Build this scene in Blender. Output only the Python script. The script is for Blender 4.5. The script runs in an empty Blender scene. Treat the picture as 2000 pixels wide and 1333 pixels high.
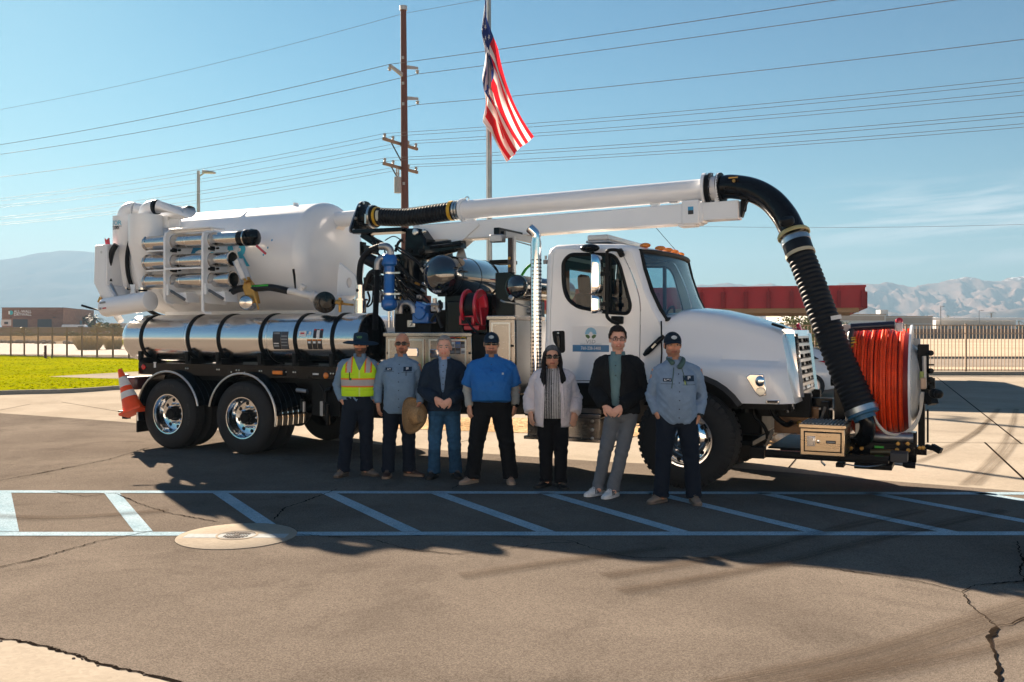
import bpy, bmesh, math, random
from math import sin, cos, pi, radians, sqrt, atan2, floor
from mathutils import Vector, Matrix, noise

SC = bpy.context.scene
COL = SC.collection
R = random.Random(7)

# ------------------------------------------------------------------ camera, sky, sun, exposure
EYE, FL, HORIZON = 1.8, 1800.0, 645.0
cam_d = bpy.data.cameras.new('camera')
cam = bpy.data.objects.new('camera', cam_d)
COL.objects.link(cam)
cam.location = (0, 0, EYE)
cam.rotation_euler = (radians(90), 0, 0)
cam_d.sensor_width = 36.0
cam_d.lens = 36.0 * FL / 2000.0
cam_d.shift_y = -(666.5 - HORIZON) / 2000.0
cam_d.clip_start = 0.1
cam_d.clip_end = 30000
SC.camera = cam

SUN_EL, SUN_AZ = radians(25.0), radians(-31.6)      # azimuth from +Y (view axis), negative to the left
world = bpy.data.worlds.new('World')
SC.world = world
world.use_nodes = True
wn, wl = world.node_tree.nodes, world.node_tree.links
wn.clear()
w_out = wn.new('ShaderNodeOutputWorld')
w_bg = wn.new('ShaderNodeBackground')
w_bg.inputs['Strength'].default_value = SKY_STRENGTH = 0.05
w_sky = wn.new('ShaderNodeTexSky')
w_sky.sky_type = 'NISHITA'
w_sky.sun_disc = False
w_sky.sun_elevation = SUN_EL
w_sky.sun_rotation = SUN_AZ
w_sky.air_density, w_sky.dust_density, w_sky.ozone_density = 1.0, 0.15, 2.0
# thin cirrus streaks low in the right of the view, as a layer of the sky
tc = wn.new('ShaderNodeTexCoord')
sep = wn.new('ShaderNodeSeparateXYZ'); wl.new(tc.outputs['Generated'], sep.inputs[0])
def wmath(op, a, b=None, c=None):
    n = wn.new('ShaderNodeMath'); n.operation = op
    for i, v in enumerate((a, b, c)):
        if v is None: continue
        if isinstance(v, (int, float)): n.inputs[i].default_value = v
        else: wl.new(v, n.inputs[i])
    return n.outputs[0]
_zc = wmath('MAXIMUM', sep.outputs[2], 0.02)
_az = wmath('ARCTAN2', sep.outputs[0], sep.outputs[1])
_cv = wn.new('ShaderNodeCombineXYZ')
wl.new(wmath('MULTIPLY', _az, 5.0), _cv.inputs[0])
wl.new(wmath('MULTIPLY', wmath('SUBTRACT', sep.outputs[2], wmath('MULTIPLY', _az, 0.06)), 60.0), _cv.inputs[1])
_cn = wn.new('ShaderNodeTexNoise'); _cn.inputs['Scale'].default_value = 1.1; _cn.inputs['Detail'].default_value = 8
_cn.inputs['Roughness'].default_value = 0.55; _cn.inputs['Distortion'].default_value = 0.7
wl.new(_cv.outputs[0], _cn.inputs['Vector'])
_cr = wn.new('ShaderNodeMapRange'); _cr.inputs[1].default_value = 0.44; _cr.inputs[2].default_value = 0.66
wl.new(_cn.outputs[0], _cr.inputs[0])
_b1 = wn.new('ShaderNodeMapRange'); _b1.interpolation_type = 'SMOOTHSTEP'
_b1.inputs[1].default_value = 0.05; _b1.inputs[2].default_value = 0.085; wl.new(sep.outputs[2], _b1.inputs[0])
_b2 = wn.new('ShaderNodeMapRange'); _b2.interpolation_type = 'SMOOTHSTEP'
_b2.inputs[1].default_value = 0.16; _b2.inputs[2].default_value = 0.11; wl.new(sep.outputs[2], _b2.inputs[0])
_b3 = wn.new('ShaderNodeMapRange'); _b3.interpolation_type = 'SMOOTHSTEP'
_b3.inputs[1].default_value = 0.25; _b3.inputs[2].default_value = 0.42; wl.new(_az, _b3.inputs[0])
_m = wmath('MULTIPLY', wmath('MULTIPLY', _b1.outputs[0], _b2.outputs[0]), wmath('MULTIPLY', _b3.outputs[0], _cr.outputs[0]))
_m = wmath('MULTIPLY', _m, 0.9)
_mix = wn.new('ShaderNodeMix'); _mix.data_type = 'RGBA'
wl.new(_m, _mix.inputs[0])
# colour response of the clear desert sky: deeper, greener blue away from the sun
_ss = wn.new('ShaderNodeSeparateColor'); wl.new(w_sky.outputs[0], _ss.inputs[0])
_sc = wn.new('ShaderNodeCombineColor')
for _i, (_k, _g, _a) in enumerate(((0.0924, 2.05, 3.0), (0.1075, 1.33, 2.85), (0.1008, 1.06, 2.95))):
    _q = wmath('MINIMUM', wmath('MULTIPLY', _ss.outputs[_i], _k), 1.8)
    wl.new(wmath('MULTIPLY', wmath('POWER', _q, _g), _a), _sc.inputs[_i])
wl.new(_sc.outputs[0], _mix.inputs[6]); _mix.inputs[7].default_value = (3.7, 3.85, 3.9, 1)
wl.new(_mix.outputs[2], w_bg.inputs['Color'])
wl.new(w_bg.outputs[0], w_out.inputs['Surface'])

sun_d = bpy.data.lights.new('sun', 'SUN')
sun_d.energy = 4.6
sun_d.angle = radians(0.53)
sun_d.color = (1.0, 0.83, 0.65)
sun = bpy.data.objects.new('sun', sun_d); COL.objects.link(sun)
_dir = Vector((sin(SUN_AZ) * cos(SUN_EL), cos(SUN_AZ) * cos(SUN_EL), sin(SUN_EL)))
sun.rotation_euler = (-_dir).to_track_quat('-Z', 'Y').to_euler()
sun.location = _dir * 60

SC.view_settings.view_transform = 'Standard'
SC.view_settings.look = 'None'
SC.view_settings.gamma = 1
SC.view_settings.use_curve_mapping = False
SC.view_settings.exposure = 2.6
SC.render.engine = 'CYCLES'
SC.cycles.max_bounces = 8
SC.cycles.volume_bounces = 0

# ------------------------------------------------------------------ helpers
MATS = {}
def mat(name, col, rough=0.5, metal=0.0, var=0.12, scale=6.0, bump=0.0, bscale=None, coat=0.0, attr=None, spec=0.5,
        sheen=0.0, col2=None, stretch=None):
    """procedural principled material with noise variation of colour, roughness and relief"""
    if name in MATS: return MATS[name]
    m = bpy.data.materials.new(name); m.use_nodes = True
    nt = m.node_tree; n = nt.nodes; l = nt.links
    b = n['Principled BSDF']
    b.inputs['Metallic'].default_value = metal
    b.inputs['Roughness'].default_value = rough
    b.inputs['Coat Weight'].default_value = coat
    b.inputs['Coat Roughness'].default_value = 0.06
    b.inputs['Specular IOR Level'].default_value = spec
    if sheen: b.inputs['Sheen Weight'].default_value = sheen
    t = n.new('ShaderNodeTexCoord')
    vec = t.outputs['Object']
    if stretch:
        mp = n.new('ShaderNodeMapping'); mp.inputs['Scale'].default_value = stretch
        l.new(vec, mp.inputs[0]); vec = mp.outputs[0]
    nz = n.new('ShaderNodeTexNoise'); nz.inputs['Scale'].default_value = scale
    nz.inputs['Detail'].default_value = 6; nz.inputs['Roughness'].default_value = 0.6
    l.new(vec, nz.inputs['Vector'])
    mx = n.new('ShaderNodeMix'); mx.data_type = 'RGBA'
    mr = n.new('ShaderNodeMapRange'); mr.inputs[1].default_value = 0.3; mr.inputs[2].default_value = 0.7
    l.new(nz.outputs[0], mr.inputs[0]); l.new(mr.outputs[0], mx.inputs[0])
    c = tuple(col)
    if attr:
        at = n.new('ShaderNodeAttribute'); at.attribute_name = attr
        lo = n.new('ShaderNodeMix'); lo.data_type = 'RGBA'; lo.blend_type = 'MULTIPLY'; lo.inputs[0].default_value = 1
        lo.inputs[7].default_value = (1 - var, 1 - var, 1 - var, 1)
        hi = n.new('ShaderNodeMix'); hi.data_type = 'RGBA'; hi.blend_type = 'MULTIPLY'; hi.inputs[0].default_value = 1
        hi.inputs[7].default_value = (1 + var, 1 + var, 1 + var, 1)
        l.new(at.outputs['Color'], lo.inputs[6]); l.new(at.outputs['Color'], hi.inputs[6])
        l.new(lo.outputs[2], mx.inputs[6]); l.new(hi.outputs[2], mx.inputs[7])
    else:
        c2 = col2 if col2 else tuple(min(1, x * (1 + var)) for x in c)
        mx.inputs[6].default_value = tuple(x * (1 - var) for x in c) + (1,) if not col2 else c + (1,)
        mx.inputs[7].default_value = tuple(c2) + (1,)
    l.new(mx.outputs[2], b.inputs['Base Color'])
    rr = n.new('ShaderNodeMapRange'); rr.inputs[3].default_value = max(0.0, rough * 0.8); rr.inputs[4].default_value = min(1, rough * 1.25)
    l.new(nz.outputs[0], rr.inputs[0]); l.new(rr.outputs[0], b.inputs['Roughness'])
    if bump:
        nb = n.new('ShaderNodeTexNoise'); nb.inputs['Scale'].default_value = bscale or scale * 6
        nb.inputs['Detail'].default_value = 4
        l.new(vec, nb.inputs['Vector'])
        bp = n.new('ShaderNodeBump'); bp.inputs['Strength'].default_value = bump; bp.inputs['Distance'].default_value = 0.02
        l.new(nb.outputs[0], bp.inputs['Height']); l.new(bp.outputs[0], b.inputs['Normal'])
    MATS[name] = m
    return m

def tag(o, label=None, cat=None, group=None, kind=None):
    if label: o['label'] = label
    if cat: o['category'] = cat
    if group: o['group'] = group
    if kind: o['kind'] = kind
    return o

def empty(name, loc=(0, 0, 0), rz=0.0, parent=None):
    o = bpy.data.objects.new(name, None); COL.objects.link(o)
    o.empty_display_size = 0.2
    o.location = loc; o.rotation_euler = (0, 0, rz)
    if parent: o.parent = parent
    return o

def V(*a): return Vector(a[0]) if len(a) == 1 else Vector(a)

def frame(d):
    d = V(d).normalized()
    a = V(0, 0, 1) if abs(d.z) < 0.95 else V(1, 0, 0)
    x = a.cross(d).normalized()
    return x, d.cross(x).normalized()

def text_data(s, size=1.0, bold=0.0):
    """outline of a line of lettering as flat polygons (centred on x, baseline y=0)"""
    cu = bpy.data.curves.new('lettering', 'FONT'); cu.body = s; cu.size = size; cu.align_x = 'CENTER'; cu.offset = bold
    cu.resolution_u = 2
    o = bpy.data.objects.new('lettering', cu); COL.objects.link(o)
    bpy.context.view_layer.update()
    me = o.evaluated_get(bpy.context.evaluated_depsgraph_get()).to_mesh()
    vs = [v.co.copy() for v in me.vertices]; fs = [tuple(p.vertices) for p in me.polygons]
    bpy.data.objects.remove(o); bpy.data.curves.remove(cu)
    return vs, fs

class MB:
    """collects shapes, builds ONE mesh object"""
    def __init__(s): s.v = []; s.f = []; s.m = []
    def add(s, vs, fs, mi=0):
        b = len(s.v); s.v += [tuple(x) for x in vs]
        s.f += [tuple(b + i for i in f) for f in fs]; s.m += [mi] * len(fs)
        return s
    def box(s, a, b, mi=0):
        (x0, y0, z0), (x1, y1, z1) = [min(p, q) for p, q in zip(a, b)], [max(p, q) for p, q in zip(a, b)]
        vs = [(x, y, z) for z in (z0, z1) for y in (y0, y1) for x in (x0, x1)]
        return s.add(vs, [(0, 2, 3, 1), (4, 5, 7, 6), (0, 1, 5, 4), (2, 6, 7, 3), (0, 4, 6, 2), (1, 3, 7, 5)], mi)
    def beam(s, p, q, w, h, up=(0, 0, 1), mi=0, w2=None, h2=None):
        """rectangular bar from p to q, w across, h along 'up'"""
        p, q = V(p), V(q); d = (q - p).normalized(); up = V(up)
        x = d.cross(up)
        if x.length < 1e-4: x = d.cross(V(0, 1, 0))
        x.normalize(); y = x.cross(d).normalized()
        vs = []
        for c, ww, hh in ((p, w, h), (q, w2 or w, h2 or h)):
            for sx, sy in ((-1, -1), (1, -1), (1, 1), (-1, 1)): vs.append(c + x * sx * ww / 2 + y * sy * hh / 2)
        return s.add(vs, [(3, 2, 1, 0), (4, 5, 6, 7), (0, 1, 5, 4), (1, 2, 6, 5), (2, 3, 7, 6), (3, 0, 4, 7)], mi)
    def tube(s, pts, r, n=12, caps=True, mi=0, closed=False, flat=(1, 1)):
        """swept tube with parallel-transported frames; r number or list"""
        pts = [V(p) for p in pts]; k = len(pts)
        rs = r if isinstance(r, (list, tuple)) else [r] * k
        T = []
        for i in range(k):
            if closed: d = pts[(i + 1) % k] - pts[i - 1]
            else: d = pts[min(i + 1, k - 1)] - pts[max(i - 1, 0)]
            T.append(d.normalized())
        x, y = frame(T[0]); vs = []
        for i in range(k):
            if i:
                x = x - T[i] * x.dot(T[i])
                if x.length < 1e-6: x, _ = frame(T[i])
                x.normalize()
            y = T[i].cross(x)
            for j in range(n):
                a = 2 * pi * j / n
                vs.append(pts[i] + (x * cos(a) * flat[0] + y * sin(a) * flat[1]) * rs[i])
        fs = []
        for i in range(k if closed else k - 1):
            i2 = (i + 1) % k
            for j in range(n):
                j2 = (j + 1) % n
                fs.append((i * n + j, i * n + j2, i2 * n + j2, i2 * n + j))
        if caps and not closed:
            fs.append(tuple(range(n - 1, -1, -1))); fs.append(tuple((k - 1) * n + j for j in range(n)))
        return s.add(vs, fs, mi)
    def cyl(s, p, q, r, r2=None, n=20, caps=True, mi=0):
        return s.tube([p, q], [r, r if r2 is None else r2], n, caps, mi)
    def lathe(s, p, d, prof, n=32, mi=0, a0=0, a1=2 * pi, up=None):
        """prof: (distance along d, radius)"""
        p, d = V(p), V(d).normalized()
        if up is not None:
            y = V(up).normalized(); x = y.cross(d).normalized()
        else: x, y = frame(d)
        full = abs(a1 - a0 - 2 * pi) < 1e-6
        k = n if full else n + 1; vs = []
        for t, r in prof:
            for j in range(k):
                a = a0 + (a1 - a0) * j / n
                vs.append(p + d * t + (x * cos(a) + y * sin(a)) * r)
        fs = []
        for i in range(len(prof) - 1):
            for j in range(n):
                j2 = (j + 1) % k if full else j + 1
                fs.append((i * k + j, i * k + j2, (i + 1) * k + j2, (i + 1) * k + j))
        return s.add(vs, fs, mi)
    def sphere(s, c, rx, ry=None, rz=None, n=16, m=10, mi=0):
        ry = ry or rx; rz = rz or rx; c = V(c); vs = [c + V(0, 0, rz)]
        for i in range(1, m):
            t = pi * i / m
            for j in range(n):
                a = 2 * pi * j / n
                vs.append(c + V(rx * sin(t) * cos(a), ry * sin(t) * sin(a), rz * cos(t)))
        vs.append(c - V(0, 0, rz)); fs = []
        for j in range(n):
            fs.append((0, 1 + j, 1 + (j + 1) % n))
            b = 1 + (m - 2) * n
            fs.append((len(vs) - 1, b + (j + 1) % n, b + j))
        for i in range(m - 2):
            for j in range(n):
                a, b = 1 + i * n + j, 1 + i * n + (j + 1) % n
                fs.append((a, a + n, b + n, b))
        return s.add(vs, fs, mi)
    def prism(s, poly, ext, mi=0):
        """closed polygon (list of 3d points) swept by vector ext"""
        poly = [V(p) for p in poly]; e = V(ext); n = len(poly)
        vs = poly + [p + e for p in poly]
        fs = [tuple(range(n - 1, -1, -1)), tuple(range(n, 2 * n))]
        fs += [(i, (i + 1) % n, n + (i + 1) % n, n + i) for i in range(n)]
        return s.add(vs, fs, mi)
    def loft(s, rings, closed=True, caps=True, mi=0):
        n = len(rings[0]); vs = [p for r in rings for p in r]; fs = []
        for i in range(len(rings) - 1):
            for j in range(n if closed else n - 1):
                j2 = (j + 1) % n
                fs.append((i * n + j, i * n + j2, (i + 1) * n + j2, (i + 1) * n + j))
        if caps:
            fs.append(tuple(range(n - 1, -1, -1))); fs.append(tuple((len(rings) - 1) * n + j for j in range(n)))
        return s.add(vs, fs, mi)
    def text(s, body, size, fn, mi=0, bold=0.0, cut=None):
        """lettering laid on a surface: fn maps (x, y) to a point"""
        vs, fs = text_data(body, size, bold)
        return s.add([fn(p.x, p.y) for p in vs], fs, mi)
    def build(s, name, mats, parent=None, bevel=0.0, seg=2, smooth=35, solid=0.0, fix=True):
        me = bpy.data.meshes.new(name)
        me.from_pydata(s.v, [], s.f)
        if not isinstance(mats, (list, tuple)): mats = [mats]
        for m in mats: me.materials.append(m)
        if len(mats) > 1: me.polygons.foreach_set('material_index', s.m)
        if fix:
            bm = bmesh.new(); bm.from_mesh(me)
            bmesh.ops.recalc_face_normals(bm, faces=bm.faces)
            bm.to_mesh(me); bm.free()
        if smooth:
            me.polygons.foreach_set('use_smooth', [True] * len(me.polygons))
            me.set_sharp_from_angle(angle=radians(smooth))
        me.update()
        o = bpy.data.objects.new(name, me); COL.objects.link(o)
        if parent: o.parent = parent
        if solid:
            md = o.modifiers.new('thickness', 'SOLIDIFY'); md.thickness = solid; md.offset = 0
        if bevel:
            md = o.modifiers.new('bevel', 'BEVEL'); md.width = bevel; md.segments = seg; md.limit_method = 'ANGLE'
            md.angle_limit = radians(40); md.harden_normals = False
        return o

def copy_part(o, parent, loc=None):
    c = o.copy(); COL.objects.link(c); c.parent = parent
    if loc is not None: c.location = loc
    return c

def copy_tree(o, parent=None):
    c = o.copy(); COL.objects.link(c)
    if parent: c.parent = parent
    for ch in list(o.children): copy_tree(ch, c)
    return c

def panel_hole(outer, holes, place, thick, name, m, parent, bevel=0.0):
    """flat polygon with holes in 2d -> sheet of given thickness; place maps (a, b) to a point"""
    bm = bmesh.new()
    for poly in [outer] + holes:
        vs = [bm.verts.new((p[0], p[1], 0)) for p in poly]
        for i in range(len(vs)): bm.edges.new((vs[i], vs[(i + 1) % len(vs)]))
    bmesh.ops.triangle_fill(bm, use_beauty=True, use_dissolve=False, edges=bm.edges[:])
    # drop triangles that fell in a hole
    def inside(p, poly):
        c = False; j = len(poly) - 1
        for i in range(len(poly)):
            (xi, yi), (xj, yj) = poly[i][:2], poly[j][:2]
            if (yi > p.y) != (yj > p.y) and p.x < (xj - xi) * (p.y - yi) / (yj - yi) + xi: c = not c
            j = i
        return c
    bad = [f for f in bm.faces if any(inside(f.calc_center_median(), h) for h in holes) or not inside(f.calc_center_median(), outer)]
    bmesh.ops.delete(bm, geom=bad, context='FACES')
    for v in bm.verts: v.co = place(v.co.x, v.co.y)
    bmesh.ops.recalc_face_normals(bm, faces=bm.faces)
    me = bpy.data.meshes.new(name); bm.to_mesh(me); bm.free()
    me.materials.append(m)
    o = bpy.data.objects.new(name, me); COL.objects.link(o); o.parent = parent
    md = o.modifiers.new('thickness', 'SOLIDIFY'); md.thickness = thick; md.offset = 0
    if bevel:
        md = o.modifiers.new('bevel', 'BEVEL'); md.width = bevel; md.segments = 2; md.limit_method = 'ANGLE'
    return o

def smooth_path(pts, n=8):
    """Catmull-Rom through points"""
    P = [V(p) for p in pts]; out = []
    for i in range(len(P) - 1):
        p0, p1, p2, p3 = P[max(i - 1, 0)], P[i], P[i + 1], P[min(i + 2, len(P) - 1)]
        for k in range(n):
            t = k / n
            out.append(0.5 * ((2 * p1) + (p2 - p0) * t + (2 * p0 - 5 * p1 + 4 * p2 - p3) * t * t + (3 * p1 - p0 - 3 * p2 + p3) * t ** 3))
    out.append(P[-1]); return out

def round_poly(poly, r, n=5):
    """round the corners of a 2d polygon; r number or list"""
    out = []; k = len(poly)
    rs = r if isinstance(r, (list, tuple)) else [r] * k
    for i in range(k):
        p0, p1, p2 = Vector(poly[i - 1]), Vector(poly[i]), Vector(poly[(i + 1) % k])
        a, b = (p0 - p1), (p2 - p1)
        d = min(rs[i], a.length * 0.48, b.length * 0.48)
        if d < 1e-4: out.append(tuple(p1)); continue
        A, B = p1 + a.normalized() * d, p1 + b.normalized() * d
        for j in range(n + 1):
            t = j / n
            q = A * (1 - t) ** 2 + p1 * 2 * t * (1 - t) + B * t * t
            out.append((q.x, q.y))
    return out

def ground(px, py, z=0.0):
    """point of the ground seen at a place of the photograph, used to survey distances"""
    d = (EYE - z) * FL / (py - HORIZON)
    return V((px - 1000) / FL * d, d, z)
# ------------------------------------------------------------------ ground materials
def ground_mat(name, dark, light, speck, speck_scale, bump, stain=0.25, rough=0.9, fine=420.0, patch=0.5):
    m = bpy.data.materials.new(name); m.use_nodes = True
    nt = m.node_tree; n = nt.nodes; l = nt.links; b = n['Principled BSDF']
    t = n.new('ShaderNodeTexCoord'); vec = t.outputs['Object']
    def noise_(scale, det=6, rgh=0.6, dist=0.0):
        z = n.new('ShaderNodeTexNoise'); z.inputs['Scale'].default_value = scale; z.inputs['Detail'].default_value = det
        z.inputs['Roughness'].default_value = rgh; z.inputs['Distortion'].default_value = dist
        l.new(vec, z.inputs['Vector']); return z.outputs[0]
    def ramp(src, a, b_, lo=0.0, hi=1.0):
        r = n.new('ShaderNodeMapRange'); r.inputs[1].default_value = a; r.inputs[2].default_value = b_
        r.inputs[3].default_value = lo; r.inputs[4].default_value = hi; l.new(src, r.inputs[0]); return r.outputs[0]
    def mix(f, a, b_, mode='MIX'):
        x = n.new('ShaderNodeMix'); x.data_type = 'RGBA'; x.blend_type = mode
        for i, q in ((0, f), (6, a), (7, b_)):
            if isinstance(q, (int, float)): x.inputs[i].default_value = q
            elif isinstance(q, tuple): x.inputs[i].default_value = q + (1,)
            else: l.new(q, x.inputs[i])
        return x.outputs[2]
    c = mix(ramp(noise_(patch, 8, 0.62, 0.4), 0.32, 0.68), dark, light)
    st = ramp(noise_(0.9, 7, 0.7, 1.2), 0.52, 0.72, 0, stain)
    c = mix(st, c, tuple(x * 0.62 for x in dark))
    vo = n.new('ShaderNodeTexVoronoi'); vo.inputs['Scale'].default_value = speck_scale; l.new(vec, vo.inputs['Vector'])
    sp = n.new('ShaderNodeSeparateColor'); l.new(vo.outputs['Color'], sp.inputs[0])
    c = mix(ramp(sp.outputs[0], 0.0, 1.0, -speck, speck), c, c, 'MIX')
    g = ramp(sp.outputs[0], 0, 1, 1 - speck, 1 + speck)
    g2 = ramp(noise_(fine, 3, 0.7), 0.25, 0.75, 1 - speck, 1 + speck)
    hv = n.new('ShaderNodeMath'); hv.operation = 'MULTIPLY'; l.new(g, hv.inputs[0]); l.new(g2, hv.inputs[1])
    cm = n.new('ShaderNodeVectorMath'); cm.operation = 'SCALE'; l.new(c, cm.inputs[0]); l.new(hv.outputs[0], cm.inputs['Scale'])
    l.new(cm.outputs[0], b.inputs['Base Color'])
    b.inputs['Roughness'].default_value = rough; b.inputs['Specular IOR Level'].default_value = 0.0
    if bump:
        bp = n.new('ShaderNodeBump'); bp.inputs['Strength'].default_value = bump; bp.inputs['Distance'].default_value = 0.006
        ad = n.new('ShaderNodeMath'); ad.operation = 'ADD'; l.new(vo.outputs['Distance'], ad.inputs[0]); l.new(g2, ad.inputs[1])
        l.new(ad.outputs[0], bp.inputs['Height']); l.new(bp.outputs[0], b.inputs['Normal'])
    MATS[name] = m
    return m

M_ASPH = ground_mat('asphalt', (0.120, 0.101, 0.085), (0.186, 0.158, 0.132), 0.30, 150, 0.45, stain=.5)
M_CONC = ground_mat('concrete', (0.29, 0.25, 0.20), (0.37, 0.325, 0.265), 0.07, 40, 0.1, stain=0.3)
M_SAND = ground_mat('sand', (0.40, 0.31, 0.22), (0.52, 0.42, 0.32), 0.15, 6, 0.2, stain=0.2, fine=30, patch=0.06)
M_ROAD = ground_mat('road_surface', (0.23, 0.20, 0.17), (0.29, 0.25, 0.21), 0.12, 20, 0.1, fine=60, patch=0.2)
M_GRAVEL = ground_mat('gravel', (0.36, 0.24, 0.13), (0.52, 0.36, 0.21), 0.5, 22, 0.8, fine=60)
M_TURF = ground_mat('turf', (0.165, 0.19, 0.0005), (0.255, 0.25, 0.001), 0.2, 9, 0.3, stain=0.3, fine=40, patch=0.25)
M_PAINT = ground_mat('stripe_paint', (0.26, 0.37, 0.43), (0.37, 0.47, 0.53), 0.28, 120, 0.5, stain=0.15, patch=2.0)
M_CRACK = mat('crack_fill', (0.014, 0.011, 0.009), 1.0, scale=30, spec=0)
M_KERB = M_CONC

def sheet(name, poly, z, m, kind='structure', sub=0):
    mb = MB(); mb.add([(p[0], p[1], z) for p in poly], [tuple(range(len(poly)))])
    o = mb.build(name, m, smooth=0)
    if o.data.polygons[0].normal.z < 0: o.data.flip_normals()
    return tag(o, kind=kind)

sheet('ground', [(-4500, -300), (4500, -300), (4500, 4500), (-4500, 4500)], 0.0, M_SAND)
# concrete yard: everything behind the asphalt edge as far as the kerb under the fence
edge_px = [(-900, 780), (-300, 792), (0, 808), (130, 817), (250, 826), (600, 857), (900, 884), (1160, 902), (1440, 916), (1700, 938), (2000, 962), (2500, 1010)]
edge = [ground(*p) for p in edge_px]
yard = edge + [V(30, 39.2, 0), V(7, 39.6, 0), V(-4, 50, 0), V(-12, 55, 0), V(-60, 70, 0), V(-60, 30, 0)]
sheet('concrete_yard', yard, 0.004, M_CONC)
asph = edge + [V(40, 5, 0), V(40, -2.5, 0), V(-40, -2.5, 0), V(-40, 20, 0)]
sheet('asphalt', asph, 0.008, M_ASPH)
GZ = 0.008

# worn concrete apron in the near left corner with a broken asphalt edge
def jag(pts, amp, step=0.04, seed=1):
    rr = random.Random(seed); out = []
    for a, b in zip(pts, pts[1:]):
        n = max(2, int((b - a).length / step))
        d = (b - a).normalized(); q = V(-d.y, d.x, 0)
        for i in range(n): out.append(a.lerp(b, i / n) + q * rr.uniform(-amp, amp))
    out.append(pts[-1]); return out
corner = [ground(*p) for p in [(-500, 1175), (0, 1252), (60, 1262), (100, 1272), (200, 1303), (330, 1335), (520, 1390), (700, 1450)]]
corner_j = jag(corner, 0.012, 0.035, 3)
sheet('concrete_apron', corner_j + [V(-1, 0.5, 0), V(-8, 0.5, 0)], 0.012, M_CONC)
mb = MB()
for i, (a, b) in enumerate(zip(corner_j, corner_j[1:])):
    w = 0.012 + 0.02 * abs(noise.noise(a * 6)); d = (b - a).normalized(); q = V(-d.y, d.x, 0) * w
    mb.add([(a.x - q.x * .3, a.y - q.y * .3, 0.0150), (b.x - q.x * .3, b.y - q.y * .3, 0.0150), (b.x + q.x, b.y + q.y, 0.0150), (a.x + q.x, a.y + q.y, 0.0150)], [(0, 1, 2, 3)])
tag(mb.build('apron_crack', M_CRACK, smooth=0), kind='structure')
mb = MB()
for k in range(14):
    c = corner_j[R.randrange(10, len(corner_j) - 8)] + V(R.uniform(-.02, .02), R.uniform(-.03, .01), 0.014)
    s_ = R.uniform(.005, .014); mb.sphere(c, s_, s_ * R.uniform(.6, 1), s_ * .5, 6, 4)
tag(mb.build('loose_asphalt_chips', M_ASPH, smooth=0), kind='stuff')

# unseen building behind the viewer, made long and pale to bounce sun into shade
ob = tag(empty('bounce_building', (-34, -17, 0)), 'long pale building added out of view to bounce sunlight, also mirrored in the tanks', 'building')
M_STUCCO = mat('bounce_stucco', (.62, .59, .55), .9, scale=.6, var=.06)
mb = MB(); mb.box((0, -10, 0), (68, 0, 4.9)); mb.build('wall', M_STUCCO, ob)
mb = MB(); mb.box((-.15, -10.1, 4.903), (68.15, .15, 5.2)); mb.build('parapet', mat('brown_parapet', (.20, .11, .07), .8), ob)
for k in range(11):
    mb = MB(); mb.box((2.5 + 6 * k, .01, 1.0), (4.2 + 6 * k, .05, 2.7)); w_ = mb.build('window', mat('dark_pane', (.02, .025, .03), .08), ob)
    mb = MB(); mb.box((2.4 + 6 * k, .01, .92), (4.3 + 6 * k, .12, .99)); mb.build('sill', M_STUCCO, w_)

# painted bay lines
ZA, ZB = 10.2, 8.13
def stripe(name, a, b, w):
    d = (b - a).normalized(); q = V(-d.y, d.x, 0) * w / 2
    o = sheet(name, [a - q, b - q, b + q, a + q], 0.012, M_PAINT)
    return o
stripe('painted_line', V(-9, 10.24, 0), V(12, 10.02, 0), 0.15)
stripe('painted_line', V(-9, 8.08, 0), V(12, 8.12, 0), 0.15)
for i in range(14):
    xa = -6.78 + 1.19 * i
    a, b = V(xa, 10.13, 0), V(xa + 1.13, 8.18, 0)
    d = (b - a).normalized(); wv = V(0.085, 0, 0)
    sheet('painted_line', [a - wv, b - wv, b + wv, a + wv], 0.012, M_PAINT)

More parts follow.
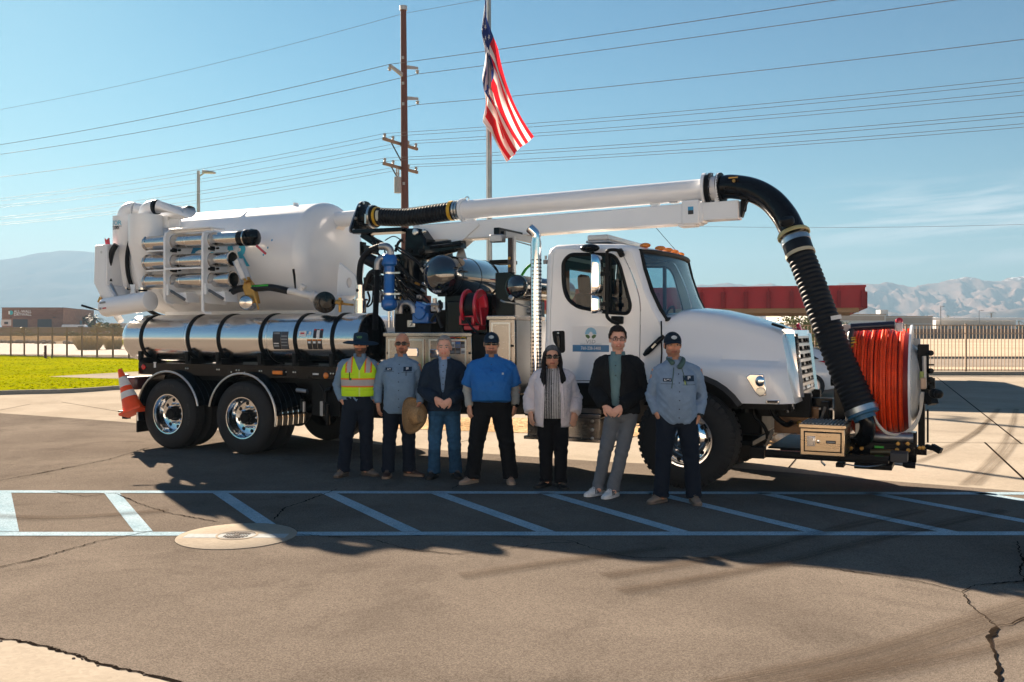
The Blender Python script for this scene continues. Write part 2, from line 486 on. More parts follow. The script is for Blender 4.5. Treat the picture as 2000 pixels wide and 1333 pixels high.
# cracks in the asphalt
def crack(pts, w, seed):
    P = jag([ground(*p) for p in pts], 0.012, 0.035, seed); mb = MB(); rr = random.Random(seed)
    vs = []
    for i, p in enumerate(P):
        d = (P[min(i + 1, len(P) - 1)] - P[max(i - 1, 0)]).normalized(); q = V(-d.y, d.x, 0)
        ww = w * (0.35 + 1.3 * abs(noise.noise(p * 3 + V(seed, 0, 0)))) / 2
        if i in (0, len(P) - 1): ww = 0.001
        vs += [(p.x - q.x * ww, p.y - q.y * ww, 0.0136), (p.x + q.x * ww, p.y + q.y * ww, 0.0136)]
    mb.add(vs, [(2 * i, 2 * i + 2, 2 * i + 3, 2 * i + 1) for i in range(len(P) - 1)])
    tag(mb.build('asphalt_crack', M_CRACK, smooth=0), kind='structure')
for i, (w, p) in enumerate([
    (.016, [(-40, 948), (100, 922), (210, 900), (290, 876)]),
    (.014, [(-40, 1118), (60, 1098), (120, 1080), (200, 1058), (310, 1038)]),
    (.012, [(100, 962), (165, 972), (225, 966), (270, 985), (330, 1005), (425, 1022)]),
    (.014, [(535, 1018), (555, 995), (600, 980), (660, 957)]),
    (.011, [(575, 1046), (735, 1058), (790, 1075), (880, 1085), (960, 1080), (1060, 1065), (1120, 1062), (1170, 1078), (1240, 1093), (1400, 1093), (1500, 1105), (1620, 1113), (1700, 1125), (1800, 1140), (1877, 1160)]),
    (.012, [(1877, 1160), (1905, 1146), (1990, 1140), (2060, 1138)]),
    (.012, [(1877, 1160), (1900, 1190), (1945, 1227)]),
    (.02, [(1945, 1227), (1975, 1222), (2030, 1195)]),
    (.03, [(1945, 1227), (1933, 1250), (1948, 1290), (1953, 1360)]),
    (.02, [(1985, 1060), (1993, 1085), (2000, 1100), (1992, 1120), (2010, 1150)]),
    (.008, [(640, 1052), (900, 1047), (1010, 1052), (1120, 1060)]),
    (.01, [(880, 958), (905, 945), (925, 930)]),
]): crack(p, w * (1.4 if w < .018 else .95), i + 11)
# control joints in the concrete yard
def joint(a, b, w=0.02):
    a, b = ground(*a), ground(*b); d = (b - a).normalized(); q = V(-d.y, d.x, 0) * w / 2
    sheet('concrete_joint', [a - q, b - q, b + q, a + q], 0.0065, M_CRACK)
joint((1923, 865), (2080, 1012), .03); joint((1480, 862), (2100, 868)); joint((1440, 795), (2100, 801)); joint((1830, 738), (1995, 868), .03)
joint((-100, 822), (60, 790), .02); joint((120, 786), (240, 806), .02); joint((1385, 898), (1420, 868), .02); joint((1540, 915), (1570, 880), .02)
joint((880, 868), (920, 860), .02); joint((1180, 884), (1245, 850), .03)

# tyre scuffs: thin worn rubber films
def scuff_mat():
    m = bpy.data.materials.new('tyre_scuff'); m.use_nodes = True
    n, l = m.node_tree.nodes, m.node_tree.links
    b = n['Principled BSDF']; b.inputs['Base Color'].default_value = (.075, .052, .036, 1); b.inputs['Roughness'].default_value = 1; b.inputs['Specular IOR Level'].default_value = 0
    tr = n.new('ShaderNodeBsdfTransparent'); mx = n.new('ShaderNodeMixShader')
    uv = n.new('ShaderNodeUVMap'); mp = n.new('ShaderNodeMapping'); mp.inputs['Scale'].default_value = (.4, 13, 1)
    nz = n.new('ShaderNodeTexNoise'); nz.inputs['Scale'].default_value = 1.0; nz.inputs['Detail'].default_value = 6
    l.new(uv.outputs[0], mp.inputs[0]); l.new(mp.outputs[0], nz.inputs['Vector'])
    sp = n.new('ShaderNodeSeparateXYZ'); l.new(uv.outputs[0], sp.inputs[0])
    e = n.new('ShaderNodeMath'); e.operation = 'PINGPONG'; e.inputs[1].default_value = .5; l.new(sp.outputs[1], e.inputs[0])
    em = n.new('ShaderNodeMapRange'); em.inputs[1].default_value = 0; em.inputs[2].default_value = .3; l.new(e.outputs[0], em.inputs[0])
    mr = n.new('ShaderNodeMapRange'); mr.inputs[1].default_value = .30; mr.inputs[2].default_value = .70; mr.inputs[4].default_value = .5
    l.new(nz.outputs[0], mr.inputs[0])
    mu = n.new('ShaderNodeMath'); mu.operation = 'MULTIPLY'; l.new(em.outputs[0], mu.inputs[0]); l.new(mr.outputs[0], mu.inputs[1])
    l.new(mu.outputs[0], mx.inputs[0]); l.new(tr.outputs[0], mx.inputs[1]); l.new(b.outputs[0], mx.inputs[2])
    l.new(mx.outputs[0], n['Material Output'].inputs[0]); return m
M_SCUFF = scuff_mat()
def scuff(pts, w, z=0.0185):
    P = smooth_path([ground(*p) for p in pts], 10); vs = []; mb = MB(); us = []; acc = 0
    for i, p in enumerate(P):
        if i: acc += (p - P[i - 1]).length
        d = (P[min(i + 1, len(P) - 1)] - P[max(i - 1, 0)]).normalized(); q = V(-d.y, d.x, 0) * w / 2
        vs += [(p.x - q.x, p.y - q.y, z), (p.x + q.x, p.y + q.y, z)]; us.append(acc)
    mb.add(vs, [(2 * i, 2 * i + 2, 2 * i + 3, 2 * i + 1) for i in range(len(P) - 1)])
    o = mb.build('tyre_scuff', M_SCUFF, smooth=0, fix=False); uvl = o.data.uv_layers.new(name='UVMap')
    for lp in o.data.loops: uvl.data[lp.index].uv = (us[lp.vertex_index // 2], lp.vertex_index % 2)
    if o.data.polygons[0].normal.z < 0: o.data.flip_normals()
    tag(o, kind='stuff')
for k, p in enumerate([[(1180, 1130), (1450, 1085), (1620, 1040), (1800, 1000)], [(1210, 1160), (1500, 1110), (1700, 1060), (1960, 1000)],
          [(1390, 1345), (1650, 1290), (1850, 1230), (2050, 1165)], [(1420, 1370), (1720, 1300), (1900, 1240), (2060, 1190)],
          [(900, 1130), (1100, 1100), (1300, 1075)], [(1600, 1340), (1850, 1290), (2050, 1240)], [(-30, 1010), (120, 1015), (330, 1000)]]):
    scuff(p, .22, .0185 + .0005 * k)
for k, p in enumerate([[(1790, 905), (1850, 880), (1900, 850), (1935, 820)], [(1880, 950), (1935, 900), (1970, 850), (1985, 800)], [(1800, 890), (1870, 865), (1915, 838), (1950, 800)],
          [(1905, 950), (1955, 900), (1985, 860)]]):
    scuff(p, .16, .0122 + .0004 * k)

# manhole: concrete collar, ring and slotted lid
mh = ground(463, 1049); tag(empty('manhole', (mh.x, mh.y, 0)), 'round concrete manhole collar with a slotted iron lid in the asphalt', 'manhole')
mh_o = bpy.data.objects['manhole']
mb = MB(); mb.lathe((0, 0, 0), (0, 0, 1), [(0.0, .512), (.0125, .51), (.0145, .505), (.0145, .175)], 64); mb.build('collar', M_CONC, mh_o)
M_IRON = mat('cast_iron', (.075, .065, .058), .8, 0, scale=25, bump=.3, spec=.1)
mb = MB(); mb.lathe((0, 0, 0), (0, 0, 1), [(.012, .18), (.018, .18), (.018, .160), (.012, .158)], 48); mb.build('ring', M_CONC, mh_o)
mb = MB(); mb.lathe((0, 0, 0), (0, 0, 1), [(.016, .155), (.016, 0.001)], 48); lid = mb.build('lid', M_IRON, mh_o)
mb = MB()
for i in range(-5, 6):
    y = i * .024; w = sqrt(max(0, .115 ** 2 - y * y))
    if w > .03:
        for a, b in ((-w, -.02), (.02, w)): mb.box((y - .006, a, .017), (y + .006, b, .021))
mb.box((-.02, -.018, .017), (.02, .018, .023))
mb.build('lid_rib', M_IRON, lid)
mb = MB(); mb.add([(.51 * cos(a) * .999, .51 * sin(a) * .999 * 1, .0102) for a in [2 * pi * i / 48 for i in range(48)]] + [((.513 + .022 * max(0, sin(a) + .2) * abs(noise.noise(V(a * 5, 0, 0)))) * cos(a), (.513 + .022 * max(0, sin(a) + .2) * abs(noise.noise(V(a * 5, 0, 0)))) * sin(a), .0125) for a in [2 * pi * i / 48 for i in range(48)]],
   [(i, (i + 1) % 48, 48 + (i + 1) % 48, 48 + i) for i in range(48)])
mb.build('collar_gap', M_CRACK, mh_o)
# bay paint carried over the collar (thin worn film)
M_PAINT_THIN = mat('worn_paint', (.36, .38, .38), .95, scale=30, var=.15, spec=0)
mb = MB(); mb.box((-.44, -.10, .0146), (.44, .05, .0162)); mb.build('paint_band', M_PAINT_THIN, mh_o)

# ------------------------------------------------------------------ lawn, path, kerb
def cloth_mat(name, c):
    m = bpy.data.materials.new(name); m.use_nodes = True; n, l = m.node_tree.nodes, m.node_tree.links
    b = n['Principled BSDF']; b.inputs['Base Color'].default_value = c + (1,); b.inputs['Roughness'].default_value = .7
    ts = n.new('ShaderNodeBsdfTranslucent'); ts.inputs[0].default_value = c + (1,); mx = n.new('ShaderNodeMixShader'); mx.inputs[0].default_value = .45
    l.new(b.outputs[0], mx.inputs[1]); l.new(ts.outputs[0], mx.inputs[2]); l.new(mx.outputs[0], n['Material Output'].inputs[0]); return m
lawn_px = [(-900, 800), (-300, 782), (0, 771), (120, 768), (200, 763), (260, 757), (330, 742), (400, 722)]
lawn_edge = [ground(*p) for p in lawn_px]
lawn_poly = lawn_edge + [V(-13, 50, 0), V(-25, 56.7, 0), V(-36, 63, 0), V(-60, 68, 0)]
mb = MB(); n_ = len(lawn_poly)
mb.add([(p.x, p.y, .10) for p in lawn_poly], [tuple(range(n_))])
o = mb.build('lawn', M_TURF, smooth=0); tag(o, kind='structure')
if o.data.polygons[0].normal.z < 0: o.data.flip_normals()
mb = MB(); ke = smooth_path(lawn_edge, 5); vs = []
for i, p in enumerate(ke):
    d = (ke[min(i + 1, len(ke) - 1)] - ke[max(i - 1, 0)]).normalized(); q = V(d.y, -d.x, 0)
    if q.y > 0: q = -q
    vs += [p + q * .18, p + q * .17 + V(0, 0, .09), p + q * .14 + V(0, 0, .115), p + V(0, 0, .115), p - q * .02]
mb.add(vs, [(5 * i + j, 5 * i + 5 + j, 5 * i + 6 + j, 5 * i + 1 + j) for i in range(len(ke) - 1) for j in range(4)])
tag(mb.build('kerb', M_KERB), kind='structure')
sheet('path', [ground(*p, .104) for p in [(95, 736), (180, 731), (290, 725), (420, 719), (420, 737), (290, 741), (190, 739)]], .106, M_CONC)
def point_in(p, poly):
    c = False; j = len(poly) - 1
    for i in range(len(poly)):
        a, b = poly[i], poly[j]
        if (a.y > p.y) != (b.y > p.y) and p.x < (b.x - a.x) * (p.y - a.y) / (b.y - a.y) + a.x: c = not c
        j = i
    return c
path_poly = [ground(*p, .104) for p in [(95, 736), (180, 731), (290, 725), (420, 719), (420, 737), (290, 741), (190, 739)]]
M_BLADE = mat('grass_blade', (.21, .225, .0008), .95, var=.2, scale=2.0, spec=.0)
mb = MB(); rr = random.Random(4)
for _ in range(9000):
    y = 22 + (62 - 22) * rr.random() ** 1.4; x = rr.uniform(-.62, -.28) * y
    p = V(x, y, .1)
    if not point_in(p, lawn_poly) or point_in(p, path_poly): continue
    h = rr.uniform(.006, .016); a = rr.uniform(0, pi); w = rr.uniform(.03, .06)
    dx, dy = cos(a) * w, sin(a) * w; lx, ly = rr.uniform(-.03, .03), rr.uniform(-.03, .03)
    b0 = len(mb.v); mb.v += [(x - dx, y - dy, .1), (x + dx, y + dy, .1), (x + lx, y + ly, .1 + h)]; mb.f.append((b0, b0 + 1, b0 + 2)); mb.m.append(0)
tag(mb.build('grass', M_BLADE, smooth=0, fix=False), kind='stuff')

# ------------------------------------------------------------------ fences
M_FENCE = mat('fence_paint', (.30, .215, .15), .5, .2, scale=4)
def fence(name, A, B, n_panel, n_picket, h, label, top2=.22):
    A, B = V(A), V(B); L = (B - A).length; d = (B - A) / L; rz = atan2(d.y, d.x)
    f = tag(empty(name, A, rz), label, 'fence')
    pw = L / n_panel
    mb = MB(); mb.box((-.035, -.035, 0), (.035, .035, h + .04)); mb.box((-.045, -.045, h + .04), (.045, .045, h + .055))
    post = mb.build('post', M_FENCE, f)
    for i in range(1, n_panel + 1): copy_part(post, f, (i * pw, 0, 0))
    mb = MB(); mb.box((.036, -.018, -.02), (pw - .036, .018, .02)); rail = mb.build('rail', M_FENCE, f)
    rail.location = (0, 0, h)
    for i in range(n_panel):
        for z in ([h] if i else []) + [h - h * top2, .12]: copy_part(rail, f, (i * pw, 0, z))
    mb = MB(); mb.box((-.012, -.0125, .08), (.012, .0125, h - .021)); pk = mb.build('picket', M_FENCE, f, smooth=0)
    k = 0
    for i in range(n_panel):
        for j in range(1, n_picket + 1):
            x = i * pw + pw * j / (n_picket + 1)
            if k == 0: pk.location = (x, 0, 0)
            else: copy_part(pk, f, (x, 0, 0))
            k += 1
fence('metal_fence', (-37.5, 64.0, 0), (-15.5, 51.6, 0), 17, 14, 1.93, 'tan metal picket fence behind the bright green lawn', .2)
fence('metal_fence', (6.7, 39.2, 0), (24.0, 38.5, 0), 7, 16, 2.0, 'tan metal picket fence behind the red hose reel', .17)
# kerb under the right fence, street and verge beyond
mb = MB(); mb.box((4, 36.6, 0), (40, 37.0, .14)); mb.build('kerb', M_KERB, bevel=.02); tag(bpy.data.objects['kerb.001'], kind='structure')
sheet('pavement', [(4, 37.0), (40, 37.0), (40, 41.5), (4, 41.5)], .02, M_CONC)
sheet('road', [(-14, 47), (60, 43), (120, 43), (120, 56), (60, 56), (-10, 62)], .012, M_ROAD)
mb = MB(); mb.box((-12, 57.5, 0), (90, 57.9, .15)); tag(mb.build('kerb', M_KERB), kind='structure')
sheet('road', [(-110, 100), (-60, 74), (-14, 62), (-14, 92), (-60, 120), (-140, 170)], .012, mat('pale_road', (.46, .39, .33), .9, scale=.3, var=.06))
sheet('pavement', [(-80, 76), (-14, 55), (-14, 60), (-80, 84)], .018, M_CONC)
M_DRY = mat('dry_grass', (.30, .24, .09), .9, var=.3, scale=2)
M_GREEN = mat('shrub_leaf', (.085, .12, .02), .7, var=.45, scale=4)
M_OLIVE = mat('olive_leaf', (.16, .17, .05), .7, var=.4, scale=1.5)
M_DARKLEAF = mat('dark_leaf', (.035, .055, .018), .7, var=.4, scale=2)
M_BARK = mat('bark', (.14, .09, .055), .9, bump=.5, scale=8)
M_PALM = mat('palm_leaf', (.06, .085, .03), .6, var=.35, scale=2)

def crown(mb, c, r, n, leaf, seed, fill=.45):
    rr = random.Random(seed); c = V(c)
    clumps = []
    for k in range(max(6, n // 45)):
        while True:
            p = V(rr.uniform(-1, 1), rr.uniform(-1, 1), rr.uniform(-1, 1))
            if fill < p.length < 1: break
        clumps.append(V(p.x * r[0], p.y * r[1], p.z * r[2]))
    for k in range(n):
        b = clumps[rr.randrange(len(clumps))]
        p = c + b + V(rr.gauss(0, 1) * r[0], rr.gauss(0, 1) * r[1], rr.gauss(0, 1) * r[2]) * .2
        if p.z < .03: p.z = .03 + rr.random() * .1
        a = V(rr.gauss(0, 1), rr.gauss(0, 1), rr.gauss(0, 1)).normalized(); x, y = frame(a); s = leaf * rr.uniform(.6, 1.4)
        mb.add([p - x * s, p + y * s * .5, p + x * s, p - y * s * .5], [(0, 1, 2, 3)])
def bush(name, x, y, r, n, leaf, m, label, seed, cat='bush', group=None):
    e = tag(empty(name, (x, y, 0)), label, cat, group)
    mb = MB(); crown(mb, (0, 0, r[2] * .9), r, n, leaf, seed); mb.build('crown', m, e, smooth=0, fix=False)
    mb = MB()
    rr = random.Random(seed)
    for k in range(5):
        a = rr.uniform(0, 2 * pi); mb.cyl((cos(a) * .05, sin(a) * .05, 0), (cos(a) * r[0] * .5, sin(a) * r[1] * .5, r[2]), .025, .012, 6)
    mb.build('stem', M_BARK, e)
def bunch_grass(x, y, r, h, label, seed):
    e = tag(empty('bunch_grass', (x, y, 0)), label, 'grass clump'); rr = random.Random(seed); mb = MB()
    for k in range(900):
        a = rr.uniform(0, 2 * pi); q = rr.random() ** .5 * r; bx, by = cos(a) * q * .7, sin(a) * q * .7
        hh = h * rr.uniform(.6, 1.05); lx, ly = cos(a) * q * .55, sin(a) * q * .55
        w = .02; t = rr.uniform(0, pi)
        mb.add([(bx - w * cos(t), by - w * sin(t), 0), (bx + w * cos(t), by + w * sin(t), 0), (bx + lx, by + ly, hh)], [(0, 1, 2)])
    mb.build('blade', mat('straw_grass', (.42, .34, .18), .9, var=.3, scale=3), e, smooth=0, fix=False)
bunch_grass(-38.6, 84, 1.3, 1.5, 'pale dry bunch grass beyond the left fence next to the tank', 3)
bunch_grass(-37.2, 86, .9, 1.2, 'smaller dry bunch grass half hidden by the steel tank', 5)
bush('desert_shrub', -74, 168, (3.2, 2, 1.5), 700, .35, M_DRY, 'widest yellow desert shrub in front of the block wall', 21)
bush('desert_shrub', -91.5, 172, (2.0, 1.6, 1.1), 400, .3, M_DRY, 'small olive desert shrub near the middle of the block wall', 22)
bush('desert_shrub', -81, 170, (1.4, 1.2, .9), 300, .3, M_OLIVE, 'low shrub between two yellow shrubs by the block wall', 23)
bush('roadside_bush', 21.3, 58.9, (.75, .6, .42), 700, .09, M_GREEN, 'small green bush on the sand past the right fence', 24)
# gravel berm and block wall on the left
mb = MB()
g = []
for i in range(41):
    x = -150 + 3.2 * i; yy = 148 + 14 * noise.noise(V(x * .05, 0, 0)) - (x + 86) * .45
    for j in range(7): g.append((x, yy + j * 2.2, (.0, .5, .75, .8, .7, .5, 0)[j] * (1 + .35 * noise.noise(V(x * .3, j, 0)))))
mb.add(g, [(7 * i + j, 7 * i + 7 + j, 7 * i + 8 + j, 7 * i + 1 + j) for i in range(40) for j in range(6)])
tag(mb.build('gravel_berm', M_GRAVEL), kind='structure')
mb = MB(); rr = random.Random(9)
for k in range(420):
    x = rr.uniform(-150, -26); yy = 132 + 8 * noise.noise(V(x * .08, 0, 0)) - (x + 86) * .42 + rr.uniform(-2, 2); s_ = rr.uniform(.2, .5)
    mb.sphere((x, yy, s_ * .4), s_, s_ * .8, s_ * .7, 6, 4)
tag(mb.build('rubble_bank', mat('grey_rock', (.17, .16, .15), .9, var=.4, scale=1), smooth=0), kind='stuff')

def brick_mat(name, c1, c2, mortar, sx, sy):
    m = bpy.data.materials.new(name); m.use_nodes = True; n, l = m.node_tree.nodes, m.node_tree.links
    b = n['Principled BSDF']; b.inputs['Roughness'].default_value = .9
    t = n.new('ShaderNodeTexCoord'); s = n.new('ShaderNodeSeparateXYZ'); l.new(t.outputs['Object'], s.inputs[0])
    cb = n.new('ShaderNodeCombineXYZ'); ad = n.new('ShaderNodeMath'); ad.operation = 'ADD'
    l.new(s.outputs[0], ad.inputs[0]); l.new(s.outputs[1], ad.inputs[1]); l.new(ad.outputs[0], cb.inputs[0]); l.new(s.outputs[2], cb.inputs[1])
    bt = n.new('ShaderNodeTexBrick'); bt.inputs['Color1'].default_value = c1 + (1,); bt.inputs['Color2'].default_value = c2 + (1,)
    bt.inputs['Mortar'].default_value = mortar + (1,); bt.inputs['Scale'].default_value = 1; bt.inputs['Brick Width'].default_value = sx
    bt.inputs['Row Height'].default_value = sy; bt.inputs['Mortar Size'].default_value = .012
    l.new(cb.outputs[0], bt.inputs['Vector']); l.new(bt.outputs['Color'], b.inputs['Base Color']); MATS[name] = m; return m
M_BRICK = brick_mat('tan_block', (.24, .125, .08), (.29, .16, .10), (.22, .15, .11), .8, .4)
M_BLOCK = brick_mat('pink_block', (.36, .235, .175), (.40, .27, .20), (.30, .2, .15), .4, .2)
M_DKGREY = mat('dark_grey_metal', (.045, .05, .055), .5, .1)
M_WHITEW = mat('white_render', (.62, .60, .56), .9, scale=.5, var=.06)
M_TANW = mat('tan_render', (.42, .33, .25), .9, scale=.5, var=.08)

def wall_thing(name, A, B, h, t, m, label, cat='wall', cap=True):
    A, B = V(A), V(B); d = (B - A); e = tag(empty(name, A, atan2(d.y, d.x)), label, cat); L = d.length
    mb = MB(); mb.box((0, 0, 0), (L, t, h)); mb.build('block_face', m, e)
    if cap:
        mb = MB(); mb.box((-.05, -.05, h + .002), (L + .05, t + .05, h + .14)); mb.build('cap', m, e)
wall_thing('block_wall', (-112, 190, 0), (-79.5, 180, 0), 2.25, .25, M_BLOCK, 'long low pinkish block wall in front of the brick warehouse')
wall_thing('block_wall', (-150, 192, 0), (-112.3, 190.2, 0), 2.25, .25, mat('brown_block', (.27, .17, .12), .9), 'darker brown block wall continuing at the left picture edge')
wall_thing('boundary_wall', (-110, 235, 0), (-70, 235, 0), 3.4, .3, M_WHITEW, 'long white boundary wall behind the two palms')

# brick warehouse
wh = tag(empty('warehouse', (-97.4, 200, 0), 0), 'flat roofed brown brick warehouse with two dark garage doors', 'building')
H_ = 6.55
fx0 = -13.3
mb = MB()
side = V(-7.5 + 0.0, 24, 0)   # direction of the right-hand wall, running away
poly = [V(fx0, 0, 0), V(0, 0, 0), V(-6.5, 29, 0), V(-24, 29, 0)]
mb.prism(poly, (0, 0, H_)); mb.build('wall', M_BRICK, wh)
mb = MB(); mb.prism([p + V((p.x > -3) * .08 - (p.x < -10) * .08, -.08 if p.y < 1 else .08, H_ + .003) for p in poly], (0, 0, .14)); mb.build('roof_trim', mat('brown_trim', (.16, .09, .06), .7), wh)
mb = MB(); mb.box((fx0 + .02, -.03, 4.3), (-.02, -.012, 6.2)); mb.build('upper_band', brick_mat('brown_block2', (.20, .10, .06), (.24, .125, .08), (.2, .13, .1), .8, .4), wh)
for k, (a, b) in enumerate(((-10.9, -7.7), (-5.55, -2.5))):
    mb = MB(); mb.box((a, -.06, 0), (b, -.02, 4.15)); d_ = mb.build('garage_door', M_DKGREY, wh)
    mb = MB()
    for j in range(5): mb.box((a + .05, -.075, .1 + j * .82), (b - .05, -.062, .1 + j * .82 + .74))
    mb.build('door_panel', M_DKGREY, d_)
q = V(-6.5, 29, 0).normalized(); nrm = V(q.y, -q.x, 0)
mb = MB(); mb.prism([q * 15 + nrm * .02, q * 17.2 + nrm * .02, q * 17.2 + nrm * .08, q * 15 + nrm * .08], (0, 0, 4.0)); mb.build('door', mat('blue_door', (.10, .16, .19), .6), wh)
for k, z in enumerate((4.45,)):
    for x in (-11.4, -2.0):
        mb = MB(); mb.box((x, -.35, z), (x + .3, -.03, z + .15)); mb.build('wall_lamp', M_DKGREY, wh)
sg = MB(); sg.text('ALL-WALL', .82, lambda x, y: V(-8.75 + x, -.09, 5.55 + y), bold=.012); sg.text('DRYWALL', .82, lambda x, y: V(-8.75 + x, -.09, 4.9 + y), bold=.012)
so = sg.build('sign_lettering', mat('sign_white', (.8, .8, .78), .5), wh, smooth=0)
mb = MB(); hx = [(cos(pi / 6 + k * pi / 3) * .52, sin(pi / 6 + k * pi / 3) * .52) for k in range(6)]
mb.prism([V(-11.3 + a * .95, -.035, 5.55 + b) for a, b in hx], (0, -.06, 0)); mb.build('sign_logo', mat('sign_teal', (.05, .42, .46), .5), wh)
mb = MB(); mb.box((-11.82, -.12, 5.2), (-11.5, -.097, 5.9)); mb.build('sign_logo', mat('sign_white', (.8, .8, .78), .5), wh)
# basketball hoop, white van roof behind the wall
bk = tag(empty('basketball_hoop', (-95.3 - 9.8, 187.5 + 4, 0)), 'white basketball backboard standing in front of the warehouse door', 'basketball hoop')
mb = MB(); mb.beam((-1.0, 0, 2.75), (1.0, 0, 2.75), .06, .12); mb.beam((-1, 0, 3.9), (1, 0, 3.9), .06, .12); mb.beam((-.97, 0, 2.8), (-.97, 0, 3.85), .06, .12, (1, 0, 0)); mb.beam((.97, 0, 2.8), (.97, 0, 3.85), .06, .12, (1, 0, 0))
mb.box((-.93, -.01, 2.8), (.93, .01, 3.85)); mb.build('backboard', mat('pale_grey', (.5, .5, .5), .5), bk)
mb = MB(); mb.box((-.4, -.05, 3.0), (.4, -.02, 3.5)); mb.build('target_square', M_DKGREY, bk)
mb = MB(); mb.tube([(cos(a) * .28, -.38 + sin(a) * .28, 2.95) for a in [2 * pi * k / 16 for k in range(16)]], .03, 6, closed=True); mb.build('rim', mat('rim_orange', (.5, .1, .03), .5), bk)
mb = MB(); mb.cyl((0, .6, 0), (0, .6, 2.9), .08, .06, 8); mb.cyl((0, .6, 2.9), (0, .06, 3.3), .05, .05, 8); mb.build('pole', M_DKGREY, bk)
vn = tag(empty('parked_van', (-93.2, 196.5, 0), radians(8)), 'white parked van with only its roof showing above the block wall', 'van')
mb = MB(); pr = round_poly([(-2.6, .4), (-2.6, 2.0), (-2.3, 2.98), (2.2, 2.9), (2.75, 1.9), (3.3, 1.6), (3.3, .4)], .25)
mb.prism([V(a, -.9, b) for a, b in pr], (0, 1.8, 0)); mb.build('body', mat('van_white', (.75, .75, .74), .35), vn, bevel=.1)
mb = MB(); mb.prism([V(2.0, -.93, 2.6), V(2.45, -.93, 1.9), V(.9, -.93, 1.9), V(.9, -.93, 2.6)], (0, 1.86, 0)); mb.build('window', M_DKGREY, vn)
for x in (-1.7, 2.1):
    mb = MB(); mb.lathe((x, -.92, .36), (0, 1, 0), [(0, .1), (0, .36), (.22, .36), (.22, .1)], 16); mb.build('wheel', mat('rubber_plain', (.015, .015, .015), .8), vn)

def palm(x, y, h, r, label, seed, n=26, group=None, simple=False):
    e = tag(empty('palm_tree', (x, y, 0)), label, 'palm tree', group); rr = random.Random(seed)
    mb = MB(); mb.tube([(0, 0, 0), (.05, 0, h * .5), (0, .03, h)], [r * .11, r * .085, r * .1], 8); mb.build('trunk', M_BARK, e)
    mb = MB()
    for k in range(n):
        a = rr.uniform(0, 2 * pi); el = rr.uniform(-.5, 1.25); L = r * rr.uniform(.85, 1.1)
        pts = [];
        for t in range(6):
            s = t / 5; pts.append(V(cos(a) * L * s * cos(el) , sin(a) * L * s * cos(el), h + L * (s * sin(el) - .55 * s * s)))
        for i in range(5):
            d = (pts[i + 1] - pts[i]); q = d.cross(V(0, 0, 1)).normalized() if d.cross(V(0, 0, 1)).length > 1e-4 else V(1, 0, 0)
            for u in ((.0, .5) if not simple else (0,)):
                p = pts[i] + d * u; w = L * .2 * (1 - .5 * (i + u) / 5)
                for sg_ in (-1, 1):
                    mb.add([p, p + d * .35, p + d * .75 + q * sg_ * w - V(0, 0, w * .45)], [(0, 1, 2)])
    mb.build('frond', M_PALM, e, smooth=0, fix=False)
palm(-101.3, 218, 4.3, 2.4, 'nearer green palm beside the warehouse end, left of two', 31)
palm(-96.9, 214, 4.5, 2.6, 'fuller palm right of two by the white wall', 32)
bush('tree_hedge', -101, 226, (4, 2, 1.6), 400, .5, M_OLIVE, 'yellow green hedge between the two palms', 33, 'hedge')
# red bollard and thin stake at the lawn edge
bo = tag(empty('bollard', (ground(90, 703).x, 55.8, 0)), 'dark red steel bollard at the far edge of the lawn', 'bollard')
M_MAROON = mat('maroon_paint', (.09, .012, .02), .45)
mb = MB(); mb.cyl((0, 0, 0), (0, 0, .84), .075, n=12); mb.sphere((0, 0, .84), .075, .075, .05, 12, 6); mb.build('post', M_MAROON, bo)
mb = MB(); mb.cyl((-.1, 0, .38), (-.09, 0, .48), .03, n=8); mb.build('fitting', M_MAROON, bo)
stk = tag(empty('marker_post', (ground(95, 704).x, 55.3, 0)), 'short thin dark post right next to the red bollard', 'post')
mb = MB(); mb.cyl((0, 0, 0), (0, 0, .66), .035, n=10); mb.build('stake', M_DKGREY, stk)
mb = MB(); mb.sphere((0, 0, .66), .045, .045, .03, 10, 6); mb.build('cap', M_DKGREY, stk)

# ------------------------------------------------------------------ right background: carport, car, buildings
M_RED = mat('red_fascia', (.36, .022, .03), .55, scale=2, var=.15)
M_REDD = mat('red_rib', (.22, .012, .018), .6)
M_TANM = mat('tan_steel', (.36, .25, .16), .6, scale=2)
cpx, cpy = 9.45, 24.8
cp = tag(empty('carport', (cpx, cpy, 0), atan2(.31, -.95)), 'open carport with a deep red ribbed fascia on tan posts', 'carport')
# local: +x to the left along the front, +y? computed so that depth runs away from the viewer
DEP = -13.0   # local y (pointing to the camera side is +)
TOPZ, BOTZ = 2.96, 2.40
LN = 9.2
mb = MB(); mb.box((0.06, -.06, BOTZ + .1), (LN - .06, DEP + .06, TOPZ - .05)); mb.build('roof', M_TANM, cp)
def fascia(a, b, nn, off):
    a, b = V(a), V(b); d = (b - a) / nn; ln = d.normalized()
    for i in range(nn):
        mb = MB(); p, q = a + d * i + ln * .004, a + d * (i + 1) - ln * .004
        mb.prism([p, q, q + off * .05, p + off * .05], (0, 0, TOPZ - BOTZ)); mb.build('fascia_panel', M_RED, cp)
        mb = MB(); c = a + d * i
        mb.prism([c - ln * .05 + off * .051, c + ln * .05 + off * .051, c + ln * .05 + off * .14, c - ln * .05 + off * .14], (0, 0, TOPZ - BOTZ - .1)); mb.build('fascia_rib', M_REDD, cp)
fascia((0, 0, BOTZ), (LN, 0, BOTZ), 15, V(0, 1, 0)); fascia((0, DEP, BOTZ), (0, 0, BOTZ), 20, V(-1, 0, 0))
mb = MB(); mb.box((-.07, .095, TOPZ), (LN, DEP, TOPZ + .05)); mb.build('roof_cap', M_RED, cp)
mb = MB()
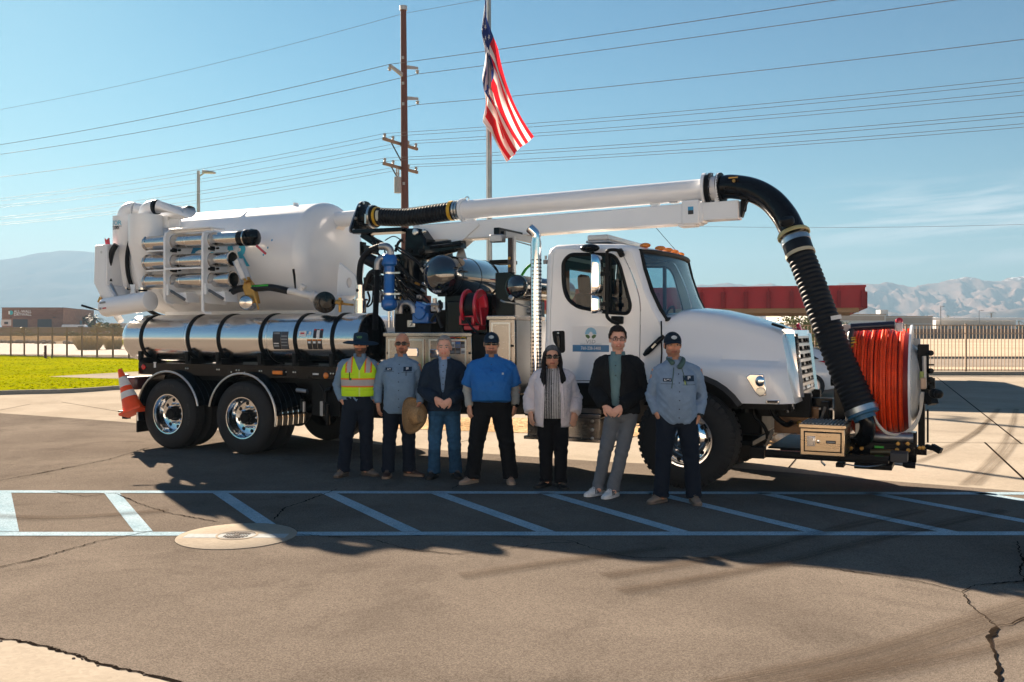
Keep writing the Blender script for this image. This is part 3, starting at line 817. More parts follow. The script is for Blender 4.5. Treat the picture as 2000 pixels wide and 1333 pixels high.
mb.beam((.1, -.3, BOTZ - .02), (LN, -.3, BOTZ - .02), .15, .2); mb.beam((.1, DEP / 2, BOTZ - .02), (LN, DEP / 2, BOTZ - .02), .15, .2); mb.build('beam', M_TANM, cp)
for x in (3.35, 4.25, 8.3):
    for y in (-1.4, DEP + 1.4):
        mb = MB(); mb.box((x - .14, y - .14, 0), (x + .14, y + .14, BOTZ - .15)); mb.build('post', M_TANM, cp)
mb = MB(); mb.prism([V(.8, -.6, BOTZ - .12), V(2.4, -.6, BOTZ - .12), V(.8, -.6, BOTZ - .02)], (0, .1, 0)); mb.build('brace', M_TANM, cp)

# white hatchback
M_CARW = mat('car_white', (.74, .75, .77), .25, 0, coat=.6, var=.02)
M_GLASS_D = mat('dark_glass', (.008, .012, .014), .06, 0, var=.05, coat=.3)
M_TAIL = mat('tail_red', (.45, .012, .02), .15, coat=.6)
M_RUB = mat('rubber', (.014, .014, .015), .75, scale=20, bump=.2)
M_CHROME = mat('chrome', (.86, .86, .87), .07, 1.0, var=.03, scale=3)
car = tag(empty('parked_car', (6.93, 25.6, .004), radians(163)), 'white hatchback parked under the carport behind the suction hose', 'car')
# local +x forward, y to its left; rear at x=-2.1
secs = []
def car_ring(x, w, z0, zs, zt, wt):
    pts = []
    for (yy, zz) in ((-w * .92, z0), (-w, z0 + .15), (-w, (z0 + zs) / 2), (-w * .985, zs), (-wt, zt), (-wt * .6, zt + .03), (0, zt + .04)):
        pts.append(V(x, yy, zz))
    return pts + [V(p.x, -p.y, p.z) for p in reversed(pts[:-1])]
for a in [(-2.12, .72, .45, .98, 1.00, .66), (-2.05, .84, .30, 1.0, 1.05, .72), (-1.7, .89, .22, 1.0, 1.20, .66), (-1.1, .9, .2, .98, 1.38, .6), (-.2, .9, .2, .95, 1.45, .58), (.55, .9, .2, .95, 1.36, .6),
          (1.15, .9, .2, .93, 1.0, .74), (1.7, .88, .22, .84, .87, .72), (2.1, .8, .3, .72, .74, .66), (2.2, .66, .4, .6, .62, .55)]:
    secs.append(car_ring(*a))
mb = MB(); mb.loft(secs); mb.build('body', M_CARW, car, smooth=50)
for sy in (-1, 1):
    mb = MB(); mb.prism([V(-1.5, sy * .86, 1.03), V(1.0, sy * .86, .99), V(.45, sy * .66, 1.32), V(-.3, sy * .64, 1.4), V(-1.0, sy * .68, 1.33)], (0, sy * .035, 0)); mb.build('side_window', M_GLASS_D, car)
    mb = MB(); mb.prism([V(-2.0, sy * .80, 1.0), V(-1.45, sy * .905, .98), V(-1.95, sy * .86, .84), V(-2.1, sy * .76, .88)], (-.02, sy * .03, 0)); mb.build('tail_light', M_TAIL, car)
    mb = MB(); mb.prism([V(-2.10, sy * .74, .62), V(-2.0, sy * .86, .64), V(-2.0, sy * .86, .36), V(-2.1, sy * .74, .4)], (-.04, sy * .02, 0)); mb.build('rear_reflector', M_TAIL, car)
    for x in (-1.32, 1.38):
        mb = MB(); mb.lathe((x, sy * .72, .32), (0, sy, 0), [(0, .05), (0, .32), (.2, .32), (.215, .28), (.2, .22)], 28); w_ = mb.build('wheel', M_RUB, car)
        mb = MB(); mb.lathe((x, sy * .72, .32), (0, sy, 0), [(.18, .22), (.2, .2), (.19, .05), (.2, 0.001)], 24); mb.build('rim', mat('alloy', (.55, .55, .56), .3, .9), w_)
mb = MB(); mb.prism([V(-1.72, -.66, 1.215), V(-2.08, -.7, 1.06), V(-2.08, .7, 1.06), V(-1.72, .66, 1.215)], (-.012, 0, .035)); mb.build('rear_window', M_GLASS_D, car)
mb = MB(); mb.prism([V(-1.7, -.6, 1.24), V(-.2, -.56, 1.47), V(-.2, .56, 1.47), V(-1.7, .6, 1.24)], (0, 0, .03)); mb.build('roof_panel', M_GLASS_D, car)
mb = MB(); mb.box((-2.15, -.6, .36), (-2.04, .6, .52)); mb.build('bumper', M_DKGREY, car, bevel=.02)
mb = MB(); mb.box((-2.155, -.25, .7), (-2.13, .25, .82)); mb.build('number_plate', mat('plate_white', (.6, .6, .6), .5), car)

# trees by the carport and far buildings
def tree(x, y, h, r, n, leaf, m, label, seed):
    e = tag(empty('tree', (x, y, 0)), label, 'tree'); rr = random.Random(seed)
    mb = MB(); mb.tube([(0, 0, 0), (.08, .05, h * .35), (0, 0, h * .7)], [.13, .1, .05], 8)
    for k in range(6):
        a = rr.uniform(0, 2 * pi); mb.tube([(0.05, .03, h * .35), (cos(a) * r[0] * .4, sin(a) * r[1] * .4, h * .6), (cos(a) * r[0] * .75, sin(a) * r[1] * .75, h * .8)], [.06, .04, .015], 6)
    mb.build('trunk', M_BARK, e)
    mb = MB(); crown(mb, (0, 0, h - r[2]), r, n, leaf, seed, .3); mb.build('crown', m, e, smooth=0, fix=False)
tree(20.2, 66, 2.95, (1.5, 1.3, 1.1), 2200, .1, M_OLIVE, 'yellow green tree under the carport roof edge', 41)
tree(23.0, 70, 2.9, (1.2, 1.2, 1.2), 2000, .1, M_GREEN, 'darker green tree between the olive tree and palm', 42)
palm(24.6, 68, 2.0, 1.25, 'small pale palm behind the black suction hose', 43)
bush('hedge', 18.5, 63, (4.5, .6, .6), 1300, .12, M_DARKLEAF, 'dark clipped hedge behind the fence under the carport', 44, 'hedge')

def box_building(name, x0, x1, y0, y1, h, m, label, bands=(), roof=None, cat='building'):
    e = tag(empty(name, (x0, y0, 0)), label, cat)
    mb = MB(); mb.box((0, 0, 0), (x1 - x0, y1 - y0, h)); mb.build('wall', m, e)
    mb = MB(); mb.box((-.1, -.1, h + .003), (x1 - x0 + .1, y1 - y0 + .1, h + .25)); mb.build('parapet', roof or m, e)
    for (a, b, z0, z1, mm, nm) in bands:
        mb = MB(); mb.box((a, -.06, z0), (b, -.02, z1)); mb.build(nm, mm, e)
    return e
b1 = box_building('warehouse', 80, 101.4, 250, 290, 5.9, M_WHITEW, 'long white warehouse with a tan upper band right of the carport', [(.3, 21, 4.4, 5.6, M_TANW, 'tan_band')] + [(2 + 3 * k, 3.4 + 3 * k, .0, 2.6, M_DKGREY, 'door') for k in range(6)], M_TANW)
b2 = box_building('warehouse', 101.7, 115.5, 253, 290, 5.4, mat('grey_render', (.52, .47, .42), .9), 'lower grey warehouse attached right of the white one', [(.3, 13.5, 3.7, 5.1, M_TANW, 'tan_band')] + [(1 + 2.2 * k, 1.25 + 2.2 * k, 2.2, 2.5, M_DKGREY, 'vent') for k in range(6)], M_TANW)
mb = MB(); mb.box((1.0, 4, 5.6), (3.2, 7, 7.4)); mb.build('roof_unit', mat('roof_unit_white', (.66, .66, .65), .6), b2)
b3 = box_building('depot', 138, 164, 300, 330, 5.6, mat('depot_grey', (.42, .42, .42), .8), 'flat white roofed depot far off at the right edge', [(1 + 4 * k, 4 + 4 * k, .2, 3.2, M_DKGREY, 'bay_door') for k in range(6)], mat('roof_white', (.8, .8, .8), .6))  # plain grey walls under a white roof
mb = MB(); mb.box((-8, -6, 5.0), (26.5, -1, 5.7)); mb.build('canopy', MATS['roof_white'], b3)
wall_thing('yard_wall', (62, 190, 0), (140, 186, 0), 1.9, .25, mat('brown_wall', (.20, .13, .10), .9), 'long brown yard wall beyond the right fence')
wall_thing('yard_wall', (24, 130, 0), (38, 130, 0), 2.6, .25, M_WHITEW, 'short white wall seen between the carport and the hose')
wall_thing('shade_sail', (43.6, 128, 0), (47.6, 128, 0), 2.7, .5, mat('teal_panel', (.25, .47, .52), .7), 'pale teal panel under the carport edge beside the hose', 'panel', False)
def street_lamp(x, y, h, arm, label, m):
    e = tag(empty('street_lamp', (x, y, 0)), label, 'street lamp')
    mb = MB(); mb.tube([(0, 0, 0), (0, 0, h)], [.11, .075], 10); mb.build('pole', m, e)
    mb = MB(); mb.cyl((0, 0, h - .3), (arm[0] * .35, arm[1] * .35, h - .12), .04, n=8); mb.build('arm', m, e)
    mb = MB(); a = V(arm[0], arm[1], 0); mb.beam(a * .3 + V(0, 0, h - .06), a * 1.0 + V(0, 0, h - .12), .34, .16, h2=.1); mb.build('lamp_head', m, e, bevel=.04)
M_GALV = mat('galvanised', (.46, .46, .45), .45, .5, scale=4)
street_lamp(-15.65, 46, 9.75, (.85, -.15), 'grey street lamp rising behind the white tank', M_GALV)
street_lamp(107, 230, 7.8, (.9, 0), 'dark lamp post beside the far white warehouse', M_DKGREY)
street_lamp(147, 290, 8, (1.5, 0), 'dark lamp post in front of the far depot', M_DKGREY)
street_lamp(66, 205, 4.6, (1.6, .0), 'white lamp with bent arm left of the reel top', M_WHITEW)
ORD = ('first', 'second', 'third', 'fourth', 'fifth', 'sixth', 'seventh', 'eighth', 'ninth', 'tenth', 'last')
for k, (px, dd, h) in enumerate(sorted([(1852, 420, 9.5), (1868, 430, 6.8), (1880, 430, 6.5), (1812, 440, 8), (1825, 440, 7), (1902, 420, 7.2), (1936, 400, 10.5), (1946, 410, 6.8), (1990, 390, 7), (1838, 440, 7.6), (1962, 420, 6.6)])):
    palm((px - 1000) / 1800 * dd, dd, h - 1.5, 2.6, 'tiny distant palm, %s from the left along the skyline by the far depot' % ORD[k], 60 + k, 14, 'distant palms on the skyline', True)
mb = MB()
for k in range(30): crown(mb, (120 + k * 12 + R.uniform(-5, 5), 420 + R.uniform(-20, 20), 2), (6, 4, 2.2 * R.uniform(.6, 1.3)), 160, .9, 90 + k, .3)
for k in range(30): crown(mb, (-330 + k * 10 + R.uniform(-5, 5), 420 + R.uniform(-20, 20), 2), (6, 4, 1.8 * R.uniform(.6, 1.3)), 120, .9, 190 + k, .3)
tag(mb.build('distant_treeline', M_DARKLEAF, smooth=0, fix=False), kind='stuff')

# gravel bed with river stones behind the truck
bed = [ground(*p) for p in [(760, 838), (1000, 846), (1300, 856), (1500, 872), (1585, 868), (1600, 838), (1470, 824), (1100, 818), (780, 816)]]
sheet('gravel_bed', bed, .012, M_GRAVEL)
bedo = bpy.data.objects['gravel_bed']
st_cols = [mat('stone_tan', (.42, .31, .21), .8, scale=12), mat('stone_grey', (.30, .28, .26), .8, scale=12), mat('stone_pale', (.52, .45, .36), .8, scale=12), mat('stone_brown', (.27, .17, .11), .8, scale=12)]
stones = []
for k in range(4):
    mb = MB(); mb.sphere((0, 0, 0), .12, .09, .07, 10, 7); mb.v = [tuple(V(p) * (1 + .22 * noise.noise(V(p) * 9 + V(k * 5, 0, 0)))) for p in mb.v]
    stones.append(mb.build('stone', st_cols[k], bedo))
for k in range(150):
    px, py = R.uniform(1476, 1600), R.uniform(838, 866)
    p = ground(px, py); o = stones[k % 4] if k < 4 else copy_part(stones[R.randrange(4)], bedo)
    s_ = R.uniform(.65, 1.25); o.location = (p.x, p.y, .05 + R.uniform(0, .2) * (1 if k % 3 else .2)); o.scale = (s_, s_, s_)
    o.rotation_euler = (R.uniform(-.5, .5), R.uniform(-.5, .5), R.uniform(0, 6))

# ------------------------------------------------------------------ utility pole with wires
M_POLE = mat('creosote_pole', (.115, .045, .032), .8, bump=.5, scale=5, stretch=(6, 6, .6))
M_WOOD = mat('weathered_arm', (.25, .17, .11), .8, scale=6)
M_WIRE = mat('wire', (.12, .11, .11), .6)
M_INS = mat('insulator_grey', (.32, .32, .31), .5)
PY = 40.0; PX = (793 - 1000) / 1800 * PY
up = tag(empty('utility_pole', (PX, PY, 0)), 'tall reddish brown wooden power pole left of the flag', 'utility pole')
hz = lambda y: EYE + (HORIZON - y) / FL * PY
LEAN = -.115
mb = MB(); mb.tube([(0, 0, 0), (LEAN, 0, hz(12))], [.2, .125], 16); mb.build('pole', M_POLE, up)
D = V(.883, -.47, 0).normalized(); Pp = V(.47, .883, 0).normalized()
def at_pole(y): return V(LEAN * hz(y) / hz(12), 0, hz(y))
def arm2(y, half, name='crossarm'):
    c = at_pole(y) - D * .19; mb = MB(); mb.beam(c - Pp * half, c + Pp * half, .1, .12); o = mb.build(name, M_WOOD, up)
    ends = []
    for s_ in (-.92, -.45, .45, .92):
        p = c + Pp * half * s_ + V(0, 0, .07); mb = MB(); mb.lathe(p, (0, 0, 1), [(0, .03), (.04, .06), (.07, .04), (.1, .075), (.14, .05), (.17, .055), (.19, .001)], 10); mb.build('insulator', M_INS, o); ends.append(p + V(0, 0, .17))
    mb = MB(); mb.beam(c - Pp * half * .55 - V(0, 0, .06), at_pole(y) - D * .16 - V(0, 0, .75), .03, .05); mb.build('brace', M_DKGREY, up)
    return ends
wires = []
e3 = arm2(281, 1.28); e4 = arm2(328, 1.28)
def davit(y, side, drop):
    c = at_pole(y); q = Pp * side
    mb = MB(); mb.beam(c + q * .12, c + q * 1.05 + V(0, 0, .18), .1, .16, h2=.1); a = mb.build('bracket_arm', M_INS, up)
    mb = MB(); p = c + q * 1.05 + V(0, 0, .1); mb.lathe(p, (0, 0, -1), [(0, .04), (.03, .09), (.08, .05), (.12, .08), (.16, .03)], 10); mb.build('insulator', M_INS, a)
    return p - V(0, 0, .18)
d1 = davit(130, 1, 0); d2 = davit(148, -1, 0) + V(0, 0, .3); d3 = davit(191, 1, 0)
tr = MB(); tc_ = at_pole(361) - Pp * .36 - D * .12; tr.lathe(tc_, (0, 0, 1), [(-.4, .001), (-.4, .15), (.28, .15), (.3, .1), (.34, .001)], 16)
tro = tr.build('transformer', M_INS, up); mb = MB()
for s_ in (-.07, .07): mb.lathe(tc_ + Pp * s_ + V(0, 0, .33), (0, 0, 1), [(0, .03), (.1, .045), (.2, .03), (.3, .03), (.32, .001)], 8)
mb.build('bushing', M_INS, tro)
mb = MB(); mb.lathe(at_pole(16), (0, 0, 1), [(-.1, .14), (-.1, .165), (.08, .165), (.08, .14)], 16); mb.build('cap_band', M_GALV, up)
for y in (115, 165, 205, 360, 415):
    mb = MB(); p = at_pole(y) + V(-.02, -.17, 0); mb.box(p - V(.05, .02, .06), p + V(.05, .02, .06)); mb.build('tag_plate', M_INS, up)
def wire(p, name='power_line', label=None, sagL=1.2, sagR=1.2, r=.016, twin=0):
    pw = V(PX, PY, 0) + p; pts = []
    for k in range(-24, 25):
        t = k / 24; s_ = abs(t); L = 55.0
        sag = -4 * (sagL if t < 0 else sagR) * (s_ - s_ * s_)
        pts.append(pw + D * (t * L) + V(0, 0, sag + (0 if t >= 0 else 0)))
    mb = MB(); mb.tube(pts, r, 5, caps=False); o = mb.build('power_line', M_WIRE)
    tag(o, label, 'power line', 'overhead wires strung past the pole'); return o
wire(at_pole(27), label='single topmost overhead wire crossing above the flag', r=.008, sagL=1.0, sagR=.2)
wire(d1, label='black overhead wire on the upper right bracket of the pole', r=.013, sagR=.35, sagL=.9); wire(d2, label='black overhead wire on the upper left bracket of the pole', r=.013, sagR=.35, sagL=.9)
wire(d3, label='overhead wire on the lower right bracket of the pole', r=.012, sagR=.6, sagL=.9)
PIN = ('left end pin', 'second pin from the left', 'third pin from the left', 'right end pin')
for k, p in enumerate(e3): wire(p, label='thin overhead wire on the %s of the upper wooden crossarm' % PIN[k], r=.0085, sagL=1.0, sagR=.7)
for k, p in enumerate(e4): wire(p, label='thin overhead wire on the %s of the lower wooden crossarm' % PIN[k], r=.0085, sagL=1.0, sagR=.7)
# single low service wire right of the boom
mb = MB(); mb.tube([V(-6, 75, 11.1) + (V(60, 66, 10.6) - V(-6, 75, 11.1)) * (k / 20) - V(0, 0, 1.2 * 4 * (k / 20) * (1 - k / 20)) for k in range(21)], .012, 5, caps=False)
tag(mb.build('service_wire', M_WIRE), 'single low thin wire crossing the sky right of the boom', 'power line')

# ------------------------------------------------------------------ flagpole and flag
FZ = 22.0; FX = (956 - 1000) / 1800 * FZ
fp = tag(empty('flagpole', (FX, FZ, 0)), 'slim galvanised flagpole rising behind the truck boom', 'flagpole')
mb = MB(); mb.tube([(0.02, 0, 0), (0, 0, 6), (-.012, 0, 10.6)], [.062, .056, .045], 14); mb.build('pole', mat('flagpole_metal', (.36, .35, .33), .35, .8), fp)
mb = MB(); mb.sphere((-.012, 0, 10.68), .09); mb.build('finial', mat('brass', (.55, .38, .14), .3, 1.0), fp)
mb = MB(); mb.cyl((-.06, -.05, 1.2), (-.075, -.05, 10.5), .008, n=5); mb.cyl((-.045, -.05, 1.2), (-.05, -.05, 10.5), .008, n=5); mb.build('halyard', M_WHITEW, fp)
fl = V(FX, FZ, 0)
def fpx(x, y, dz=0.0): return V((x - 1000) / FL * FZ, FZ + dz, EYE + (HORIZON - y) / FL * FZ)
NS, NT = 78, 90
fv = []
def lerp(a, b, t): return a + (b - a) * t
def flag_pt(s, t):
    # s: hoist 0 top .. 1 bottom ; t: 0 hoist .. 1 fly
    s0 = s; s = s / .75 if s < .75 else 1 - (s - .75) / .75; t0 = t; t = t ** 1.3
    hx, hy = lerp(951, 953, s), lerp(-38, 226, s)
    fx, fy = lerp(1043, 989, s), lerp(268, 318, s)
    e = t ** 1.0
    x = lerp(hx, fx, e); y = lerp(hy, fy, e)
    y += (1 - s) * 95 * t * (1 - t) + s * 20 * t * (1 - t)          # cloth hangs below the straight line
    x -= 62 * (1 - s) * t * (1 - t) + 10 * s * t * (1 - t)
    wv = sin(s * 15 + t * 3.0 + .8) * (1 - abs(2 * t - 1) ** 3 * .4)
    dz = .17 * wv * (0.4 + .6 * (1 - t)) + .12 * sin(s * 6.0 - t * 5)
    x += 9 * cos(s * 15 + t * 3) * (1 - t) * (t * 3 if t < .33 else 1) * .8 - 70 * max(0, .20 - abs(t - .17)) * (1 - .2 * s)
    return fpx(x, y, -.13 + dz * (1 if s0 < .75 else .5) + (0 if s0 < .75 else .10 * min(1, (s0 - .75) * 12)))
for i in range(NS + 1):
    for j in range(NT + 1): fv.append(flag_pt(i / NS, j / NT))
ff, fm = [], []
for i in range(NS):
    for j in range(NT):
        s_, t_ = (i + .5) / NS, (j + .5) / NT
        ff.append((i * (NT + 1) + j, i * (NT + 1) + j + 1, (i + 1) * (NT + 1) + j + 1, (i + 1) * (NT + 1) + j))
        fm.append(2 if (s_ < 7 / 13 and t_ < .4) else (0 if int(s_ * 13) % 2 == 0 else 1))
mb = MB(); mb.v = [tuple(p) for p in fv]; mb.f = ff; mb.m = fm
MF = [cloth_mat('flag_red', (.55, .012, .022)), cloth_mat('flag_white', (.72, .70, .68)), cloth_mat('flag_blue', (.012, .03, .15))]
flag = tag(empty('flag', (FX, FZ, 0)), 'red white and blue striped flag with stars hanging from the flagpole', 'flag')
fo = mb.build('cloth', MF, None, fix=False, smooth=180); fo.parent = flag; fo.matrix_parent_inverse = Matrix.Translation((-FX, -FZ, 0))
sb = MB()
for r_ in range(9):
    for c_ in range(6 if r_ % 2 == 0 else 5):
        s0 = (r_ + 1) / 10 * 7 / 13; t0 = ((c_ + .5) / 6 if r_ % 2 == 0 else (c_ + 1) / 6) * .4
        for off in (-.012, .012):
            ring = []
            for q_ in range(10):
                a = pi / 2 + q_ * pi / 5; rd = (.028 if q_ % 2 == 0 else .0115)
                ring.append(flag_pt(min(1, max(0, s0 - sin(a) * rd * .8)), max(0, t0 + cos(a) * rd * .55)) + V(0, off, 0))
            sb.add(ring, [tuple(range(10))])
so = sb.build('stars', MF[1], None, smooth=0, fix=False); so.parent = flag; so.matrix_parent_inverse = Matrix.Translation((-FX, -FZ, 0)); so['kind'] = 'stuff'

# ------------------------------------------------------------------ mountains
def table(t, x):
    for (a, ya), (b, yb) in zip(t, t[1:]):
        if x <= b: return ya + (yb - ya) * max(0, min(1, (x - a) / (b - a)))
    return t[-1][1]
def rock_mat(name, lo, hi, snow_z=None):
    m = mat(name, lo, .95, var=.2, scale=.02, bump=0, col2=hi, spec=0)
    if snow_z:
        n, l = m.node_tree.nodes, m.node_tree.links; b = n['Principled BSDF']
        g = n.new('ShaderNodeNewGeometry'); s = n.new('ShaderNodeSeparateXYZ'); l.new(g.outputs['Position'], s.inputs[0])
        nz = n.new('ShaderNodeTexNoise'); nz.inputs['Scale'].default_value = .06; nz.inputs['Detail'].default_value = 8; l.new(g.outputs['Position'], nz.inputs['Vector'])
        ml = n.new('ShaderNodeMath'); ml.operation = 'MULTIPLY_ADD'; ml.inputs[1].default_value = 90; l.new(nz.outputs[0], ml.inputs[0]); l.new(s.outputs[2], ml.inputs[2])
        mr = n.new('ShaderNodeMapRange'); mr.inputs[1].default_value = snow_z + 45; mr.inputs[2].default_value = snow_z + 58; l.new(ml.outputs[0], mr.inputs[0])
        mx = n.new('ShaderNodeMix'); mx.data_type = 'RGBA'; src = b.inputs['Base Color'].links[0].from_socket
        l.new(mr.outputs[0], mx.inputs[0]); l.new(src, mx.inputs[6]); mx.inputs[7].default_value = (.75, .76, .78, 1); l.new(mx.outputs[2], b.inputs['Base Color'])
    return m
def range_(name, tab, Zr, dep, x0, x1, m, seed, nx=420, ny=46, rough=.55):
    vs, fs = [], []
    for i in range(nx + 1):
        X = x0 + (x1 - x0) * i / nx
        ridge = (HORIZON - table(tab, 1000 + X / Zr * FL)) / FL * Zr + EYE
        for j in range(ny + 1):
            q = j / ny
            base = min(1, q / .72) ** 1.15 if q <= .72 else 1 - ((q - .72) / .28) * .5
            Y = Zr - dep * .72 + dep * q
            w = V(X / 120, Y / 190, seed)
            rg = noise.ridged_multi_fractal(w, .9, 2.1, 6, .9, 2.0) / 2.2
            fold = (rg - .62) * rough * ridge * (4 * base * (1 - base) + .10 + (.05 if base > .9 else 0))
            vs.append((X, Y + 30 * noise.noise(w * 1.7), max(-2, ridge * base + fold)))
    for i in range(nx):
        for j in range(ny):
            a = i * (ny + 1) + j; fs.append((a, a + ny + 1, a + ny + 2, a + 1))
    mb = MB(); mb.v = vs; mb.f = fs; mb.m = [0] * len(fs)
    return tag(mb.build(name, m, smooth=60, fix=False), kind='structure')
rightT = [(1000, 600), (1250, 566), (1330, 556), (1400, 553), (1470, 550), (1520, 556), (1570, 566), (1600, 566), (1640, 554), (1680, 549), (1735, 550), (1790, 556), (1830, 551), (1850, 546), (1885, 538), (1900, 537), (1925, 541), (1955, 545), (1985, 538), (2010, 533), (2080, 540), (2300, 560), (2700, 590)]
leftT = [(-1500, 600), (-700, 560), (-300, 528), (0, 507), (40, 500), (75, 492), (110, 488), (135, 487), (170, 490), (220, 492), (300, 505), (500, 535), (800, 580), (1100, 625), (1300, 640)]
range_('mountain_range', [(a, b) for a, b in rightT], 3000, 1500, 250, 2600, rock_mat('mountain_rock', (.13, .085, .072), (.24, .165, .14), 168), 3.3, 760, 80, .75)
range_('foothills', [(1200, 640), (1500, 632), (1640, 612), (1690, 596), (1730, 604), (1790, 624), (1850, 628), (1900, 612), (1960, 606), (2000, 598), (2060, 606), (2200, 630)], 2100, 500, 300, 1600, rock_mat('foothill_rock', (.10, .072, .062), (.17, .12, .10)), 9.1, 420, 44, .85)
range_('mountain_range', leftT, 3700, 1600, -4300, 1000, rock_mat('left_mountain_rock', (.075, .063, .060), (.095, .078, .072)), 5.7, 420, 40, .10)

# ------------------------------------------------------------------ haze
hm = bpy.data.materials.new('haze_air'); hm.use_nodes = True
hn = hm.node_tree.nodes; hl = hm.node_tree.links
for q in list(hn):
    if q.type == 'BSDF_PRINCIPLED': hn.remove(q)
pv = hn.new('ShaderNodeVolumePrincipled'); pv.inputs['Color'].default_value = (.225, .355, .49, 1); pv.inputs['Density'].default_value = HAZE_DENSITY = 0.00036
pv.inputs["Anisotropy"].default_value = 0.14
hl.new(pv.outputs[0], hn['Material Output'].inputs['Volume'])
mb = MB(); mb.box((-4600, -400, -1.2), (4600, 4600, 372)); o = mb.build('haze', hm, smooth=0); tag(o, kind='stuff')
# ------------------------------------------------------------------ the vacuum truck
TH = radians(26.0)
P0 = V(-5.18, 13.85, 0.012)
TC, TS = cos(TH), sin(TH)
TK = tag(empty('vacuum_truck', P0, -TH), 'big white sewer vacuum truck with boom, silver tanks and black suction hose', 'truck')
def T(px, py, v):
    """local (u, v, z) of a surveyed image place at lateral depth v of the truck"""
    k = (px - 1000) / FL
    u = (k * (P0.y + v * TC) - P0.x - v * TS) / (TC + k * TS)
    d = P0.y - u * TS + v * TC
    return V(u, v, EYE - (py - HORIZON) / FL * d - P0.z)
def Tu(px, v): return T(px, 700, v).x
WHITE = mat('truck_white', (.84, .85, .865), .24, var=.035, scale=1.6, coat=.6)
WHITE_S = mat('tank_white', (.80, .81, .825), .34, var=.05, scale=1.3, coat=.3)
BLACK = mat('black_gloss', (.006, .007, .009), .14, var=.2, scale=3, coat=.08, spec=.2)
BLACKM = mat('black_satin', (.007, .008, .009), .45, var=.25, scale=5, spec=.15)
TANKSS = mat('polished_tank', (.80, .79, .78), .19, 1.0, var=.04, scale=2, bump=.015, bscale=2.2, stretch=(.25, 2, 2))
ALU = mat('brushed_aluminium', (.44, .39, .35), .25, 1.0, var=.08, scale=5, stretch=(1, 1, 9))
ALU_D = mat('dull_aluminium', (.36, .36, .37), .45, 1.0, var=.1, scale=5)
STEEL = mat('tube_steel', (.66, .62, .58), .22, 1.0, var=.1, scale=4, stretch=(1, 6, 6))
HOSE = mat('hose_rubber', (.009, .010, .013), .5, var=.2, scale=20, bump=.1, spec=.2)
HOSE2 = mat('black_hose_smooth', (.009, .010, .013), .35, var=.2, spec=.25)
YEL = mat('yellow_band', (.62, .36, .02), .5)
BRASS = mat('valve_bronze', (.50, .28, .07), .42, .6, var=.2)
FBLUE = mat('filter_blue', (.012, .12, .42), .3, coat=.5)
REDP = mat('reel_red', (.50, .012, .03), .3, coat=.4)
AMBER = mat('amber_lens', (.75, .20, .01), .2, coat=.5)
REDL = mat('red_lens', (.55, .012, .012), .2, coat=.5)
SILVERB = mat('clamp_steel', (.62, .62, .60), .3, 1.0)
RIMM = mat('wheel_alloy', (.80, .80, .80), .12, 1.0, var=.05, scale=3)
ORANGE = mat('jet_hose_red', (.94, .065, .010), .45, var=.3, scale=9, spec=.3)
LBLUE = mat('decal_blue', (.035, .30, .55), .4)
LCYAN = mat('decal_cyan', (.06, .46, .64), .4)
LBLACK = mat('decal_black', (.02, .02, .025), .5)
LWHITE = mat('decal_white', (.72, .72, .72), .5)
LGREY = mat('decal_grey', (.25, .26, .27), .5)

# ---- wheels
def tyre_mb(R_, w, rim, seg=48, blocks=0):
    m = MB(); s = .035
    prof = [(.03, rim), (.012, rim + .02), (0.0, rim + .10), (.004, R_ - .10), (.02, R_ - .035), (s + .012, R_ - .008)]
    g = 4
    for i in range(g):
        a = s + .02 + (w - 2 * s - .04) * i / g; b = s + .02 + (w - 2 * s - .04) * (i + 1) / g
        prof += [(a + .004, R_), (b - .012, R_), (b - .010, R_ - .014), (b - .002, R_ - .014)]
    prof += [(w - s, R_ - .008), (w - .02, R_ - .035), (w, R_ - .1), (w - .012, rim + .02), (w - .03, rim)]
    m.lathe((0, 0, 0), (0, 1, 0), prof, seg)
    if blocks:
        for k in range(blocks):
            a = 2 * pi * k / blocks
            for y0, y1 in ((.0, .075), (w - .075, w)):
                c = V(cos(a), 0, sin(a)); t = V(-sin(a), 0, cos(a)); ww = pi * R_ / blocks * .62
                ps = []
                for rr_, ya, yb in ((R_ - .055, y0 + .004, y1 - .0), (R_ + .004, y0 + .022, y1)):
                    for sx in (-1, 1):
                        for yy in (ya, yb): ps.append(c * rr_ + t * sx * ww + V(0, yy, 0))
                m.add(ps, [(0, 1, 3, 2), (4, 6, 7, 5), (0, 2, 6, 4), (1, 5, 7, 3), (0, 4, 5, 1), (2, 3, 7, 6)])
    return m
def arc_text(body, rad, size, ang0, m, parent, yoff):
    mb = MB(); a = ang0
    for ch in body:
        if ch != ' ':
            def fn(x, y, a=a): 
                r_ = rad + y; an = a - x / rad
                return V(cos(an) * r_ * 1, yoff, sin(an) * r_)
            mb.text(ch, size, fn, bold=.003)
        a -= size * .78 / rad
    return mb.build('tyre_lettering', m, parent, smooth=0)
M_TLET = mat('raised_rubber', (.032, .032, .034), .7)
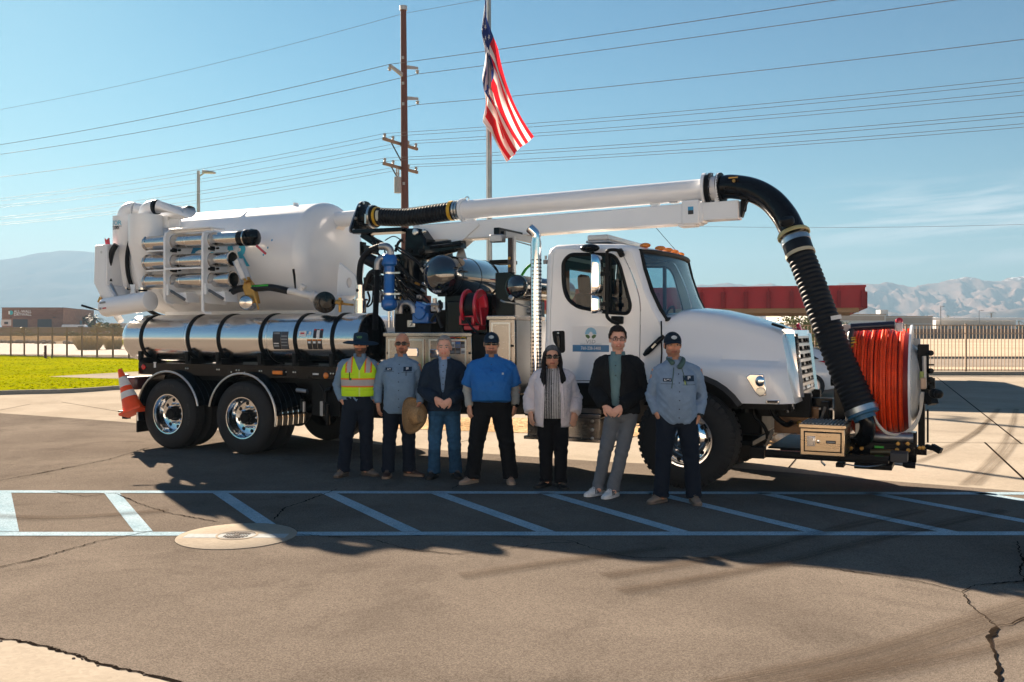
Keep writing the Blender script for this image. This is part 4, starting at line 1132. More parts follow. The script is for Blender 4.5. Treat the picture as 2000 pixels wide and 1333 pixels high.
def rear_wheel(u, v, flip=False):
    w = empty('wheel', (u, v, .525), parent=TK)
    if flip: w.rotation_euler = (0, 0, pi)
    t = tyre_mb(.525, .27, .292).build('tyre', M_RUB, w)
    if not flip:
        arc_text('MICHELIN', .42, .06, radians(120), M_TLET, w, -.0012); arc_text('MICHELIN', .42, .05, radians(20 if u < .5 else 200), M_TLET, w, -.0012)
    m = MB(); m.lathe((0, 0, 0), (0, 1, 0), [(.035, .292), (.004, .302), (.006, .287), (.03, .28), (.05, .268), (.13, .262), (.155, .25), (.168, .225), (.168, .12), (.168, .02)], 48); m.build('rim', RIMM, w)
    hh = None
    for k in range(8):
        a = 2 * pi * k / 8 + .2
        if hh is None: m = MB(); m.cyl((0, .1665, 0), (0, .172, 0), .03, n=14); hh = m.build('hand_hole', BLACKM, w); hh.location = (cos(a) * .205, 0, sin(a) * .205)
        else: copy_part(hh, w, (cos(a) * .205, 0, sin(a) * .205))
    m = MB()
    for k in range(10):
        a = 2 * pi * k / 10; m.lathe((cos(a) * .148, .166, sin(a) * .148), (0, -1, 0), [(0, .016), (.035, .016), (.045, .008), (.045, 0.001)], 8)
    m.build('lug_nut', MATS['chrome'], w)
    m = MB(); m.lathe((0, .17, 0), (0, -1, 0), [(0, .115), (.05, .105), (.07, .085), (.12, .08), (.135, .06), (.135, .001)], 24)
    for k in range(8):
        a = 2 * pi * k / 8; m.cyl((cos(a) * .092, .11, sin(a) * .092), (cos(a) * .092, .085, sin(a) * .092), .012, n=8)
    m.build('hub', BLACKM, w)
    m = tyre_mb(.525, .27, .292); m.v = [(x, y + .33, z) for x, y, z in m.v]; m.build('inner_tyre', M_RUB, w)
    return w
U2 = Tu(472, 0.0); U1 = Tu(327, 0.0); UF = Tu(1337, 0.0)
rear_wheel(U1, 0); rear_wheel(U2, 0); rear_wheel(U1, 2.5, True); rear_wheel(U2, 2.5, True)
def front_wheel(v, flip):
    w = empty('wheel', (UF, v, .555), parent=TK)
    if flip: w.rotation_euler = (0, 0, pi)
    tyre_mb(.555, .40, .30, 60, 46).build('tyre', M_RUB, w)
    m = MB(); m.lathe((0, 0, 0), (0, 1, 0), [(.04, .30), (.0, .312), (.002, .296), (.03, .285), (.05, .278), (.06, .262), (.045, .24), (.02, .21), (.012, .15), (.01, .13)], 48); m.build('rim', RIMM, w)
    m = MB()
    for k in range(10):
        a = 2 * pi * k / 10; m.cyl((cos(a) * .235, .031, sin(a) * .235), (cos(a) * .235, .028, sin(a) * .235), .026, n=12)
    m.build('hand_hole', BLACKM, w)
    m = MB(); m.lathe((0, .02, 0), (0, -1, 0), [(0, .135), (.06, .13), (.10, .10), (.17, .095), (.185, .07), (.185, .001)], 28); m.build('hub', MATS['chrome'], w)
    m = MB()
    for k in range(10):
        a = 2 * pi * k / 10 + .3; m.cyl((cos(a) * .165, .02, sin(a) * .165), (cos(a) * .165, -.03, sin(a) * .165), .015, n=8)
    m.build('lug_nut', MATS['chrome'], w)
front_wheel(0.0, False); front_wheel(2.5, True)
# ---- axles, chassis, driveline under the truck
m = MB()
for u in (U1, U2): m.cyl((u, .3, .525), (u, 2.2, .525), .085, n=14); m.sphere((u, 1.25, .53), .22, .22, .24, 14, 10)
m.cyl((UF, .3, .52), (UF, 2.2, .5), .07, n=12); m.build('axle', BLACKM, TK)
m = MB()
for v in (.85, 1.65): m.box((-.75, v - .05, .78), (UF + 1.25, v + .05, 1.06))
m.build('chassis_rail', BLACKM, TK, bevel=.01)
m = MB(); m.cyl((U2, 1.25, .55), (UF - .9, 1.25, .75), .06, n=10); m.box((UF - 1.5, 1.0, .6), (UF - .5, 1.5, 1.2)); m.box((UF - .5, .8, .55), (UF + .7, 1.7, 1.3)); m.build('driveline', BLACKM, TK, bevel=.03)
m = MB()
for u in (U1, U2):
    for v in (.72, 1.78): m.prism([V(u - .5, v - .05, .62), V(u - .2, v - .05, .74), V(u + .2, v - .05, .74), V(u + .5, v - .05, .62), V(u + .5, v - .05, .70), V(u, v - .05, .88), V(u - .5, v - .05, .70)], (0, .1, 0))
m.build('suspension', BLACKM, TK)
# ---- side sill with lights
a = T(270, 706, .12); b = T(664, 720, .12); zt = .5 * (a.z + b.z); ul, ur = a.x, b.x + .6
ZS1, ZS0 = 1.285, 1.105
m = MB(); m.box((ul, .12, ZS0), (ur, .24, ZS1)); m.box((ul, .12, ZS0 - .004), (ul + .012, 2.38, ZS1 + .004)); m.box((ul, 2.26, ZS0), (ur, 2.38, ZS1)); m.build('side_sill', BLACK, TK, bevel=.012)
m = MB(); m.box((ul + .1, .3, 1.03), (ur + .6, 2.2, 1.24)); m.build('subframe', BLACKM, TK)
def disc(px, py, v, r, mm, name, t=.02, parent=None):
    c = T(px, py, v); q = MB(); q.lathe(c, (0, -1, 0), [(-.005, r), (t * .6, r), (t, r * .75), (t * 1.1, .001)], 18); return q.build(name, mm, parent or TK)
disc(281, 717, .12, .04, REDL, 'marker_light'); disc(637, 734, .12, .042, AMBER, 'marker_light')
c = T(545, 728, .12); m = MB(); m.box((c.x - .12, .095, c.z - .045), (c.x + .12, .119, c.z + .045)); lb = m.build('marker_light', BLACKM, TK, bevel=.01)
m = MB(); m.box((c.x - .09, .075, c.z - .028), (c.x + .09, .0945, c.z + .028)); m.build('lens', AMBER, lb, bevel=.012)
m = MB()
for px in (363, 367, 424, 428, 452, 462, 467, 478, 507, 511, 534, 559, 573, 577, 646, 651):
    c = T(px, 720 + (px - 363) * .035 + (4 if px in (452, 478) else 0), .12); m.lathe((c.x, .12, c.z), (0, -1, 0), [(-.002, .011), (.006, .011), (.008, .001)], 8)
m.build('rivet', SILVERB, TK)
c = T(303, 714, .12); m = MB(); m.box((c.x - .02, .112, c.z - .035), (c.x + .02, .1185, c.z + .035)); m.box((c.x - .03, .112, c.z + .036), (c.x + .03, .1185, c.z + .05)); m.build('decal', LWHITE, TK, smooth=0)
c = T(617, 731, .12); m = MB(); m.box((c.x - .05, .112, c.z - .012), (c.x + .05, .1185, c.z + .012)); m.build('decal', LWHITE, TK, smooth=0)
# ---- fenders
def fender(u, v0, v1, a0, a1, lower_r, near=True):
    f = MB(); n = 20; rr_ = .625
    pts = []
    for i in range(n + 1):
        a = a0 + (a1 - a0) * i / n; pts.append(V(u + cos(a) * rr_, 0, .54 + sin(a) * rr_))
    for th, z in ((0, 0),):
        vs = []
        for p in pts:
            d = V(p.x - u, 0, p.z - .54).normalized()
            for v, k in ((v0, 0), (v1, 0), (v1, .012), (v0, .012)): vs.append(p + V(0, v, 0) + d * k)
        f.loft([vs[4 * i:4 * i + 4] for i in range(n + 1)])
    fo_ = f.build('fender', BLACK, TK)
    s = MB()
    for v in [v0 + .004] + [v0 + (v1 - v0) * q for q in (.2, .38, .56, .74, .92)]:
        rings = []
        for p in pts:
            d = V(p.x - u, 0, p.z - .54).normalized()
            rings.append([p + V(0, v - .007, 0) + d * .0125, p + V(0, v + .007, 0) + d * .0125, p + V(0, v + .007, 0) + d * .017, p + V(0, v - .007, 0) + d * .017])
        s.loft(rings)
    s.build('fender_trim', MATS['chrome'], fo_)
    e = MB(); e.tube([p + V(0, v0 - .006, 0) for p in pts], .013, 8); e.build('fender_edge', SILVERB, fo_)
for v0, v1 in ((.0, .64), (1.86, 2.5)):
    fender(U1, v0, v1, radians(193), radians(12), 0)
    fender(U2, v0, v1, radians(168), radians(-10), 0)
    m = MB(); m.box((U1 - .66, v0 + .01, .22), (U1 - .632, v1, .50)); m.build('mud_flap', BLACKM, TK)
# rear bumper, tail light and cone holder
m = MB(); m.box((ul - .28, .1, .86), (ul - .02, 2.4, 1.06)); m.box((ul - .2, .5, .55), (ul - .02, 2.0, .86)); m.build('rear_bumper', mat('maroon_bumper', (.05, .012, .016), .35, coat=.4), TK, bevel=.04)
c = T(239, 744, .2); m = MB(); m.box((c.x - .06, .2, c.z - .14), (c.x + .06, .3, c.z + .1)); tl = m.build('tail_light', ALU_D, TK, bevel=.015)
m = MB(); m.lathe((c.x + .0, .2, c.z + .02), (0, -1, 0), [(-.004, .055), (.015, .055), (.02, .04), (.021, .001)], 18); m.lathe((c.x - .06, .25, c.z + .02), (-1, 0, 0), [(-.004, .05), (.015, .05), (.02, .001)], 18); m.build('lens', REDL, tl)
c = T(262, 798, .12); m = MB(); m.box((c.x - .17, -.04, c.z - .05), (c.x + .12, .3, c.z - .03)); m.box((c.x - .15, .02, c.z - .16), (c.x - .05, .1, c.z - .05)); m.build('cone_holder', BLACKM, TK)
# ---- lower steel water tank
TV, TR = .40, .355
zl = .5 * (T(430, 611, .4).z + T(430, 705, .4).z); ZT = 1.665
uA, uB = Tu(233, .10), Tu(718, .1)
m = MB(); m.lathe((uA, TV, ZT), (1, 0, 0), [(0.0, .001), (.0, .10), (.01, .19), (.035, .26), (.08, .315), (.14, .345), (.21, TR), (uB - uA - .16, TR)], 72); wt = m.build('water_tank', TANKSS, TK, smooth=30)
m = MB(); m.lathe((uB - .16, TV, ZT), (1, 0, 0), [(-.002, TR), (.0, TR + .006), (.035, TR + .006), (.04, TR - .01), (.04, TR - .02)], 72); m.build('end_ring', TANKSS, wt)
m = MB(); m.lathe((uB - .12, TV, ZT), (1, 0, 0), [(-.002, TR - .012), (.03, .28), (.06, .18), (.075, .001)], 48); m.build('end_cap', BLACK, wt)  # polished cap coloured black, its dark reflection put into the paint
for px in (274.5, 365.5, 425.5, 507.5, 575, 647.5):
    u = Tu(px, .05) + .012
    q = MB(); q.lathe((u - .028, TV, ZT), (1, 0, 0), [(0, TR + .001), (0, TR + .012), (.056, TR + .012), (.056, TR + .001)], 64); st = q.build('strap', BLACKM, wt)
    q = MB(); q.box((u - .03, .02, ZT - .34), (u + .03, .075, ZT - .2)); q.box((u - .06, .06, ZS1), (u + .06, .5, ZT - .3)); q.cyl((u, .03, ZT - .26), (u, .03, ZT - .36), .016, n=8); q.build('strap_bracket', BLACKM, st)
for px in (360, 519):
    u = Tu(px, .05); q = MB(); q.lathe((u, TV, ZT), (1, 0, 0), [(0, TR), (.004, TR + .003), (.008, TR)], 64); q.build('weld_seam', SILVERB, wt)
def on_tank(u, zc, off=.004, vv=TV, zz=ZT, rr_=TR):
    return lambda x, y: V(u + x, vv - cos((zc + y - zz) / rr_) * (rr_ + off), zz + sin((zc + y - zz) / rr_) * (rr_ + off))
def decal(px0, py0, px1, py1, mm, name='decal', parent=None, off=.004, n=6):
    a, b = T(px0, py0, .05), T(px1, py1, .05); f = on_tank(0, 0, off); q = MB(); vs = []
    za, zb = a.z, b.z
    for i in range(n + 1):
        z = za + (zb - za) * i / n
        vs += [f(a.x, z), f(b.x, z)]
    q.add(vs, [(2 * i, 2 * i + 1, 2 * i + 3, 2 * i + 2) for i in range(n)]); return q.build(name, mm, parent or wt, smooth=60)
decal(533, 648, 548, 683, LBLACK); decal(549, 648, 563, 683, mat('decal_dark', (.05, .055, .07), .5))
decal(535, 650, 547, 653, LGREY, off=.007); decal(535, 670, 545, 672, LWHITE, off=.007); decal(535, 674, 545, 678, LGREY, off=.007)
for k in range(4): decal(550, 656 + 6 * k, 562, 658 + 6 * k, LGREY, off=.007, n=1)
decal(600, 648, 607, 655, LWHITE); decal(584, 647, 598, 658, LWHITE); decal(587, 650, 595, 653, REDL, off=.007, n=1)
decal(600, 648, 603, 653, LBLUE, off=.007, n=1)
for k in range(3):
    decal(612 + 6.4 * k, 643, 617.5 + 6.4 * k, 661, LBLACK if k != 1 else LWHITE); decal(600.5 + 9.8 * k, 663, 609 + 9.8 * k, 683, LBLACK)
    decal(601 + 9.8 * k, 663, 608.6 + 9.8 * k, 665.5, AMBER, off=.007, n=1); decal(602 + 9.8 * k, 667, 607.6 + 9.8 * k, 671, LWHITE, off=.007, n=1)
    decal(612.5 + 6.4 * k, 643, 617 + 6.4 * k, 645.3, REDL if k != 1 else LBLACK, off=.007, n=1)
# ---- debris tank
ZD, RD, VD = 2.88, .84, 1.25
uD0, uD1 = Tu(338, VD), Tu(641, VD)
ztop = T(560, 404, VD).z; ZD = ztop - RD
m = MB(); L_ = uD1 - uD0
m.lathe((uD0, VD, ZD), (1, 0, 0), [(-.05, .001), (-.05, RD), (0, RD), (L_, RD)], 96, 0)
dt = m.build('debris_tank', WHITE_S, TK, smooth=30)
m = MB(); m.lathe((uD1 + .004, VD, ZD), (1, 0, 0), [(-.03, RD + .001), (-.03, RD + .006), (0.0, RD + .006), (.05, RD - .012), (.12, RD - .07), (.17, RD - .18), (.21, RD - .4), (.235, .25), (.24, .001)], 96); m.build('front_dome', WHITE_S, dt, smooth=50)
for u in (uD0 + .38, uD0 + L_ * .6):
    m = MB(); m.lathe((u, VD, ZD), (1, 0, 0), [(0, RD), (.006, RD + .005), (.05, RD + .005), (.056, RD)], 96); m.build('weld_band', WHITE_S, dt)
def on_debris(u, zc, off=.005): return on_tank(u, zc, off, VD, ZD, RD)
lt = T(470, 520, VD - RD + .06)
for i, ch in enumerate('VACTOR'):
    mb = MB(); u = Tu([325, 360, 391, 417, 444, 474][i], VD - RD + .05); z = T(420, 521, VD - RD + .05).z
    mb.text(ch, .47, on_debris(u, z, .007), bold=.020); mb.build('tank_letter', mat('logo_blue', (.02, .25, .50), .4) if i < 3 else LCYAN, dt, smooth=0)
for p in ((536, 470), (530, 485), (522, 499)):
    c = T(p[0], p[1], VD - RD + .08); f = on_debris(0, 0, .006); q = MB(); q.add([f(c.x + cos(a) * .014, c.z + sin(a) * .017) for a in [2 * pi * k / 14 for k in range(14)]], [tuple(range(14))]); q.build('blue_dot', LBLUE, dt, smooth=0)
for px, y, w_, h_, mm in ((600, 470, .10, .07, LBLACK), (618, 470, .06, .07, YEL), (592, 520, .05, .08, LWHITE), (560, 545, .08, .04, LBLACK), (352, 560, .05, .05, REDL)):
    c = T(px, y, VD - RD + .08); f = on_debris(c.x, c.z, .006); q = MB(); q.add([f(-w_ / 2, -h_ / 2), f(w_ / 2, -h_ / 2), f(w_ / 2, h_ / 2), f(-w_ / 2, h_ / 2)], [(0, 1, 2, 3)]); 
    if px == 352: q.build('decal', mm, dt, smooth=0)
# lifting lugs on the tank top
c = T(578, 412, VD - .2); m = MB(); m.box((c.x - .01, c.y - .05, c.z - .02), (c.x + .01, c.y + .05, c.z + .12)); m.tube([c + V(-.12, -.22, -.06), c + V(-.02, -.16, -.05), c + V(.1, -.02, .04)], .016, 6); m.tube([c + V(-.05, .05, .03), c + V(.1, -.18, -.04)], .014, 6); m.build('lifting_lug', WHITE_S, dt)
# outlet pipe at the front top
p0, p1 = T(640, 432, VD - .1), T(706, 429, VD - .1)
zo = T(672, 430, VD).z; ro = .115
m = MB(); m.cyl((uD1 - .1, VD, zo), (Tu(702, VD), VD, zo + .02), .118, n=32); m.prism([V(uD1 + .05, VD - .1, zo - .05), V(uD1 + .12, VD - .1, zo - .25), V(Tu(668, VD), VD - .1, zo - .1)], (0, .2, 0)); m.build('outlet_pipe', WHITE_S, dt, bevel=.004)
# cradle gusset with oval hole and body floor
gv = .62
g2 = [T(659, 578, gv), T(661, 536, gv), T(664, 514, gv), T(678, 525, gv), T(694, 538, gv), T(699, 552, gv), T(697, 578, gv)]
ov = T(683, 553, gv)
panel_hole([(p.x, p.z) for p in g2], [[(ov.x + cos(a) * .045, ov.z + sin(a) * .075) for a in [2 * pi * k / 18 for k in range(18)]]], lambda a_, b_: V(a_, gv, b_), .03, 'tank_gusset', WHITE_S, TK)
m = MB(); m.box((uD0 + .1, .98, 1.32), (uD1 + .32, 1.52, ZD - RD + .2)); m.build('body_cradle', WHITE_S, TK)
m = MB(); m.cyl((uA + .2, 2.1, ZT), (uB, 2.1, ZT), .355, n=40); m.build('water_tank', TANKSS, TK)
# ---- rear door, cyclones and their ducts
dv0 = .25
rp = [T(186, 478, dv0), T(212, 477, dv0), T(228, 508, dv0), T(222, 560, dv0), T(228, 590, dv0), T(206, 590, dv0), T(184, 552, dv0)]
uR = uD0 - .05
m = MB(); m.lathe((uR - .34, VD, ZD), (1, 0, 0), [(.08, .3), (.08, RD - .16), (.13, RD - .05), (.30, RD - .01), (.317, RD - .01)], 72); m.lathe((uR - .34, VD, ZD), (-1, 0, 0), [(-.005, .3), (.06, .25), (.09, .001)], 32); rdoor = m.build('rear_door', WHITE_S, TK)
m = MB(); m.lathe((uR - .02, VD, ZD), (1, 0, 0), [(-.02, RD + .02), (-.02, RD + .075), (.02, RD + .075), (.02, RD + .02)], 72); m.build('door_seal', BLACKM, rdoor)
pv_ = .12
out = [T(185, 480, pv_), T(206, 477, pv_), T(206, 558, pv_), T(226, 592, pv_), T(205, 597, pv_), T(183, 553, pv_)]
m = MB(); m.prism(out, (0, .06, 0)); m.prism([out[1], out[2], out[2] + V(.0, .5, 0), out[1] + V(.0, .5, 0)], (.03, 0, 0)); m.prism([out[2], out[3], out[3] + V(0, .5, 0), out[2] + V(0, .5, 0)], (.03, 0, .01)); hg = m.build('door_hinge_arm', WHITE_S, TK, bevel=.012)
c = T(198, 493, pv_); m = MB(); m.cyl((c.x, pv_ - .004, c.z), (c.x, pv_ + .0, c.z), .022, n=14); m.build('hole', mat('sky_white_hole', (.6, .62, .63), .5), hg)
m = MB(); m.tube(smooth_path([T(227, 478, .22), T(219, 492, .2), T(214, 512, .2), T(212, 535, .2), T(214, 551, .2)], 6), .045, 12); m.build('hydraulic_hose', HOSE2, hg)
m = MB(); m.tube([T(213, 551, .2), T(224, 572, .2), T(232, 586, .2)], [.03, .03, .03], 10); m.build('hydraulic_rod', SILVERB, hg)
m = MB(); m.prism([T(204, 466, .2), T(207, 470, .2), T(212, 465, .2), T(213, 478, .2), T(206, 478, .2)], (0, .02, 0)); m.build('warning_flag', REDP, hg)
m = MB(); m.cyl(T(195, 592, .1), T(201, 583, .12), .045, .06, 12); m.build('valve_body', BRASS, hg)
m = MB(); m.tube([T(160, 597, -.05), T(176, 602, -.03), T(192, 606, 0), T(202, 606, .02)], [.018, .018, .010, .01], 8); m.build('valve_handle', BLACKM, hg)
def cyclone(pxl, pxr, v, ytop, ymid, ybot, xb, wb, txt=False):
    zc0 = T((pxl + pxr) / 2, ytop, v); cx = zc0.x; r = (T(pxr, 500, v).x - T(pxl, 500, v).x) * .5 * .93
    zt_, zm, zb_ = zc0.z, T((pxl + pxr) / 2, ymid, v).z, T(xb, ybot, v).z
    bx = T(xb, ybot, v).x
    q = MB(); n = 40; rings = []
    for z, rr2, x in ((zt_, .001, cx), (zt_, r, cx), (zm, r, cx), (zm - .01, r * .99, cx), (zb_, wb, bx), (zb_ - .02, wb, bx)):
        rings.append([V(x + cos(2 * pi * k / n) * rr2, v + sin(2 * pi * k / n) * rr2, z) for k in range(n)])
    q.loft(rings, caps=False); cyo = q.build('cyclone', WHITE_S, TK, smooth=30)
    q = MB(); q.lathe((bx, v, zb_ - .02), (0, 0, -1), [(0, wb * .95), (.0, wb * 1.04), (.1, wb * 1.04), (.1, wb * .9), (.32, wb * .9)], 24); q.build('collar', STEEL, cyo)
    q = MB(); q.lathe((bx, v, zb_ - .05), (0, 0, -1), [(0, wb * 1.05), (0, wb * 1.1), (.03, wb * 1.1), (.03, wb * 1.05)], 24); q.build('clamp', BLACKM, cyo)
    return cyo, cx, r, zt_
c1, x1, r1, z1 = cyclone(227, 262, .50, 424, 480, 560, 246, .062)
c2, x2, r2, z2 = cyclone(260, 309, .22, 421, 480, 560, 279, .062)
# lettering wrapped round the rear cyclone
mb = MB()
def on_cyc(s0, z0): return lambda x, y: V(x1 + sin((s0 + x) / r1) * (r1 + .004), .50 - cos((s0 + x) / r1) * (r1 + .004), z0 + y)
zz_ = T(240, 439, .5 - r1).z
for i, ch in enumerate('VACTOR'): mb.text(ch, .105, on_cyc(-.265 + i * .0685, zz_), bold=.001)
mb.build('cyclone_lettering', LCYAN, c1, smooth=0)
mb = MB(); zz2 = T(240, 447.5, .5 - r1).z
mb.text('2100i', .07, on_cyc(-.005, zz2), bold=.002); f = on_cyc(0, zz_ - .022); mb.add([f(x, y) for x in (-.24, -.16, -.08, 0, .06, .11) for y in (0, .007)], [(2 * i, 2 * i + 2, 2 * i + 3, 2 * i + 1) for i in range(5)]); mb.build('cyclone_lettering', LBLACK, c1, smooth=0)
def elbow(p, r_big, rad, toward, name, n=8):
    P = [];
    for i in range(n + 1):
        a = pi / 2 * i / n; P.append(V(p) + toward * (r_big * (1 - cos(a))) + V(0, 0, r_big * sin(a)))
    q = MB(); q.tube([V(p) - V(0, 0, .1)] + P + [P[-1] + toward * .05], rad, 24); return q.build(name, WHITE_S, TK), P[-1] + toward * .05
e_, endp = elbow(V(x2 + .0, .22, z2 - .01), .13, .108, V(1, .12, 0).normalized(), 'duct_elbow')
q = MB(); q.cyl(endp, endp + V(.05, .006, 0), .114, n=24); q.build('duct_coupling', HOSE2, TK)
q = MB(); q.tube([endp + V(.05, .006, 0), T(370, 414, .45), V(uD0 + .5, .6, ZD + RD - .12)], [.105, .1, .1], 24); q.build('duct_pipe', WHITE_S, TK)
e_, endp2 = elbow(V(x1 + .0, .5, z1 - .01), .12, .125, V(1, .3, 0).normalized(), 'duct_elbow')
q = MB(); q.tube([endp2, V(uD0 + .3, .8, ZD + RD - .08)], .115, 24); q.build('duct_pipe', WHITE_S, TK)
q = MB(); q.box((Tu(312, .4), .4, T(312, 446, .4).z), (Tu(324, .4), .46, T(312, 422, .4).z)); q.box((Tu(322, .45), .45, T(330, 446, .4).z), (Tu(350, .45), .5, T(330, 428, .4).z)); q.build('duct_bracket', WHITE_S, TK, bevel=.01)
# tilted drain canister below the cyclones
p, q_ = T(206, 601, .02), T(294, 588, .02)
q = MB(); d_ = (q_ - p); q.lathe(p, d_, [(-.01, .001), (-.01, .11), (.0, .142), (.03, .15), (d_.length - .02, .152), (d_.length, .150), (d_.length + .008, .13), (d_.length + .01, .001)], 40); dc = q.build('drain_canister', WHITE_S, TK, smooth=40)
q = MB(); fr = d_.normalized(); c = p + fr * .13 + V(0, -.153, -.03); q.beam(c - fr * .01, c + fr * .06, .012, .02); q.build('red_lever', REDP, dc)
q = MB(); c = p + fr * .1 + V(0, -.153, .06); q.beam(c - fr * .05, c + fr * .08, .004, .03); q.build('decal', LGREY, dc, smooth=0)
q = MB(); c = p + fr * .07 + V(0, -.15, -.03); q.lathe(c, (0, -1, 0), [(0, .02), (.02, .02), (.03, .012), (.03, .001)], 10); q.build('valve', ALU_D, dc)
q = MB(); g_ = T(257, 558, .15); q.prism([T(253, 556, .2), T(264, 556, .2), T(262, 566, .2), T(266, 585, .2), T(250, 585, .2), T(256, 568, .2)], (0, .03, 0)); q.build('saddle_bracket', WHITE_S, TK)
q = MB(); q.tube([T(222, 598, .25), T(226, 612, .25), T(236, 628, .25)], [.05, .06, .05], 12); q.build('drain_outlet', WHITE_S, TK)
# ---- tube rack on the side
VT, RT = .12, .108
def bracket(px, y0, y1, hook):
    u = Tu(px, VT - .2); zt_ = T(px, y0, VT - .2).z; zb_ = T(px, y1, VT - .2).z
    outl = round_poly([(VT - .2, zb_), (VT + .28, zb_ - .02), (VT + .30, zt_ - .02), (VT - .2, zt_)], [.09, .05, .05, .09])
    holes = []
    for z in tube_z(u): holes.append([(VT + cos(a) * (RT + .012), z + sin(a) * (RT + .012)) for a in [2 * pi * k / 28 for k in range(28)]])
    o_ = panel_hole(outl, holes, lambda a_, b_: V(u, a_, b_), .016, 'rack_plate', WHITE_S, TK)
    q = MB(); P_ = [V(u, VT - .2, zt_ - .1), V(u, VT - .2, (zt_ + zb_) / 2), V(u, VT - .2, zb_ + .05)]
    q.tube([V(u, VT + .25, zt_)] + [V(u, VT - .12, zt_), V(u, VT - .18, zt_ - .03)] + P_ + ([V(u, VT - .2, zb_ - hook), V(u + .03, VT - .18, zb_ - hook - .03), V(u + .06, VT - .1, zb_ - hook - .03)] if hook else [V(u, VT - .17, zb_ + .01), V(u, VT - .05, zb_ - .015)]), .022, 10); q.build('plate_lip', WHITE_S, o_)
    return o_, u, zt_, zb_
TZ = [T(420, 468.5, VT).z, T(420, 508, VT).z, T(420, 547, VT).z]
def tube_z(u): return TZ
rkA = bracket(322, 452, 592, 0); rkB = bracket(396, 452, 592, .12)
q = MB(); zb2 = rkA[2]; q.tube([V(rkA[1], VT + .0, zb2 + .01), V(rkB[1], VT + .0, zb2 + .01)], .03, 10); q.box((rkA[1], VT - .21, TZ[2] + .155), (rkB[1], VT - .18, TZ[2] + .185)); q.box((rkA[1] - .02, VT - .12, zb2 + .02), (rkB[1] + .05, VT + .2, zb2 + .045)); q.build('rack_bar', WHITE_S, TK, bevel=.006)
for z in (TZ[0] - .145, TZ[1] - .145):
    q = MB(); q.box((Tu(288, 0), VT - .14, z), (Tu(320, 0), VT + .2, z + .02)); q.build('rack_shelf', WHITE_S, TK)
for u in (rkA[1], rkB[1]):
    for z in (TZ[0] - .14, TZ[1] - .14):
        q = MB(); q.cyl((u + .02, VT - .1, z), (u + .13, VT - .1, z), .02, n=10); q.box((u + .07, VT - .13, z - .03), (u + .1, VT - .06, z + .03)); q.cyl((u + .16, VT - .09, z), (u + .2, VT - .09, z), .016, n=8); q.build('rack_latch', BLACKM, TK)
    zz = TZ[2] - .16; q = MB(); q.tube([V(u + .08, VT - .16, zz), V(u + .3, VT - .1, zz - .13)], .022, 10); st = q.build('gas_strut', mat('strut_grey', (.10, .11, .12), .4), TK)
    q = MB(); q.tube([V(u + .02, VT - .17, zz + .04), V(u + .1, VT - .16, zz)], .012, 8); q.build('strut_rod', SILVERB, st)
    q = MB(); q.prism([V(u + .01, VT - .12, zz - .02), V(u + .33, VT - .08, zz - .17), V(u + .30, VT - .08, zz - .02)], (0, .25, 0)); q.build('hinge_bracket', WHITE_S, TK)
    q = MB(); q.box((u - .002, VT - .19, zz - .06), (u + .06, VT + .25, zz + .1)); q.build('hinge_post', WHITE_S, TK)
q = MB(); q.cyl((Tu(343, .3), .3, TZ[2] - .17), (Tu(452, .3), .3, TZ[2] - .17), .052, n=16); q.build('torque_tube', WHITE_S, TK)
def tube_thing(z, px0, px1, label, dark):
    u0, u1 = Tu(px0, VT), Tu(px1, VT)
    e = tag(empty('suction_tube', (0, 0, 0)), label, 'metal tube', 'silver suction tubes carried in the side rack')
    e.location = P0 + V((u0 + u1) / 2 * TC + VT * TS, -(u0 + u1) / 2 * TS + VT * TC, z); e.rotation_euler = (0, 0, -TH)
    L = (u1 - u0) / 2; q = MB()
    q.lathe((-L, 0, 0), (1, 0, 0), [(.01, RT - .008), (0, RT - .004), (0, RT + .016), (.022, RT + .018), (.03, RT), (2 * L - .03, RT), (2 * L - .022, RT + .018), (2 * L, RT + .018), (2 * L, RT - .006), (2 * L - .02, RT - .012), (.02, RT - .012)], 40)
    q.build('tube_wall', STEEL, e, smooth=30)
    q = MB(); q.lathe((L - .25, 0, 0), (1, 0, 0), [(0, .001), (.001, RT - .013)], 30); q.build('dark_bore', BLACKM, e)
    for x in (-.14, .35):
        q = MB(); q.lathe((x * L, 0, 0), (1, 0, 0), [(0, RT), (.002, RT + .003), (.006, RT)], 40); q.build('seam', SILVERB, e)
    return e
t1 = tube_thing(TZ[0], 289, 484, 'topmost silver tube in the rack, ending in a black nozzle', False)
t2 = tube_thing(TZ[1], 289, 455, 'middle of three silver tubes in the rack, with an open end', True)
t3 = tube_thing(TZ[2], 289, 457, 'lowest of three silver tubes in the rack, beside the bronze valve', True)
q = MB(); u = Tu(470, VT); q.lathe((u, VT, TZ[0]), (1, 0, 0), [(0, RT + .003), (.0, RT + .008), (.16, RT + .008), (.18, RT - .01)], 32); q.lathe((u + .17, VT, TZ[0]), (1, 0, 0), [(0, RT - .01), (.05, RT + .02), (.11, RT + .01), (.14, .06), (.15, .001)], 14); tn = q.build('nozzle', BLACK, TK); tn.parent = t1; tn.matrix_parent_inverse = Matrix.Translation(-V((Tu(289, VT) + Tu(484, VT)) / 2, VT, TZ[0]))
q = MB(); a_, b_ = T(501, 480, VT - .1), T(519, 496, VT - .12); q.beam(a_, b_, .02, .028); q.build('red_lever', REDP, TK)
